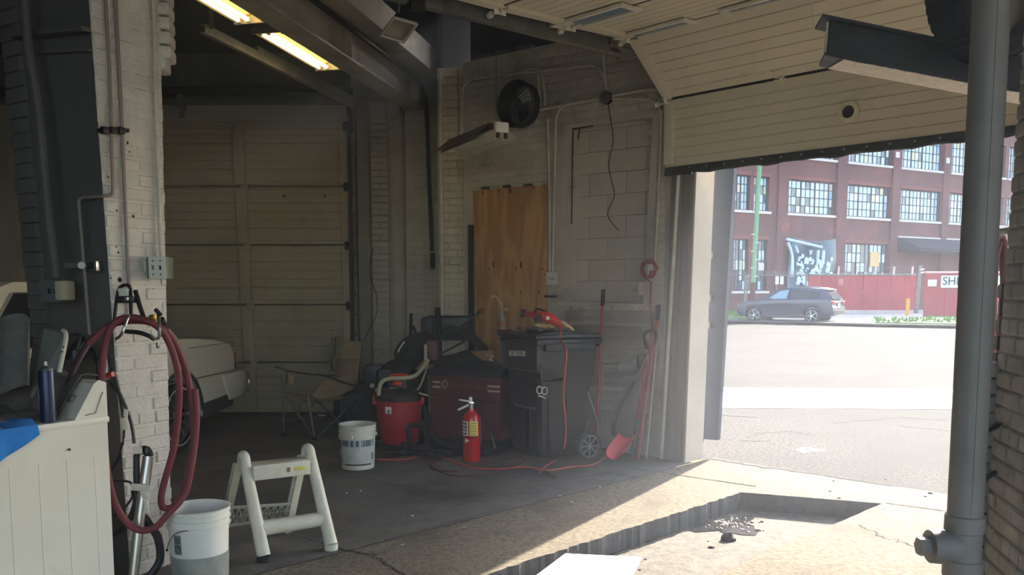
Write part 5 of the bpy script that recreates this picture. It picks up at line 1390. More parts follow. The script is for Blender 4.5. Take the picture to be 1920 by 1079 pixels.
# front apron: wide upper block ending in a slanting shelf
MB().prism([kp(-.012, -.01, 1.03), kp(-.012, -.01, .80), kp(.05, -.03, .72), kp(.20, -.028, .70), kp(.26, -.02, .74), kp(.10, -.02, .80), kp(.06, -.02, 1.03)][::1], cf * .64).build('front_apron', M['cart'], cart, smooth=False) if False else None
MB().prism([kp(-.03, -.015, 1.02), kp(-.03, -.015, .80), kp(.03, -.015, .765), kp(.03, -.015, 1.02)], cf * .635).build('front_apron', M['cart'], cart, smooth=False)
MB().prism([kp(.0, -.022, .86), kp(.24, -.022, .735), kp(.25, -.0, .70), kp(.02, -.0, .70), kp(-.0, -.02, .76)], cf * .05).build('side_gusset', M['cart'], cart, smooth=False)
MB().cbox(kp(LS / 2 + .01, LFt / 2, 1.045), (.70, .68, .055), ax=(cs, cf, Z), ch=.018).build('rim', M['cart'], cart)
MB().cbox(kp(LS / 2 + .0, LFt / 2, 1.095), (.72, .69, .035), ax=(cs, cf, Z), ch=.014).build('lid', M['cart'], cart)
MB().cbox(kp(LS / 2 - .02, LFt / 2, 1.115), (.50, .50, .02), ax=(cs, cf, Z), ch=.009).build('lid_panel', M['cart'], cart)
MB().cbox(kp(.30, -.035, 1.0), (.52, .02, .06), ax=(cs, cf, Z), ch=.006).build('side_rib', M['cart'], cart)
MB().tube([kp(.66, .08, 1.03), kp(.72, .08, 1.0), kp(.72, .55, 1.0), kp(.66, .55, 1.03)], .014, n=8).build('handle', M['cart'], cart)
MB().tube([kp(.06, .02, .46), kp(.0, .12, .455), kp(.0, .40, .455), kp(.06, .5, .46)], .012, n=8).build('lift_bar', M['galv'], cart)
for (fz) in (.07, .17): MB().cbox(kp(.0, fz + .08, .26), (.02, .015, .46), ax=(cs, cf, Z), ch=.004).build('front_rib', M['cart'], cart)
for s_, z in ((.015, .30), (.2, .3)): MB().cbox(kp(s_ + .1, .012, z), (.012, .012, .5), ax=(cs, cf, Z), ch=.004).build('side_rib', M['cart'], cart)
def wheel(c, ax, R, w, rim, parent, nsp=8, name='wheel'):
    axu_ = ax.cross(Z).normalized(); A = (axu_, Z, ax)
    t = MB().lathe([(R * .8, w / 2), (R * .96, w / 2), (R, w * .3), (R, -w * .3), (R * .96, -w / 2), (R * .8, -w / 2)], c, ax=A, n=32, close=True).build(name, M['rubber'], parent)
    b = MB(); b.lathe([(R * .81, w * .35), (R * .72, w * .42), (R * .70, w * .1), (R * .8, w * .0)], c, ax=A, n=32, close=True)
    for k in range(nsp):
        a = 2 * math.pi * k / nsp; d_ = axu_ * math.cos(a) + Z * math.sin(a); e_ = -axu_ * math.sin(a) + Z * math.cos(a)
        b.cbox(c + d_ * R * .42 + ax * w * .2, (R * .08, w * .3, R * .6), ax=(e_, ax, d_), ch=R * .02)
    b.cyl(c - ax * w * .2, c + ax * w * .45, R * .17, n=16); b.build('hub', rim, t)
    MB().cyl(c - ax * w * .1, c - ax * w * .0, R * .72, n=24).build('wheel_back', M['black_matte'], t)
    return t
wr = mat('grey_wheel_plastic', (128, 126, 124), .5)
wc = W(1104, 838, 7.45); wheel(V((wc.x, wc.y, .128)), -cf, .128, .05, wr, cart)
wheel(V((wc.x, wc.y, .128)) + cf * .6, cf, .128, .05, wr, cart)
MB().cyl(V((wc.x, wc.y, .128)), V((wc.x, wc.y, .128)) + cf * .6, .012, n=8).build('axle', M['dark_metal'], cart)
text('painted_number', '18', .15, kp(.13, -.0, .53) + V((-.01, -.03, 0)), (Z * .98 + cs * -.15), -cs, M['label_white'], cart, .0015) if False else None
def num_stroke(pts, r=.0045): return MB().tube(pts, r, n=5).build('painted_number', M['label_white'], cart)
def onc(x, y, Y): return W(x, y, Y)
qn = Plane(K + cf * (-.012), (cs.x, cs.y)); qn.n = -cf
def cpx(x, y, off=.004): return qn.px(x, y, off)
for cx_ in (1011.5, 1021):
    num_stroke([cpx(cx_ + math.cos(t) * 5.2, 732 + math.sin(t) * 7 + (cx_ - 1011) * .15) for t in [2 * math.pi * i / 14 for i in range(15)]])
num_stroke([cpx(1009, 743), cpx(1015, 744), cpx(1023, 748)])
qf = Plane(K + cs * (-.032), (cf.x, cf.y)); qf.n = -cs
for (x0, x1, s_) in ((955, 969.5, '201'), (971, 985, 'M51')):
    P = [qf.px(x0, 658, .002), qf.px(x1, 658.6, .002), qf.px(x1, 668.5, .002), qf.px(x0, 667.5, .002)]
    pl_ = MB().prism(P, qf.n * .002).build('stencil_plate', M['label_white'], cart, smooth=False)
    cc = sum(P, V()) / 4 + qf.n * .0045
    text('stencil', s_, .05, cc, -cf, Z, M['label_black'], cart, .0006)

# things lying on the cart lid
lidz = 1.127
def lid(x, y, dz=0.0):
    return F(x, y, lidz + dz)
drill = thing('cordless_grinder', 'red corded power tool lying across the cart lid', 'power tool', kp(.3, .25, lidz))
dc = W(1020, 604, 7.35); D0, D1 = W(985, 586, 7.45), W(1053, 613, 7.35)
dx_ = (D1 - D0).normalized(); DAX = (dx_, V((0, 1, 0)), dx_.cross(V((0, 1, 0))).normalized() * 1)
MB().tube([W(1003, 592, 7.4), W(1020, 593, 7.38), W(1035, 599, 7.36), W(1055, 612, 7.34)], 0, n=12, smooth=4, radii=[.032, .045, .042, .022]).build('body', M['red_tool'], drill)
MB().tube([W(980, 586, 7.45), W(1003, 591, 7.42)], .022, n=10, radii=[.016, .028]).build('gear_head', M['red'], drill)
MB().cyl(W(976, 587, 7.45), W(984, 588, 7.45), .036, n=14).build('chuck', M['dark_metal'], drill)
MB().tube([W(1005, 605, 7.38), W(1003, 585, 7.38), W(1008, 580, 7.38), W(1022, 584, 7.38), W(1030, 590, 7.36)], .009, n=8, smooth=3).build('guard_handle', M['black'], drill)
MB().cbox(W(1010, 597, 7.33), (.05, .05, .07), ch=.012).build('grip_block', M['black'], drill)
MB().cbox(W(1027, 597, 7.31), (.03, .006, .03), ch=.002).build('badge', M['label_white'], drill)
cdp = [W(1053, 611, 7.3), kp(.19, -.045, 1.115), kp(.195, -.06, 1.05), W(1062, 660, 7.1), W(1059, 700, 7.1), W(1056, 745, 7.12), W(1060, 785, 7.13), W(1061, 810, 7.15), W(1058, 842, 7.15)]
o_ = MB().tube(cdp, .0075, n=6, smooth=5).build('power_cord', M['orange'], None); tag(o_, 'orange cord hanging down the side of the wheeled cart', 'cord')
rg = MB().sheet(lambda u, v: kp(.08 + .22 * u, .12 + .42 * v, lidz + .012 + .02 * abs(math.sin(u * 7 + v * 5)) + .012 * math.sin(v * 17 + u * 3)), 14, 16, .006).build('rag_pile', mat('dirty_rag', (128, 114, 92), .95, rgb2=(104, 92, 74), scale=30), None)
tag(rg, 'crumpled brown rag on the left half of the cart lid', 'rag')
gv_ = mat('glove_cream', (196, 176, 128), .9, rgb2=(180, 158, 112), scale=18)
def glove(name, label, px, Y):
    r = thing(name, label, 'glove', W(px[0][0], px[0][1], Y))
    a, b_ = W(*px[0], Y), W(*px[1], Y); d_ = (b_ - a).normalized(); s_ = V((0, 1, 0))
    MB().ball((a + b_) / 2, ((b_ - a).length * .5, .05, .022), ax=(d_, s_, Z), n=14).build('palm', gv_, r)
    for k in range(4):
        st_ = b_ - d_ * .02 + s_ * (-.035 + k * .022); MB().tube([st_, st_ + d_ * .04 + Z * .008 * (k % 2), st_ + d_ * (.07 - .008 * abs(k - 1)) - Z * .006], .010, n=7, smooth=2).build('finger', gv_, r)
    MB().tube([a + s_ * -.04, a + s_ * -.06 + d_ * .03, a + s_ * -.055 + d_ * .06], .011, n=7, smooth=2).build('thumb', gv_, r)
    return r
glove('work_glove', 'cream work glove lying under the red power tool on the cart', ((1002, 609), (1028, 612)), 7.4)
glove('work_glove', 'cream work glove lying right of the red power tool on the cart', ((1052, 604), (1066, 613)), 7.25)
sp = thing('pump_bottle', 'old orange labelled pump bottle standing on the back of the cart lid', 'bottle', kp(.2, .55, lidz))
pb = V((W(940, 600, 7.75).x, 7.75, lidz - .0))
MB().lathe([(.035, 0), (.04, .01), (.04, .10), (.033, .14), (.014, .165), (.014, .19), (0, .19)], pb, n=18).build('bottle_body', mat('bottle_body', (120, 110, 100), .5), sp)
MB().lathe([(.041, .05), (.041, .10)], pb, n=18, close=True).build('bottle_label', mat('rust_label', (140, 76, 44), .6), sp)
MB().tube([pb + Z * .19, pb + Z * .23, W(937, 566, 7.75), W(928, 556, 7.75), W(920, 557, 7.75)], .005, n=6, smooth=4).build('spout', M['tan_pipe'], sp)
MB().cbox(pb + V((.03, 0, .2)), (.07, .03, .03), ch=.008).build('trigger', M['cardboard'], sp)
o_ = MB().lathe([(0, 0), (.05, 0), (.085, .025), (.08, .025), (.048, .006), (0, .006)], V((W(945, 612, 7.55).x, 7.55, lidz)), n=20).build('small_dish', M['dull_red'], None); tag(o_, 'small dark red dish on the left corner of the cart lid', 'dish')

# ================================================================== CORDS ON THE FLOOR
def fcord(name, label, pts, r=.007, m='orange'):
    P = [F(x, y, r) for x, y in pts]; o_ = MB().tube(P, r, n=6, smooth=6).build(name, M[m], None); return tag(o_, label, 'cord')
fcord('extension_cord', 'orange extension cord looping in front of the fire extinguisher', [(708, 862), (760, 862), (800, 852), (840, 862), (880, 876), (930, 880), (985, 876), (1030, 882), (1070, 876), (1110, 872), (1135, 858), (1150, 852)])
fcord('extension_cord', 'red brown cord tangled on the floor between the bucket and the cart', [(706, 856), (735, 858), (790, 848), (830, 858), (808, 872), (838, 890), (880, 893), (930, 884), (955, 880), (985, 862), (965, 858), (905, 872), (850, 884), (808, 878), (822, 862), (860, 850)], .006, 'dull_red')
fcord('extension_cord', 'short orange cord end lying below the cart', [(1012, 884), (1024, 874), (1042, 864)], .006)
fcord('extension_cord', 'short brown cord end lying in front of the cart', [(1008, 888), (1022, 884), (1036, 892), (1042, 896)], .006, 'dull_red')

# ================================================================== TOOLS AGAINST THE WALL
def stick(name, label, cat, bx, top, r=.012, m='red', grip=None, yb=None, off=.06):
    tp_ = PW.px(*top, off); b0 = F(*bx)
    r0 = thing(name, label, cat, b0)
    MB().tube([b0 + Z * .01, tp_], r, n=10).build('handle', M[m], r0)
    if grip: d_ = (b0 - tp_).normalized(); MB().tube([tp_ - d_ * .01, tp_ + d_ * grip], r + .006, n=10).build('grip', M['black'], r0)
    return r0, tp_, b0
rp = mat('faded_red_handle', (170, 44, 54), .5); M['rp'] = rp
r0, tp_, b0 = stick('broom', 'red broom handle with black grip standing behind the cart', 'broom', (1116, 852), (1131, 545), .012, 'rp', .14)
MB().cbox(b0 + Z * .03, (.30, .07, .06), ax=(PW.u, PW.n, Z), ch=.01).build('broom_head', M['black_matte'], r0)
r0, tp_, b0 = stick('red_pole', 'longest red pole with black grip leaning near the door jamb', 'pole', (1196, 862), (1235, 574), .013, 'rp', .13)
r0, tp_, b0 = stick('red_pole', 'shorter red pole leaning left of the longest red pole', 'pole', (1185, 861), (1217, 640), .013, 'rp')
MB().tube([b0 + Z * .02, b0.lerp(tp_, .34)], .017, n=8).build('dark_sleeve', M['blue_panel'], r0)
r0, tp_, b0 = stick('white_rod', 'thin white rod leaning beside the red poles', 'rod', (1212, 863), (1232, 640), .006, 'conduit')
sh = thing('shovel', 'short scoop shovel with a black D grip and red blade, leaning on the wall', 'shovel', F(1165, 858))
g0 = PW.px(1214, 665, .12); g1 = W(1155, 790, 7.6)
MB().tube([g0, W(1190, 715, 7.65)], .017, n=10).build('metal_collar', M['steel'], sh)
MB().tube([W(1190, 715, 7.65), W(1168, 755, 7.6), W(1152, 790, 7.5), W(1150, 818, 7.45)], .014, n=10, smooth=4).build('handle', M['dark_metal'], sh)
MB().tube([W(1200, 700, 7.7), W(1196, 672, 7.72), W(1206, 664, 7.72), W(1216, 668, 7.72)], .013, n=8, smooth=3).build('grip', M['black'], sh)
MB().tube([PW.px(1212, 655, .1), PW.px(1208, 628, .1), PW.px(1218, 620, .1), PW.px(1230, 622, .1), PW.px(1228, 648, .1)], .012, n=8, smooth=3).build('grip', M['black'], sh)
def scoop(u, v):
    a = W(1150, 862, 7.2).lerp(W(1178, 822, 7.45), v); w_ = .11 * math.sin(min(1, .35 + v) * math.pi * .62)
    return a + V((.9, .35, 0)) * (u - .5) * 2 * w_ + Z * (.05 * (2 * u - 1) ** 2) + Z * .0
MB().sheet(scoop, 8, 10, .006).build('blade', M['red'], sh)
r0, tp_, b0 = stick('grey_rod', 'thin grey rod leaning out from behind the cart', 'rod', (1142, 856), (1098, 726), .008, 'galv', off=.3)
# cord outlet with coiled red cord
ow = thing('outlet_box', 'white outlet on the wall with a coiled red cord plugged in', 'outlet box', PW.px(1222, 508, 0))
MB().cbox(PW.px(1222, 508, .02), (.07, .11, .04), ax=(PW.u, Z, PW.n), ch=.006).build('box_body', M['label_white'], ow)
MB().cbox(PW.px(1222, 513, .05), (.035, .05, .03), ax=(PW.u, Z, PW.n), ch=.006).build('plug', M['red'], ow)
cl_ = []
for k in range(46):
    t = k * .42; cl_.append(PW.px(1217 + math.cos(t) * (13 + 3 * math.sin(k * .31)), 505 + math.sin(t) * (15 + 3 * math.cos(k * .23)), .06 + .02 * math.sin(k)))
cl_ += [PW.px(1208, 522, .06), PW.px(1221, 530, .05), PW.px(1219, 570, .05), PW.px(1222, 610, .05), PW.px(1216, 660, .05)]
o_ = MB().tube(cl_, .0065, n=6, smooth=2).build('coiled_cord', mat('dull_red_cord', (150, 50, 52), .6), None); tag(o_, 'red cord coiled on the wall outlet and hanging down', 'cord')
tag(MB().cbox(PW.px(1203, 541, .03), (.05, .12, .05), ax=(PW.u, Z, PW.n), ch=.006).build('wall_switch', M['wall_fine'], None), 'small painted box on the right edge of the blocked window', 'wall box')
o_ = MB().tube([PW.px(1180, 544, .02), PW.px(1200, 542, .02)], .008, n=6).build('box_stub', M['wall_fine'], bpy.data.objects['wall_switch'])

# ================================================================== CLUTTER PILE
bl = M['black_matte']; soft = mat('black_fabric', (24, 24, 26), .95, rgb2=(34, 33, 32), scale=6)
def blob(name, label, cat, parts, m=soft):
    r = thing(name, label, cat, parts[0][1] * V((1, 1, 0)) if False else parts[0][1])
    for (pn_, c, rad, ax) in parts:
        MB().ball(c, rad, ax=ax, n=20).build(pn_, m, r)
    return r
tl = lambda a: (V((math.cos(a), 0, math.sin(a))), V((0, 1, 0)), V((-math.sin(a), 0, math.cos(a))))
stt = thing('padded_chair_seat', 'black padded chair seat with a pale logo, tilted on the clutter left of the chest', 'seat', V((W(745, 690, 8.7).x, 8.7, 0)))
MB().ball(W(775, 652, 8.7), (.22, .12, .13), ax=tl(.55), n=20).build('headrest', soft, stt)
MB().ball(W(770, 672, 8.7), (.27, .13, .11), ax=tl(.8), n=20).build('backrest', soft, stt)
MB().ball(W(735, 700, 8.65), (.24, .17, .12), ax=tl(.5), n=20).build('cushion', soft, stt)
MB().cbox(W(760, 740, 8.8), (.45, .3, .5), ch=.05).build('base', soft, stt)
for (a, b_, w_) in (((746, 661), (751, 651), .007), ((751, 651), (753, 652), .005), ((752, 650), (758, 641), .008)):
    MB().tube([W(*a, 8.56), W(*b_, 8.57)], w_, n=5).build('logo_stroke', M['label_white'], stt)
en = thing('small_engine', 'black small engine with pale knobs left of the black seat', 'engine', V((W(708, 705, 8.5).x, 8.5, 0)))
MB().cbox(W(702, 705, 8.55), (.20, .24, .24), ch=.05).build('housing', M['black'], en); MB().cbox(W(722, 708, 8.5), (.2, .2, .2), ch=.06, rz=.4).build('shroud', M['black'], en)
MB().cbox(W(705, 770, 8.6), (.34, .3, .58), ch=.03).build('stand', M['black_matte'], en)
for (x, y, r__) in ((698, 724, .026), (706, 732, .02), (689, 697, .010), (711, 740, .02)): MB().ball(W(x, y, 8.36), (r__, .02, r__), n=12).build('knob', M['tan_pipe'] if r__ > .015 else M['steel'], en)
MB().tube([W(700, 745, 8.3), W(705, 738, 8.28), W(713, 741, 8.27), (W(712, 748, 8.28))], .012, n=8, smooth=3).build('red_latch', M['red_tool'], en)
def post(name, label, a, b_, r, Y, m='black_matte', cat='post'):
    o_ = MB().cyl(W(*a, Y), W(*b_, Y), r, n=12).build(name, M[m], None); return tag(o_, label, cat)
post('black_post', 'short black post sticking up behind the padded chair seat', (771, 588), (764, 805), .018, 9.0)
post('black_post', 'thick black post rising right of the red can', (820, 577), (832, 815), .028, 8.7)
post('black_post', 'slanted thin black bar behind the padded chair seat', (774, 612), (786, 640), .014, 8.95)
rc = thing('fuel_can', 'red can with a cream side on the clutter pile', 'can', W(808, 680, 8.5))
MB().cbox(W(810, 660, 8.55), (.13, .14, .24), ch=.025).build('body', M['dull_red'], rc); MB().cbox(W(798, 664, 8.48), (.035, .10, .2), ch=.012, rz=.1).build('cream_side', M['tan_pipe'], rc)
MB().cyl(W(815, 636, 8.55), W(815, 629, 8.55), .025, n=12).build('cap', M['black'], rc); MB().tube([W(802, 640, 8.55), W(804, 632, 8.55), W(812, 632, 8.55)], .01, n=6).build('handle', M['dull_red'], rc)
duf = thing('black_case', 'black case on top of the clutter against the wall', 'case', W(840, 640, 9.0))
MB().cbox(W(843, 615, 8.95), (.50, .22, .26), ch=.04).build('body', M['black'], duf); MB().cbox(W(802, 612, 8.9), (.14, .2, .2), ch=.05).build('end', M['black'], duf)
MB().cbox(W(850, 594, 8.95), (.46, .23, .015), ch=.005).build('lid', M['black_matte'], duf)
for (nm_, lbx, a, b_, r__, Y) in (('dark_rod', 'dark rod slanting up to the right in front of the plywood', (850, 622), (902, 585), .010, 8.5), ('dark_rod', 'dark rod lying low across the clutter pile', (826, 664), (872, 640), .010, 8.3)):
    tag(MB().tube([W(*a, Y), W(*b_, Y)], r__, n=7).build(nm_, M['dark_metal'], None), lbx, 'rod')
hk = MB().tube([W(893, 592, 8.5), W(897, 583, 8.5), W(903, 580, 8.5), W(906, 587, 8.5)], .008, n=6, smooth=3).build('rod_hook', M['dark_metal'], None); tag(hk, 'small dark hook at the tip of the slanted rod', 'hook')
# bundle of dark hoses curling over
for k in range(6):
    o_ = MB().tube([W(822 + k * 2, 640 - k * 3, 8.4 + .02 * k), W(845, 620 - k * 2 + 2 * (k % 2), 8.35), W(872, 617 + k * 3, 8.3), W(893, 634 + k * 3, 8.25), W(915 - k, 654 + k * 2, 8.2)], .016, n=8, smooth=5).build('dark_hose', M['rubber'], None)
    tag(o_, ['lowest','second lowest','third','fourth','second topmost','topmost'][k] + ' dark rubber hose of the bundle curving over the clutter pile', 'hose', 'dark hoses over the clutter pile')
def mound(u, v):
    x = 812 + 130 * u; Y = 8.75 - .75 * v
    top = 660 + 6 * math.sin(u * 7) + 14 * u
    h = W(x, top, 8.4).z * (1 - .06 * v) * (1 - .55 * max(0, v - .6) / .4) * (.9 + .1 * math.sin(u * math.pi))
    return V((W(x, 600, Y).x, Y, h))
mo = MB().sheet(mound, 22, 12, .02).build('black_tarp', soft, None); tag(mo, 'black tarp slumped over the top of the red chest', 'tarp')
# red chest with two bright stripes and raised lettering
cxl, cxr = W(806, 700, 8.0), W(938, 708, 7.75)
cu_ = (cxr - cxl); cu_.z = 0; LC = cu_.length; cu_ = cu_.normalized(); cn = V((cu_.y, -cu_.x, 0))
base = V((cxl.x, cxl.y, 0)); zt2, zb2 = cxl.z, .12
chest = thing('red_chest', 'dark red chest with two chrome stripes and raised lettering, behind the extinguisher', 'chest', base + cu_ * LC / 2)
MB().pbox(base + Z * .10, cu_ * LC, -cn * .5, Z * (zt2 - .10)).build('body', M['dull_red'], chest, smooth=False)
MB().pbox(base + Z * (zt2 - .02) + cn * .02 - cu_ * .02, cu_ * (LC + .04), -cn * .54, Z * .06).build('lid', M['black_matte'], chest, smooth=False)
MB().pbox(base + cn * .01, cu_ * LC, -cn * .48, Z * .12).build('plinth', M['black_matte'], chest, smooth=False)
chp = Plane(base, (cu_.x, cu_.y)); chp.n = cn
for (ya, yb) in ((718, 728), (727, 737)):
    a_, b_ = chp.px(812, ya, .002), chp.px(938, yb, .002)
    MB().pbox(a_, b_ - a_, cn * .008, Z * .018).build('chrome_stripe', M['tan_pipe'], chest, smooth=False)
a_, b_ = chp.px(826, 731, .010), chp.px(914, 738, .010)
MB().pbox(a_, b_ - a_, cn * .006, Z * .095).build('name_plate', M['dull_red'], chest, smooth=False)
mid = (a_ + b_) / 2 + Z * .048 + cn * .0175
text('raised_lettering', 'BRICK-OO-MIRA', .062, mid + cu_ * .02, (b_ - a_), Z, mat('plate_letter', (124, 70, 60), .4, .3), chest, .0015)
MB().tube([chp.px(834, 721, .02) + cu_ * (math.cos(t) * .028) + Z * (math.sin(t) * .034) for t in [2 * math.pi * i / 16 for i in range(17)]], .005, n=5, caps=False).build('round_emblem', M['tan_pipe'], chest)
a_, b_ = chp.px(806, 740, .002), chp.px(940, 758, .002)
MB().pbox(a_, b_ - a_, cn * .006, Z * .008).build('seam', M['black_matte'], chest, smooth=False)
cbd = MB().prism([W(882, 661, 8.0), W(925, 659, 8.0), W(925, 678, 7.9), W(904, 676, 7.9)], V((0, -.02, .0)) + Z * .01).build('cardboard_piece', M['cardboard'], None, smooth=False); tag(cbd, 'brown cardboard piece poking out left of the cart', 'cardboard')
o_ = MB().tube([W(911, 667, 7.8), W(924, 668, 7.75), W(918, 674, 7.75), W(925, 677, 7.7)], .007, n=6, smooth=3).build('pale_clip', M['tan_pipe'], None); tag(o_, 'pale clip on the cardboard left of the cart', 'clip')
# black corrugated vacuum hose on the floor
def corr(name, label, pts, r, m='black', n=12, step=.018):
    P, _ = catmull([V(p) for p in pts], 30); L_tot = sum((b - a).length for a, b in zip(P[:-1], P[1:])); k = int(L_tot / (step / 2)); Q = []; acc = 0; i = 0; seg = (P[1] - P[0]).length
    for j in range(k):
        d = j * L_tot / k
        while d > acc + seg and i < len(P) - 2: acc += seg; i += 1; seg = (P[i + 1] - P[i]).length
        Q.append(P[i].lerp(P[i + 1], (d - acc) / max(seg, 1e-6)))
    o_ = MB().tube(Q, r, n=n, radii=[r * (1.0 if j % 2 else .86) for j in range(len(Q))]).build(name, M[m], None); return tag(o_, label, 'hose')
corr('vacuum_hose', 'black corrugated vacuum hose lying on the floor behind the extinguisher', [W(797, 765, 7.85), F(812, 815, .25), F(840, 836, .06), F(875, 838, .04), F(925, 846, .04), F(860, 852, .04), F(790, 850, .04), F(720, 848, .04)], .028)
o_ = corr('vacuum_hose', 'second black hose coil on the floor beside the red chest', [F(800, 828, .035), F(850, 822, .035), F(905, 830, .035), F(930, 822, .035)], .03)

# ================================================================== WASHING MACHINE
w0 = V((-1.885, 3.93, 0)); wd = V((.54, .84, 0)).normalized(); wn_ = V((-wd.y, wd.x, 0))   # wn_ points left/back
wm = thing('washing_machine', 'cream enamelled washing machine at the left edge, its side panel facing us', 'washing machine', w0)
def wp_(a, b, z): return w0 - wd * a + wn_ * b + Z * z       # a = from the back towards the camera, b = across
HW = .915
b = MB(); bmw = bmesh.new()
MB().pbox(wp_(0, 0, .02), -wd * .68, wn_ * .69, Z * (HW - .045)).build('cabinet', M['enamel'], wm, smooth=False)
# pressed ribs on the side panel
for a in (.07, .20, .325, .45, .575):
    MB().cbox(wp_(a, .0015, .40), (.005, .006, .70), ax=(wd, wn_, Z), ch=.002).build('side_crease', M['enamel'], wm)
MB().cbox(wp_(.34, .345, HW - .012), (.70, .71, .034), ax=(wd, wn_, Z), ch=.014).build('top', M['enamel'], wm)
MB().prism([wp_(-.0, -.005, HW), wp_(.16, -.005, HW), wp_(.06, -.005, HW + .16), wp_(.035, -.005, HW + .175), wp_(.0, -.005, HW + .16)], wn_ * .69).build('console', M['enamel'], wm, smooth=False)
MB().tube([wp_(.11, -.008, HW + .02), wp_(.06, -.008, HW + .025), wp_(.02, -.008, HW + .12)], .0018, n=4).build('console_seam', M['car_trim'], wm)
MB().cyl(wp_(.10, .28, HW + .09), wp_(.125, .28, HW + .105), .042, n=24).build('dial', M['white_plastic'], wm)
MB().cyl(wp_(.125, .28, HW + .105), wp_(.135, .28, HW + .11), .028, n=24).build('dial_cap', M['dk'], wm)
for bb in (.1, .45): MB().cbox(wp_(.11, bb, HW + .09), (.03, .05, .03), ax=(wd, wn_, Z), ch=.006).build('button', M['dk'], wm)
MB().ball(wp_(.19, -.006, .79), (.006, .006, .006), n=8).build('screw', M['dark_metal'], wm)
for a, bb in ((.05, .05), (.62, .05), (.05, .64), (.62, .64)): MB().cyl(wp_(a, bb, 0), wp_(a, bb, .03), .02, n=10).build('foot', M['black'], wm)
# raised lid
lg = mat('grey_lid', (126, 124, 118), .5, rgb2=(112, 110, 104), scale=4); 
LdA, LdB = W(60, 755, 3.95), W(104, 758, 4.0)
pts = [W(57, 745, 3.98), W(74, 628, 4.25), W(83, 617, 4.25), W(116, 619, 4.25), W(122, 628, 4.2), W(103, 745, 4.02)]
lid_ = MB().prism(pts, V((.2, .97, 0)) * .018).build('raised_lid', lg, wm, smooth=False)
MB().tube([W(118, 620, 4.22), W(124, 629, 4.18), W(119, 660, 4.14), W(106, 722, 4.04)], .011, n=8, smooth=3).build('lid_edge', M['enamel'], wm)
MB().prism([W(62, 646, 4.2), W(95, 648, 4.2), W(88, 722, 4.05), W(52, 718, 4.05)], V((0, -.003, 0))).build('instruction_label', mat('lid_label', (104, 100, 94), .6, rgb2=(88, 84, 78), scale=30), wm, smooth=False)
for (x, y) in ((119, 651), (116, 660)): MB().ball(W(x, y, 4.12), (.004, .004, .004), n=6).build('lid_hole', M['black_matte'], wm)
def tow(u, v):
    p = W(-40 + 104 * u, 607 + 10 * math.sin(u * 5) - 14 * math.sin(u * 3.1) * (1 - v) + 125 * v, 4.22 - .32 * v); return p + V((0, -.03 - .015 * math.sin(u * 13), 0))
t_ = MB().sheet(tow, 22, 12, .012).build('grey_towel', M['grey_cloth'], None); tag(t_, 'grey towel draped over the raised washer lid', 'towel')
def mess(u, v): return W(-60 + 150 * u, 735 + 20 * v, 4.0 - .25 * v) + Z * (.02 + .02 * math.sin(u * 11 + v * 4))
t_ = MB().sheet(lambda u, v: wp_(-.01 + .50 * v, .07 + .62 * u, HW + .03 + .16 * max(0, min(1, (.19 - (-.01 + .50 * v)) / .12)) + .014 * math.sin(u * 15 + v * 7)), 22, 24, .004).build('brown_cloth', mat('brown_cloth', (112, 102, 94), .95, rgb2=(92, 84, 78), scale=14), None); tag(t_, 'dark brown cloth spread on top of the washing machine', 'cloth')
# spray can
scb = wp_(.36, .10, HW + .006)
rcan = W(90, 772, 3.72); scb = V((rcan.x, rcan.y, HW + .008))
can = thing('spray_can', 'dark blue aerosol can with a white nozzle standing on the washing machine', 'spray can', scb)
hc = W(90, 686, scb.y).z - scb.z
MB().lathe([(.028, 0), (.033, .004), (.033, hc - .03), (.031, hc - .022), (0, hc - .022)], scb, n=28).build('can_body', mat('can_navy', (24, 34, 70), .3, .3), can)
MB().lathe([(.030, hc - .022), (.026, hc - .012), (.012, hc - .004), (.010, hc), (0, hc)], scb, n=24).build('shoulder', M['steel'], can)
MB().cyl(scb + Z * hc, scb + Z * (hc + .018), .006, n=10).build('nozzle', M['label_white'], can)
for (z0, z1, a0_, a1_, mm) in ((.012, .05, -75, -40, 'label_white'), (.10, .112, -150, -60, 'label_grey'), (.13, .135, -150, -90, 'label_grey'), (.06, .064, -140, -80, 'label_grey'), (.03, .034, -150, -90, 'label_grey'), (.15, .154, -150, -50, 'label_grey')):
    curved_label(scb, .0336, .0336, z0, z1, math.radians(a0_), math.radians(a1_), M[mm], 'can_print', can, 6)
# blue cloth hanging over the side edge
def bc_(u, v):
    a = .33 + .62 * u
    if v < .3:
        return wp_(a, .16 - .16 * v / .3, HW + .018 + .014 * math.sin(u * 14 + v * 6))
    t = (v - .3) / .7
    dr = (.07 + .15 * u + .05 * math.sin(u * 6 - .6)) * t
    return wp_(a + .05 * t * math.sin(u * 3), -.014 - .022 * t * abs(math.sin(u * 12 + 1)), HW + .008 - dr)
t_ = MB().sheet(bc_, 34, 16, .004).build('blue_cloth', M['blue_cloth'], None); tag(t_, 'bright blue microfibre cloth hanging over the washing machine edge', 'cloth')
# black gloves / brush between washer and column
br = thing('black_brush', 'black brush and bracket hung beside the column behind the red hose', 'brush', W(155, 640, 4.3))
MB().tube([W(133, 680, 4.25), W(150, 655, 4.28), W(166, 643, 4.3)], .045, n=12, smooth=3).build('bristle_body', M['black'], br)
MB().tube([W(140, 668, 4.22), W(150, 633, 4.25), W(140, 629, 4.25), W(128, 632, 4.28)], .008, n=8, smooth=3).build('handle', M['dark_metal'], br)
MB().cbox(W(143, 670, 4.2), (.03, .03, .07), ch=.006, rz=.5).build('foot_block', M['black'], br)

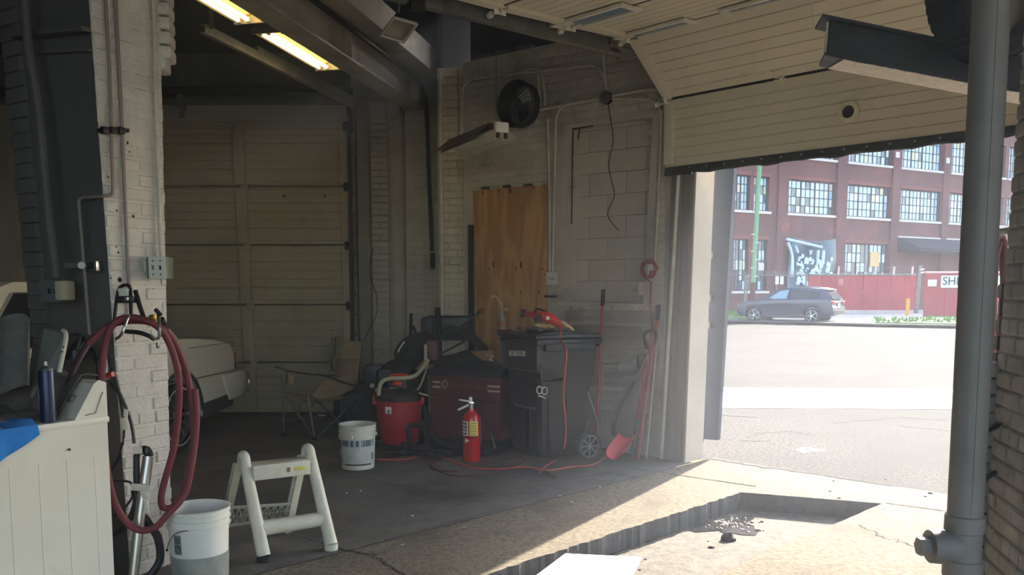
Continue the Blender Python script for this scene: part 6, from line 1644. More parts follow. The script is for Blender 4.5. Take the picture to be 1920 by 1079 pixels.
# ================================================================== HOSES, HOOKS AND PIPES ON THE COLUMN
def c0(x, y, Y=4.22): return W(x, y, Y)
hs = MB()
main = [(125, 1110, 3.75), (120, 1075, 3.78), (101, 1020, 3.82), (89, 950, 3.84), (92, 890, 3.84), (104, 820, 3.86), (120, 750, 3.92), (140, 690, 4.0), (165, 645, 4.08), (205, 612, 4.12), (245, 602, 4.14), (290, 608, 4.16), (325, 640, 4.2), (350, 700, 4.25), (362, 780, 4.28), (360, 850, 4.28), (345, 920, 4.26), (325, 950, 4.24), (306, 952, 4.22), (302, 935, 4.2), (308, 905, 4.2), (328, 830, 4.2), (336, 740, 4.2), (330, 680, 4.18), (310, 630, 4.14), (285, 606, 4.10), (248, 596, 4.08), (215, 606, 4.06), (196, 650, 4.04), (190, 740, 4.02), (195, 830, 4.02), (208, 920, 4.02), (230, 970, 4.04), (258, 994, 4.05), (290, 990, 4.08), (312, 968, 4.1), (345, 930, 4.14), (358, 880, 4.16), (368, 800, 4.18), (366, 730, 4.18)]
P = [W(*p) for p in main]
hd = MB().tube(P[:9], .0155, n=12, smooth=6).build('air_hose', M['dark_hose'], None); tag(hd, 'thick red air hose coiled over hooks on the column, one end dark', 'hose')
MB().tube(P[8:], .0165, n=12, smooth=6).build('red_length', M['red_hose'], hd)
for (pts, nm, lb_x, r__) in (
    ([(212, 690, 4.3), (222, 730, 4.3), (232, 790, 4.32), (228, 840, 4.32), (210, 880, 4.32), (188, 898, 4.32)], 'black_cable', 'black cable looping down from the hose valve behind the red hose', .008),
    ([(205, 712, 4.28), (225, 740, 4.28), (245, 790, 4.28), (252, 832, 4.27)], 'black_cable', 'black cable tied with white tape right of the valve', .009),
    ([(188, 962, 4.2), (215, 968, 4.2), (232, 955, 4.2), (247, 935, 4.18), (248, 925, 4.17), (244, 905, 4.17), (210, 903, 4.2), (188, 908, 4.2)], 'black_cable', 'thin black cable loop low on the shaded column side', .006),
    ([(190, 1010, 4.2), (215, 1003, 4.2), (240, 980, 4.18), (255, 940, 4.17), (256, 880, 4.17), (258, 850, 4.17), (275, 846, 4.16)], 'vacuum_hose', 'black flexible hose rising beside the steel tube', .016),
    ([(170, 668, 4.3), (176, 660, 4.3), (182, 700, 4.2), (180, 760, 4.1), (190, 830, 4.1)], 'black_cable', 'black cord behind the washing machine console', .005),
    ([(282, 1080, 4.2), (300, 1050, 4.22), (296, 1010, 4.22), (280, 985, 4.2), (270, 970, 4.18)], 'vacuum_hose', 'black hose curling at the foot of the column', .020)):
    o_ = MB().tube([W(*p) for p in pts], r__, n=8, smooth=6).build(nm, M['black'], None); tag(o_, lb_x, 'hose' if 'hose' in nm else 'cable')
stt_ = thing('steel_tube', 'brushed steel vacuum tube leaning on the column, taped with white tape', 'tube', F(262, 1100) if False else W(258, 1079, 4.1) * V((1, 1, 0)))
MB().cyl(W(272, 855, 4.2), W(276, 850, 4.2) + V((0, 0, 0.0)), .02)
MB().tube([W(278, 856, 4.2), W(262, 970, 4.14), W(247, 1110, 4.08)], .024, n=16, radii=[.026, .026, .024]).build('tube', M['steel'], stt_)
MB().tube([W(265, 845, 4.2), W(275, 845, 4.2), W(280, 857, 4.2)], .022, n=10, smooth=3).build('rubber_cuff', M['rubber'], stt_)
for (x, y, w_, h_, rz_) in ((265, 915, .10, .035, -.2), (271, 925, .035, .07, .5), (275, 950, .02, .07, .2), (258, 845, .045, .035, .1), (233, 795, .03, .06, .4), (236, 775, .022, .04, -.4)):
    MB().cbox(W(x, y, 4.12), (w_, .008, h_), ch=.003, ax=(V((math.cos(rz_ * .4), 0, math.sin(rz_ * .4))), V((0, 1, 0)), V((-math.sin(rz_ * .4), 0, math.cos(rz_ * .4))))).build('white_tape', M['dirty_white'], stt_)
rk = thing('hose_rack', 'steel hooks and bracket bolted to the column holding the red hose', 'rack', W(235, 560, 4.32))
MB().tube([W(214, 605, 4.24), W(219, 560, 4.28), W(224, 541, 4.3), (W(235, 535, 4.3)), W(244, 543, 4.3), W(246, 600, 4.26)], .009, n=8, smooth=4).build('hoop', M['dark_metal'], rk)
MB().tube([W(254, 546, 4.3), W(262, 575, 4.26), W(272, 603, 4.2)], .012, n=8).build('strut', M['dark_metal'], rk)
MB().cbox(W(233, 549, 4.3), (.06, .03, .045), ch=.01).build('white_clip', M['white_plastic'], rk)
MB().cbox(W(237, 562, 4.27), (.09, .04, .035), ch=.008).build('clamp_block', M['dark_metal'], rk)
MB().cbox(W(238, 561, 4.24), (.02, .02, .02), ch=.004).build('bolt', M['steel'], rk)
for pts in ([(242, 592, 4.02), (238, 600, 3.99), (232, 618, 3.97), (226, 630, 3.98), (218, 636, 4.06)], [(297, 590, 4.06), (299, 610, 4.02), (299, 630, 4.02), (293, 636, 4.06), (285, 630, 4.15)]):
    MB().tube([W(*p) for p in pts], .0075, n=8, smooth=4).build('hook', M['steel'], rk)
MB().tube([W(291, 580, 4.05), W(302, 592, 4.05)], .010, n=6).build('hook_tip', M['dark_metal'], rk)
MB().tube([W(235, 622, 4.16), W(260, 624, 4.15), W(278, 630, 4.15), W(290, 637, 4.15)], .011, n=8, smooth=3).build('rack_bar', M['dark_metal'], rk)
MB().cbox(W(288, 596, 4.08), (.03, .02, .03), ch=.005).build('brass_fitting', mat('brass', (180, 140, 60), .3, .9), rk)
MB().cyl(W(280, 596, 4.1), W(285, 596, 4.1), .014, n=8).build('coupler', M['steel'], rk)
MB().tube([W(303, 598, 4.2), W(312, 618, 4.25)], .014, n=8).build('hose_tail', M['black'], rk)
MB().cbox(W(296, 648, 4.28), (.016, .012, .03), ch=.003).build('cotter', M['steel'], rk)
vl = thing('air_valve', 'steel air valve with a small red lever beside the column', 'valve', W(200, 690, 4.3))
MB().cyl(W(196, 668, 4.3), W(202, 712, 4.3), .014, n=10).build('valve_body', M['steel'], vl)
MB().tube([W(200, 705, 4.27), W(212, 702, 4.26)], .014, n=8).build('red_lever', M['red'], vl)
MB().cbox(W(186, 672, 4.3), (.05, .03, .03), ch=.006).build('bracket', M['dark_metal'], vl)
MB().tube([W(178, 690, 4.3), W(184, 684, 4.3), W(200, 690, 4.29)], .006, n=6, smooth=3).build('copper_line', M['galv'], vl)

# ================================================================== WHITE BOARD ON THE FLOOR
bd_ = [F(1060, 1041, .006), F(1203, 1048, .006), F(1150, 1150, .006), F(975, 1105, .006)]
o_ = MB().prism([p + Z * (.0 if i < 2 else DZ * 0) for i, p in enumerate(bd_)], Z * .008).build('floor_board', M['paper'], None, smooth=False); tag(o_, 'white flat panel lying on the floor at the bottom edge, centre right', 'panel')
# puddle and debris in the recess
pdm = mat('puddle_water', (52, 52, 54), .08, spec=.8)
q = MB(); c_ = F(1368, 986, DZ + .004); pts = []
for k in range(26):
    t = 2 * math.pi * k / 26; rr = .17 + .06 * math.sin(3 * t + 1) + .025 * math.sin(7 * t); pts.append(c_ + DW.u * math.cos(t) * rr * 1.0 + DW.n * math.sin(t) * rr * 1.5)
o_ = q.add(pts, [list(range(26))]).build('puddle', pdm, floor_c, smooth=False); o_['kind'] = 'stuff'
dbm = mat('wet_debris', (120, 104, 84), .6); db = MB()
for k in range(90):
    p = c_ + DW.u * random.gauss(0, .09) + DW.n * random.gauss(-.05, .10); db.ball(p, (random.uniform(.004, .014),) * 2 + (random.uniform(.003, .008),), n=6)
db.build('leaf_litter', dbm, floor_c)['kind'] = 'stuff'
rk_ = F(1365, 1014, DZ); o_ = MB().ball(rk_ + Z * .015, (.05, .035, .03), n=10, jit=.5).build('dark_lump', M['crack'], None); tag(o_, 'dark lump of debris lying in the sunken floor recess', 'debris')
gr = MB()
for (x, y, s_) in ((1421, 996, .022), (1334, 1028, .022), (1328, 1016, .008), (1744, 926, .02), (1735, 932, .012), (1556, 922, .012), (1573, 935, .014), (1563, 903, .012), (1210, 1050, .010), (1199, 1070, .01), (1660, 900, .01)):
    p = F(x, y, DZ if 1200 < x < 1450 and y > 960 else 0); gr.ball(p + Z * s_ * .15, (s_, s_ * .8, s_ * .35), n=8, jit=.3)
gr.build('floor_debris', M['crack'], floor_c)['kind'] = 'stuff'
spk = MB()
for (x, y, s_) in ((676, 921, .012), (650, 925, .010), (754, 1022, .010), (773, 968, .014), (630, 865, .010), (460, 920, .008), (870, 990, .007), (1050, 930, .012), (1125, 913, .010), (1072, 942, .012)):
    spk.ball(F(x, y, .003), (s_, s_ * .7, .004), n=6)
spk.build('paint_specks', M['label_white'] , floor_c)['kind'] = 'stuff'
# ================================================================== VEHICLES
def bprism(pts, ext, ch, seg=2, ang=25):
    """extruded outline with rounded cut edges on both faces"""
    bm = bmesh.new(); vs = [bm.verts.new(p) for p in pts]; f = bm.faces.new(vs)
    r = bmesh.ops.extrude_face_region(bm, geom=[f]); ev = [g for g in r['geom'] if isinstance(g, bmesh.types.BMVert)]
    bmesh.ops.translate(bm, verts=ev, vec=ext)
    bmesh.ops.recalc_face_normals(bm, faces=bm.faces)
    big = sorted(bm.faces, key=lambda q: -len(q.verts))[:2]
    es = set(e for q in big for e in q.edges)
    bmesh.ops.bevel(bm, geom=list(es), offset=ch, segments=seg, affect='EDGES', profile=.6, clamp_overlap=True)
    mb = MB(); bm.verts.index_update(); mb.add([v.co.copy() for v in bm.verts], [[v.index for v in q.verts] for q in bm.faces]); bm.free(); return mb
def arch(cx, cz, r, a0=0, a1=180, n=12): return [(cx + r * math.cos(math.radians(a0 + (a1 - a0) * i / n)), cz + r * math.sin(math.radians(a0 + (a1 - a0) * i / n))) for i in range(n + 1)]
def car_root(name, label, O, fwd, left):
    r = thing(name, label, 'car', O); L = lambda x, y, z: V(O) + V(fwd) * x + V(left) * y + Z * z
    return r, L
# ---- white sedan, rear end toward the far door
sO = V((-2.93, 9.12, 0)); sf = V((-.105, -.9945, 0)).normalized(); sl2 = V((-.9945, .105, 0)).normalized()
sed, LS_ = car_root('white_sedan', 'old cream white sedan parked behind the column, tail toward the garage door', sO, sf, sl2)
WX, WR = 1.27, .33
out = [(.10, .36), (.04, .44), (.02, .60), (.10, .64), (.09, .80), (.12, .90), (.22, .96), (.55, 1.01), (1.0, 1.045), (1.45, 1.06), (3.95, 1.02), (4.6, .97), (5.15, .88), (5.28, .75), (5.28, .42), (5.1, .32)]
out += [(4.68, .30)] + arch(4.25, .34, .40, -5, 185) + [(3.8, .24), (1.72, .24)] + arch(WX, .34, .42, -8, 188) + [(.82, .26), (.15, .32)]
bprism([LS_(x, 0, z) for x, z in out], sl2 * 1.82, .05, 3).build('body', M['car_white'], sed, angle=40)
gh = [(1.15, 1.04), (1.55, 1.48), (1.75, 1.55), (3.15, 1.56), (3.4, 1.5), (3.98, 1.02)]
pins = lambda x, z, y0: LS_(x, y0 + (z - 1.03) * .28, z)
for yy, nm in ((.06, 'greenhouse'),):
    a = [LS_(x, .07 + (z - 1.03) * .32, z) for x, z in gh]; b_ = [LS_(x, 1.75 - (z - 1.03) * .32, z) for x, z in gh]
    n = len(a); MB().add(a + b_, [list(range(n)), [n + i for i in range(n - 1, -1, -1)]] + [[i, (i + 1) % n, n + (i + 1) % n, n + i] for i in range(n)]).build('cabin', M['car_white'], sed, smooth=False)
def sglass(pts, nm='side_window', off=-.012, m='glass_dark'):
    P = [LS_(x, .07 + (z - 1.03) * .32 + off, z) for x, z in pts]; return MB().prism(P, sl2 * .006).build(nm, M[m], sed, smooth=False)
for q in ([(1.45, 1.10), (1.78, 1.45), (1.98, 1.46), (1.98, 1.10)], [(2.08, 1.10), (2.08, 1.47), (2.62, 1.48), (2.62, 1.10)], [(2.76, 1.10), (2.76, 1.48), (3.22, 1.48), (3.72, 1.10)]):
    g = sglass(q); c = sum((V((x, z, 0)) for x, z in q), V()) / len(q)
    P = [LS_(x, .07 + (z - 1.03) * .32 - .014, z) for x, z in q]; MB().tube(P + [P[0]], .010, n=5).build('chrome_frame', M['chrome'], g)
rg_ = [LS_(1.17, .16, 1.08), LS_(1.17, 1.66, 1.08), LS_(1.56, 1.55, 1.46), LS_(1.56, .27, 1.46)]
MB().prism([p - sf * .02 for p in rg_], -sf * .006).build('rear_window', M['glass_dark'], sed, smooth=False)
# bumper, lamps, trim
b = bprism([LS_(x, -.03, z) for x, z in ((.02, .37), (-.10, .42), (-.13, .52), (-.10, .63), (.05, .65), (.42, .64), (.42, .60), (.30, .36))], sl2 * 1.88, .03)
b.build('rear_bumper', M['car_white'], sed, angle=40)
MB().tube([LS_(-.10, -.04, .42), LS_(-.14, -.04, .52), LS_(-.11, -.04, .62)], .018, n=6).build('bumper_guard', M['chrome'], sed)
MB().cbox(LS_(-.13, .9, .52), (1.7, .02, .07), ax=(sl2, sf, Z), ch=.006).build('bumper_strip', M['car_trim'], sed)
MB().cbox(LS_(.095, .02, .76), (.05, .03, .17), ax=(sf, sl2, Z), ch=.006).build('tail_light', M['red'], sed)
MB().cbox(LS_(.085, .9, .78), (1.6, .03, .15), ax=(sl2, sf, Z), ch=.006).build('tail_panel', M['dull_red'], sed)
MB().pbox(LS_(.12, -.006, .655), sf * 3.0, -sl2 * .006, Z * .012).build('body_crease', M['dk'], sed, smooth=False)
MB().pbox(LS_(.12, -.004, .955), sf * 1.0, -sl2 * .004, Z * .008).build('trunk_seam', M['dk'], sed, smooth=False)
MB().prism([LS_(.20, -.008, .30), LS_(.86, -.008, .25), LS_(.86, -.008, .40), LS_(.18, -.008, .43)], sl2 * .01).build('lower_trim', M['car_trim'], sed, smooth=False)
MB().prism([LS_(x, -.004, z) for x, z in arch(WX, .34, .425, 0, 180) + arch(WX, .34, .40, 180, 0)], sl2 * .02).build('arch_trim', M['car_trim'], sed, smooth=False)
for (wx_) in (WX, 4.25):
    for (yy, s_) in ((.12, -1), (1.70, 1)):
        c = LS_(wx_, yy, WR); t = wheel(c, sl2 * s_, WR, .19, M['steel'], sed, 12)
        MB().lathe([(WR * .83, .10), (WR * .79, .10)], c, ax=(sf, Z, sl2 * s_), n=32, close=True).build('white_ring', M['label_white'], t)
# dark inner wheel house so the arches read black
MB().cbox(LS_(WX, .5, .46), (.8, .6, .5), ax=(sf, sl2, Z), ch=.02).build('wheel_house', M['black_matte'], sed) if False else None

# ---- dark blue suv across the street
uO = V((14.62, 38.9, -.03)); uf = V((-.79, .613, 0)).normalized(); ul_ = V((.613, .79, 0)).normalized()
suv, LU = car_root('blue_suv', 'dark blue SUV driving along the sunlit street outside', uO, uf, ul_)
o2 = [(.12, .34), (.02, .45), (.0, .72), (.06, .80), (.05, .98), (.16, 1.12), (.55, 1.14), (3.2, 1.10), (3.45, 1.08), (4.2, .98), (4.5, .86), (4.6, .70), (4.6, .42), (4.45, .30)]
o2 += [(4.2, .28)] + arch(3.75, .36, .40, -10, 190) + [(3.3, .24), (1.4, .24)] + arch(.98, .36, .40, -10, 190) + [(.5, .3)]
bprism([LU(x, 0, z) for x, z in o2], ul_ * 1.86, .07, 3).build('body', M['suv'], suv, angle=40)
g2 = [(.12, 1.10), (.42, 1.52), (.55, 1.60), (1.3, 1.66), (2.2, 1.64), (2.65, 1.56), (3.42, 1.08)]
def lof(pts, i0, i1, name, m, k=.34):
    a = [LU(x, i0 + (z - 1.08) * k, z) for x, z in pts]; b_ = [LU(x, i1 - (z - 1.08) * k, z) for x, z in pts]; n = len(a)
    return MB().add(a + b_, [list(range(n)), [n + i for i in range(n - 1, -1, -1)]] + [[i, (i + 1) % n, n + (i + 1) % n, n + i] for i in range(n)]).build(name, m, suv, angle=30)
lof(g2, .06, 1.80, 'cabin', M['suv'])
def ug(pts, nm='side_window', m=M['glass_dark']):
    P = [LU(x, .06 + (z - 1.08) * .34 - .012, z) for x, z in pts]; return MB().prism(P, ul_ * .006).build(nm, m, suv, smooth=False)
ug([(.55, 1.18), (.70, 1.46), (1.15, 1.52), (1.25, 1.16)]); ug([(1.33, 1.16), (1.25, 1.54), (2.02, 1.56), (2.10, 1.15)]); ug([(2.2, 1.15), (2.12, 1.56), (2.55, 1.50), (3.1, 1.13)], 'front_side_window', mat('bright_car_glass', (120, 150, 160), .1, spec=.8))
MB().prism([LU(.10, .22, 1.14) - uf * .02, LU(.10, 1.64, 1.14) - uf * .02, LU(.38, 1.54, 1.48) - uf * .02, LU(.38, .32, 1.48) - uf * .02], -uf * .01).build('rear_window', mat('rear_glass', (120, 124, 130), .06, spec=1.0, metal=.6), suv, smooth=False)
MB().prism([LU(.34, .25, 1.54), LU(.34, 1.6, 1.54), LU(.75, 1.5, 1.64), LU(.75, .35, 1.64)], Z * .03).build('spoiler', M['suv'], suv, smooth=False)
for yy in (.28, 1.56): MB().tube([LU(.7, yy, 1.64), LU(1.4, yy, 1.70), LU(2.3, yy, 1.67)], .02, n=6).build('roof_rail', M['steel'], suv)
for yy in (.02, 1.5): MB().cbox(LU(.05, yy + .17, .98), (.36, .06, .13), ax=(ul_, uf, Z), ch=.02).build('tail_light', M['red'], suv)
MB().cbox(LU(.03, .93, .86), (.34, .02, .15), ax=(ul_, uf, Z), ch=.005).build('licence_plate', M['label_white'], suv)
MB().cbox(LU(.02, .93, .50), (1.7, .08, .20), ax=(ul_, uf, Z), ch=.03).build('rear_bumper', M['car_trim'], suv)
MB().cbox(LU(2.3, -.01, .33), (2.2, .04, .10), ax=(uf, ul_, Z), ch=.02).build('sill', M['car_trim'], suv)
MB().cbox(LU(2.9, -.09, 1.12), (.16, .18, .13), ax=(uf, ul_, Z), ch=.04).build('mirror', M['suv'], suv)
MB().cbox(LU(4.5, .25, .78), (.16, .4, .12), ax=(uf, ul_, Z), ch=.03).build('headlight', M['label_white'], suv)
for xx in (1.5, 2.35): MB().cbox(LU(xx, -.015, .98), (.2, .03, .03), ax=(uf, ul_, Z), ch=.008).build('door_handle', M['suv'], suv)
al = mat('bright_alloy', (200, 204, 210), .25, .6)
for wx_ in (.98, 3.75):
    for yy, s_ in ((.11, -1), (1.75, 1)): wheel(LU(wx_, yy, .35), ul_ * s_, .35, .2, al, suv, 5)

# ================================================================== STREET FURNITURE AND FACTORY
FA = Plane(V((18.5, 57.0, 0)), (0.878, 0.479)); FA.n = V((.479, -.878, 0))
def fu(x, y=400): return FA.uz(x, y)[0]
zrow = []
s2, h2 = FA.uz(1520, 402)[1], FA.uz(1520, 339)[1]
s3 = FA.uz(1730, 318)[1]; h3 = s3 + (h2 - s2) + .25
s1, h1 = FA.uz(1390, 546)[1], FA.uz(1620, 457)[1]
u_end0, u_end1 = fu(1320) - 34, fu(2250)
wins = [(fu(1378) - a_, fu(1378) - a_ + 5.0) for a_ in (31, 24, 17, 10)] + [(fu(1378), fu(1405)), (fu(1413), fu(1441)), (fu(1478), fu(1565)), (fu(1588), fu(1668)), (fu(1688), fu(1762)), (fu(1780), fu(1842)), (fu(1868), fu(1880)), (fu(1887), fu(1902)), (fu(1925), fu(1985)), (fu(2005), fu(2060))]
fac = thing('factory_building', 'dark red brick factory with large gridded windows across the street', 'building', FA.at(0, 0, 0))
def fbox(u0, u1, z0, z1, f, bk, name, m):
    return MB().prism([FA.at(u0, z0, f), FA.at(u1, z0, f), FA.at(u1, z0, bk), FA.at(u0, z0, bk)], Z * (z1 - z0)).build(name, m, fac, smooth=False)
fbox(u_end0, u_end1, 0, s1, 0, -.5, 'lower_wall', M['facade']); fbox(u_end0, u_end1, h1, s2, 0, -.5, 'spandrel', M['facade']); fbox(u_end0, u_end1, h2, s3, 0, -.5, 'spandrel', M['facade'])
fbox(u_end0, u_end1, h3, h3 + 3.2, 0, -.5, 'parapet', M['facade']); fbox(u_end0, u_end1, 0, h3 + 2.9, -.9, -8, 'core', M['black_matte'])
edges = [u_end0] + [q for w in wins for q in w] + [u_end1]
for (z0, z1) in ((s1, h1), (s2, h2), (s3, h3)):
    for i in range(0, len(edges), 2): fbox(edges[i], edges[i + 1], z0, z1, 0, -.5, 'pier', M['facade'])
for x in (1463, 1572, 1675, 1769, 1850, 1912): 
    u = fu(x); fbox(u - .35, u + .28, 0, h3 + 2.5, .16, -.05, 'pilaster', M['facade'])
    fbox(u - .2, u + .2, s3 + .6, s3 + 1.0, .18, .1, 'stone_block', M['sill'])
pm_ = [mat('pane_blue', (178, 200, 216), .3, spec=.8), mat('pane_pale', (214, 220, 220), .35), mat('pane_dark', (92, 104, 118), .2, spec=.8), mat('pane_cream', (214, 206, 170), .5)]
rw = random.Random(5)
def fwin(u0, u1, z0, z1, cols, rows, sash, dark=.15, boarded=False):
    fr = MB(); W_ = u1 - u0; H__ = z1 - z0
    w_ = fr
    def fb_(a, b_, c, d_, f=-.18, bk=-.26): fr.prism([FA.at(a, c, f), FA.at(b_, c, f), FA.at(b_, c, bk), FA.at(a, c, bk)], Z * (d_ - c))
    for a in (u0, u1 - .08): fb_(a, a + .08, z0, z1, -.12)
    for c in (z0, z1 - .08): fb_(u0, u1, c, c + .08, -.12)
    for k in range(1, cols): 
        hw = .05 if k % sash == 0 else .012; a = u0 + W_ * k / cols; fb_(a - hw, a + hw, z0, z1)
    for k in range(1, rows): c = z0 + H__ * k / rows; fb_(u0, u1, c - .025, c + .025)
    o_ = fr.build('window_frame', M['mullion'], fac, smooth=False)
    p = MB()
    for i in range(cols):
        for j in range(rows):
            a, b_ = u0 + W_ * i / cols, u0 + W_ * (i + 1) / cols; c, d_ = z0 + H__ * j / rows, z0 + H__ * (j + 1) / rows
            rr = rw.random(); mi = 2 if rr < dark else (1 if rr < dark + .16 else (3 if rr < dark + .19 else 0)); t = rw.uniform(-.012, .012)
            p.add([FA.at(a, c, -.22), FA.at(b_, c, -.22 + t), FA.at(b_, d_, -.22 + t * .5), FA.at(a, d_, -.22 - t)], [(0, 1, 2, 3)], mi)
    q = p.build('panes', None, o_, smooth=False, mats=pm_); q['kind'] = 'stuff'
    fbox(u0 - .15, u1 + .15, z0 - .16, z0, .12, -.2, 'window_sill', M['sill'])
    fbox(u0 - .1, u1 + .1, z1, z1 + .22, .02, -.1, 'lintel', M['facade_light'])
for i, (a, b_) in enumerate(wins):
    W_ = b_ - a; cols = max(4, int(round(W_ / .42))); sash = max(2, cols // 3)
    fwin(a, b_, s2, h2, cols, 4, sash, .12); fwin(a, b_, s3, h3, cols, 4, sash, .08)
    if i not in (6, 8, 9): fwin(a, b_, s1, h1, cols, 5, sash, .55)
    elif i != 6: fbox(a, b_, s1, h1, -.1, -.4, 'infill', M['facade'])
    else: fbox(a, b_, s1, h1, -.1, -.4, 'infill', M['black_matte'])
# window square coloured warm to look lit, on the ground floor, pale door boards
fbox(fu(1638), fu(1654), FA.uz(1640, 500)[1], FA.uz(1640, 473)[1], -.10, -.17, 'lit_panel', mat('warm_window', (216, 178, 120), .5))
# tarpaulin hung over one bay
ta, tb_ = fu(1473), fu(1564); tz0, tz1 = .6, FA.uz(1520, 446)[1]
def tarpf(u, v):
    z = tz1 + (tz0 - tz1) * v - .25 * math.sin(u * math.pi) * (1 - v)
    return FA.at(ta + (tb_ - ta) * u, z, .25 + .12 * math.sin(u * 9 + v * 3) + .10 * math.sin(v * 8 + u * 5))
tp_ = thing('tarpaulin', 'blue grey tarpaulin with pale splashed marks hung over a factory bay', 'tarpaulin', FA.at((ta + tb_) / 2, tz0, .25))
MB().sheet(tarpf, 30, 24, .01).build('sheet', M['tarp'], tp_)
rw2 = random.Random(11); mk = MB()
def tq(x, y): 
    u, z = FA.uz(x, y, .4); return FA.at(u, z, .46)
mk.tube([tq(1474, 449), tq(1500, 455), tq(1540, 464)], .09, n=5, smooth=3)
for pts in ([(1476, 455), (1484, 480), (1483, 519)], [(1490, 462), (1495, 474)], [(1533, 470), (1530, 500)], [(1543, 470), (1541, 495)], [(1519, 470), (1518, 478)]):
    mk.tube([tq(*p) for p in pts], .05, n=5, smooth=3, radii=[.04 + .12 * rw2.random() for _ in pts])
for k in range(110): x, y = 1492 + rw2.random() * 66, 478 + 54 * rw2.random() ** .7; mk.ball(tq(x, y), (.05 + rw2.random() * .16, .03, .04 + rw2.random() * .16), ax=(FA.u, FA.n, Z), n=6, jit=.3)
mk.build('pale_marks', M['tarp_white'], tp_)
# awning
aw = thing('awning', 'long dark awning over the factory loading bay', 'awning', FA.at(fu(1684), 3.2, .3))
a0_, a1_ = fu(1684), fu(1850); zt3 = FA.uz(1700, 449)[1] + .1; zb3 = zt3 - 1.05
MB().prism([FA.at(a0_, zt3, .1), FA.at(a0_, zb3 + .25, 1.9), FA.at(a0_, zb3, 1.9), FA.at(a0_, zb3, .1)], FA.u * (a1_ - a0_)).build('canopy', M['awning'], aw, smooth=False)
MB().prism([FA.at(a0_, zt3, .12), FA.at(a0_, zt3 + .1, .12), FA.at(a0_, zt3 + .1, .0), FA.at(a0_, zt3, .0)], FA.u * (a1_ - a0_)).build('canopy_edge', M['sill'], aw, smooth=False)
# ground strips beyond the street
Gz = .02
def gstrip(name, label, pts, m, z, cat=None):
    o_ = MB().prism([F(x, y, z) - Z * .06 for x, y in pts], Z * .06).build(name, m, None, smooth=False); o_['kind'] = 'structure'; return o_
gstrip('yard_ground', '', [(1200, 597), (1420, 600), (1620, 606), (1960, 612), (2100, 575), (1100, 566)], M['sidewalk'], .08)
gstrip('curb', '', [(1200, 599.5), (1420, 602.5), (1640, 608), (1980, 614), (1980, 611), (1640, 605), (1420, 600), (1200, 597)], M['asphalt'], .10)
gs = gstrip('grass_strip', '', [(1300, 594), (1425, 597), (1425, 577), (1300, 575)], M['grass'], .15); 
gs = gstrip('grass_strip', '', [(1640, 604), (1980, 611), (1980, 596), (1740, 592), (1700, 600)], M['grass'], .15)
gt = MB(); rg2 = random.Random(2)
for k in range(700):
    x = rg2.uniform(1640, 1960) if k % 2 else rg2.uniform(1330, 1424); y = rg2.uniform(598, 605) if k % 2 else rg2.uniform(578, 595)
    p = F(x, y, .15); h = rg2.uniform(.05, .22); w_ = .05; gt.add([p + V((-w_, 0, 0)), p + V((w_, 0, 0)), p + V((rg2.uniform(-.1, .1), 0, h))], [(0, 1, 2)])
o_ = gt.build('grass_tufts', M['grass'], None, smooth=False); o_['kind'] = 'stuff'; tag(o_, 'ragged grass along the far curb', 'grass')
# fences
fl1 = thing('red_fence', 'long red sheet fence topped with barbed wire behind the SUV', 'fence', W(1615, 583, 53))
yF = 53.0
def wz(x, y, Y): return W(x, y, Y)
x0_, x1_ = W(1515, 545, yF).x, W(1722, 545, yF).x; zt4 = W(1620, 517, yF).z; zb4 = W(1620, 582, yF).z
npn = 8
for k in range(npn):
    a = x0_ + (x1_ - x0_) * k / npn; b_ = x0_ + (x1_ - x0_) * (k + 1) / npn
    MB().pbox((a + .01, yF + (.02 if k % 2 else 0), zb4), (b_ - a - .02, 0, 0), (0, .04, 0), (0, 0, zt4 - zb4)).build('fence_panel', M['fence_red'], fl1, smooth=False)
MB().cyl((x0_, yF - .03, zt4 + .05), (x1_, yF - .03, zt4 + .05), .06, n=8).build('top_rail', M['galv'], fl1)
for k in range(6):
    a = x0_ + (x1_ - x0_) * (k + .6) / 6; MB().tube([(a, yF - .02, zt4), (a, yF - .1, zt4 + .55)], .06, n=6).build('wire_arm', M['sill'], fl1)
for k in range(3): MB().tube([(x0_ + 2, yF - .05 - .02 * k, zt4 + .2 + .16 * k), (x1_, yF - .05 - .02 * k, zt4 + .2 + .16 * k)], .012, n=4).build('barbed_wire', M['galv'], fl1)
for k in range(4):
    a = x0_ + 1.3 + k * 1.6; MB().tube([(a, yF - .025, zt4 - .1), (a + .9, yF - .025, zb4 + .5)], .012, n=4).build('diagonal_brace', M['facade_light'], fl1)
MB().cbox((x0_ + 2.0, yF - .03, zt4 - .4), (.3, .02, .4), ch=.01).build('faded_sign', mat('faded_sign', (186, 110, 112), .8), fl1)
MB().pbox((x0_ - .2, yF - .2, .0), (x1_ - x0_ + .3, 0, 0), (0, .5, 0), (0, 0, zb4)).build('plinth', M['sidewalk'], fl1, smooth=False)
fl2 = thing('red_gate_fence', 'right red sheet fence carrying the SHIP sign', 'fence', W(1780, 598, 46))
yG = 46.0; x0g, x1g = W(1733, 545, yG).x, W(2050, 545, yG).x; zt5, zb5 = W(1770, 513, yG).z, .08
for k in range(8):
    a = x0g + (x1g - x0g) * k / 8; b_ = x0g + (x1g - x0g) * (k + 1) / 8
    MB().pbox((a + .01, yG + (.02 if k % 2 else 0), zb5), (b_ - a - .02, 0, 0), (0, .04, 0), (0, 0, zt5 - zb5)).build('fence_panel', M['fence_red'], fl2, smooth=False)
MB().cyl((x0g, yG - .03, zt5 + .04), (x1g, yG - .03, zt5 + .04), .05, n=8).build('top_rail', mat('pink_rail', (206, 150, 150), .6), fl2)
sg = thing('ship_sign', 'white sign reading SHIP on the red fence', 'sign', W(1790, 528, yG - .08))
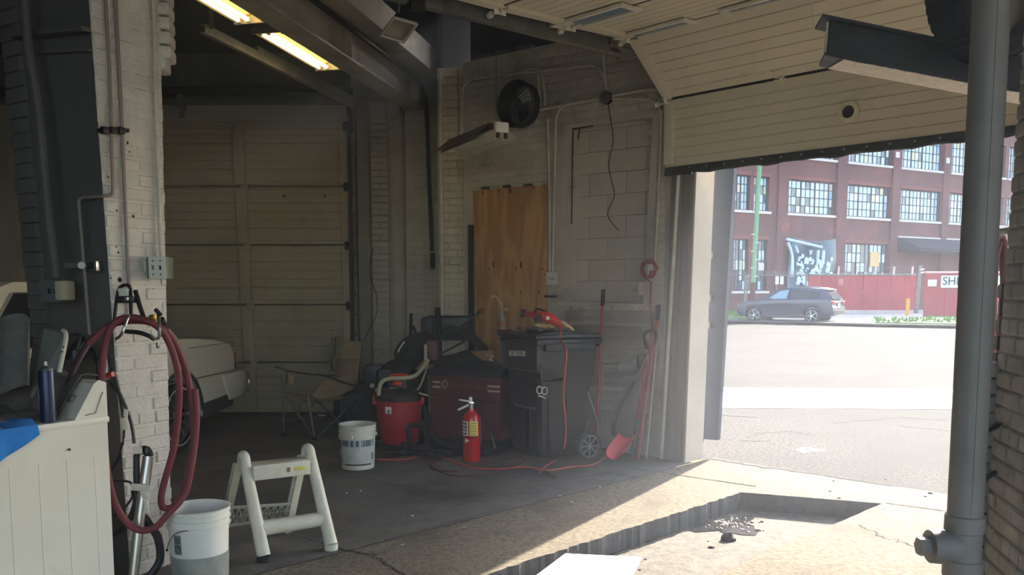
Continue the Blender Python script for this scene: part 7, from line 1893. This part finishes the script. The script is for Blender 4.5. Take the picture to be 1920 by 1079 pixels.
MB().pbox(W(1764, 540, yG - .08), (3.4, 0, 0), (0, .03, 0), (0, 0, W(1764, 517, yG).z - W(1764, 540, yG).z)).build('board', M['label_white'], sg, smooth=False)
tx_ = text('lettering', 'SHIPPING', .62, W(1767, 528, yG - .1), (1, 0, 0), Z, M['label_black'], sg, .005, 'LEFT')
for v in tx_.data.vertices: v.co.x = tx_.data.vertices[0].co.x * 0 + v.co.x
o_ = MB().cbox(W(1748, 531, yG - .06), (.48, .03, .36), ch=.02).build('small_sign', M['label_white'], None); tag(o_, 'small pale notice on the red fence left of the SHIP sign', 'sign')
o_ = MB().cyl(W(1717, 588, 47), W(1725, 498, 47), .12, n=12).build('fence_post', M['galv'], None); tag(o_, 'tall pale steel post between the two red fences', 'post')
for y in (506, 512): MB().cyl(W(1726, y, 46.9), W(1733, y - 1, 46.9), .05, n=6).build('post_arm', M['sill'], o_)
b4 = F(1701, 592, .08); o_ = MB().cyl(b4, V((b4.x, b4.y, W(1704, 560, b4.y).z)), .11, n=14).build('bollard', M['yellow'], None); tag(o_, 'yellow bollard in front of the red fence', 'bollard')
fr_ = thing('chain_fence', 'thin grey fence rail and posts in front of the factory at the left', 'fence', F(1400, 585, .1))
ya_ = 50.0; MB().cyl(W(1330, 516, ya_), W(1515, 517, ya_), .035, n=6).build('top_rail', M['galv'], fr_)
for x in (1350, 1397, 1456, 1512): MB().tube([V((W(x, 545, ya_).x, ya_, .05)), W(x, 515, ya_), W(x - 5, 507, ya_ - .2)], .05, n=6).build('post', M['galv'], fr_)
for k in range(3): MB().tube([W(1330, 509 + k * 2.3, ya_ - .1), W(1512, 510 + k * 2.3, ya_ - .1)], .012, n=4).build('barbed_wire', M['galv'], fr_)
for x, lb in ((1457, 'left one of two small white notices on the thin fence'), (1466, 'right one of two small white notices on the thin fence')):
    o_ = MB().cbox(W(x, 526, ya_ - .1), (.20, .03, .46), ch=.01).build('notice', M['label_white'], None); tag(o_, lb, 'sign')
gp = V((W(1414, 601, 41).x, 41.5, 0)); gtop = W(1427, 250, 41.5)
up_ = thing('utility_pole', 'green painted utility pole with a brown foot beside the street', 'pole', gp)
mid_ = gp.lerp(gtop, .21); MB().cyl(gp, mid_, .13, n=12).build('pole_foot', mat('pole_foot_brown', (92, 60, 56), .8), up_); MB().cyl(mid_, gtop, .115, .11, n=12).build('shaft', M['green_pole'], up_)
for k in range(6): MB().cbox(mid_ + Z * (.3 + k * .4) + V((.1 * (-1) ** k, -.12, 0)), (.18, .04, .05), ch=.01).build('step_bolt', M['sill'], up_)
MB().cbox(W(1427, 501, 41.3), (.28, .12, .36), ch=.04).build('pole_bracket', M['sill'], up_)
o_ = MB().cbox(W(1401, 531, 42), (.22, .03, .75), ch=.01).build('roadside_sign', M['galv'], None); MB().cyl(W(1401, 560, 42) * V((1, 1, 0)), W(1401, 520, 42), .03, n=6).build('sign_post', M['galv'], o_); tag(o_, 'narrow grey roadside sign on a thin post left of the SUV', 'sign')
# red hose and frame behind the right pillar
hr = thing('hung_hose', 'dull red hose loops hanging between the pole and the right brick pillar', 'hose', W(1866, 640, 4.3))
for k, (dx, yt, yb, dY) in enumerate(((0, 446, 700, 0), (6, 452, 730, .05), (-4, 462, 680, .1), (4, 470, 742, .15))):
    MB().tube([W(1853 + dx, yb, 4.3 + dY), W(1854 + dx, 600, 4.3 + dY), W(1858 + dx, 500, 4.3 + dY), W(1868 + dx, yt, 4.3 + dY), W(1880 + dx * .5, yt + 6, 4.35 + dY), W(1884, 540, 4.38 + dY), W(1874, 640, 4.38 + dY), W(1862 + dx, yb + 18, 4.36 + dY)], .022, n=8, smooth=5).build('hose_loop', mat('wine_hose', (96, 44, 50), .6) if k == 0 else bpy.data.materials['wine_hose'], hr)
o_ = MB().tube([W(1850, 437, 4.25), W(1892, 432, 4.0)], .016, n=8).build('hose_peg', M['galv'], hr)
o_ = MB().tube([W(1846, 790, 4.2), W(1868, 745, 4.25)], .02, n=6).build('brace_bar', M['dark_metal'], None); tag(o_, 'slanted dark brace bar between pole and right pillar', 'brace')

# ================================================================== HAZE VOLUMES ADDED IN PLACE OF LENS VEIL
def haze(name, label, mb, dens, an=.55, col=(.80, .86, 1.0)):
    m = bpy.data.materials.new(name); m.use_nodes = True; nt = m.node_tree; nt.nodes.clear()
    o = nt.nodes.new('ShaderNodeOutputMaterial'); v = nt.nodes.new('ShaderNodeVolumeScatter')
    v.inputs['Density'].default_value = dens; v.inputs['Anisotropy'].default_value = an; v.inputs['Color'].default_value = (*col, 1)
    nt.links.new(v.outputs[0], o.inputs['Volume'])
    ob = mb.build(name, m, None, smooth=False); ob['kind'] = 'stuff'; return tag(ob, label, 'haze')
haze('veil_haze', 'thin bluish haze added through the garage to imitate lens veil', MB().prism([(-7.0, -4.3, 0.002), (10.0, -4.3, 0.002), (9.0, -0.2, 0.002), (1.5, 7.3, 0.002), (-0.4, 10.3, 0.002), (-7.0, 10.3, 0.002)], (0, 0, CEIL - .05)), 0.018)
haze('street_veil', 'pale haze added over the street outside to imitate lens flare', MB().pbox((-20, 11, 0.3), (75, 0, 0), (0, 75, 0), (0, 0, 14)), 0.0004, .3, (.84, .89, 1.0))
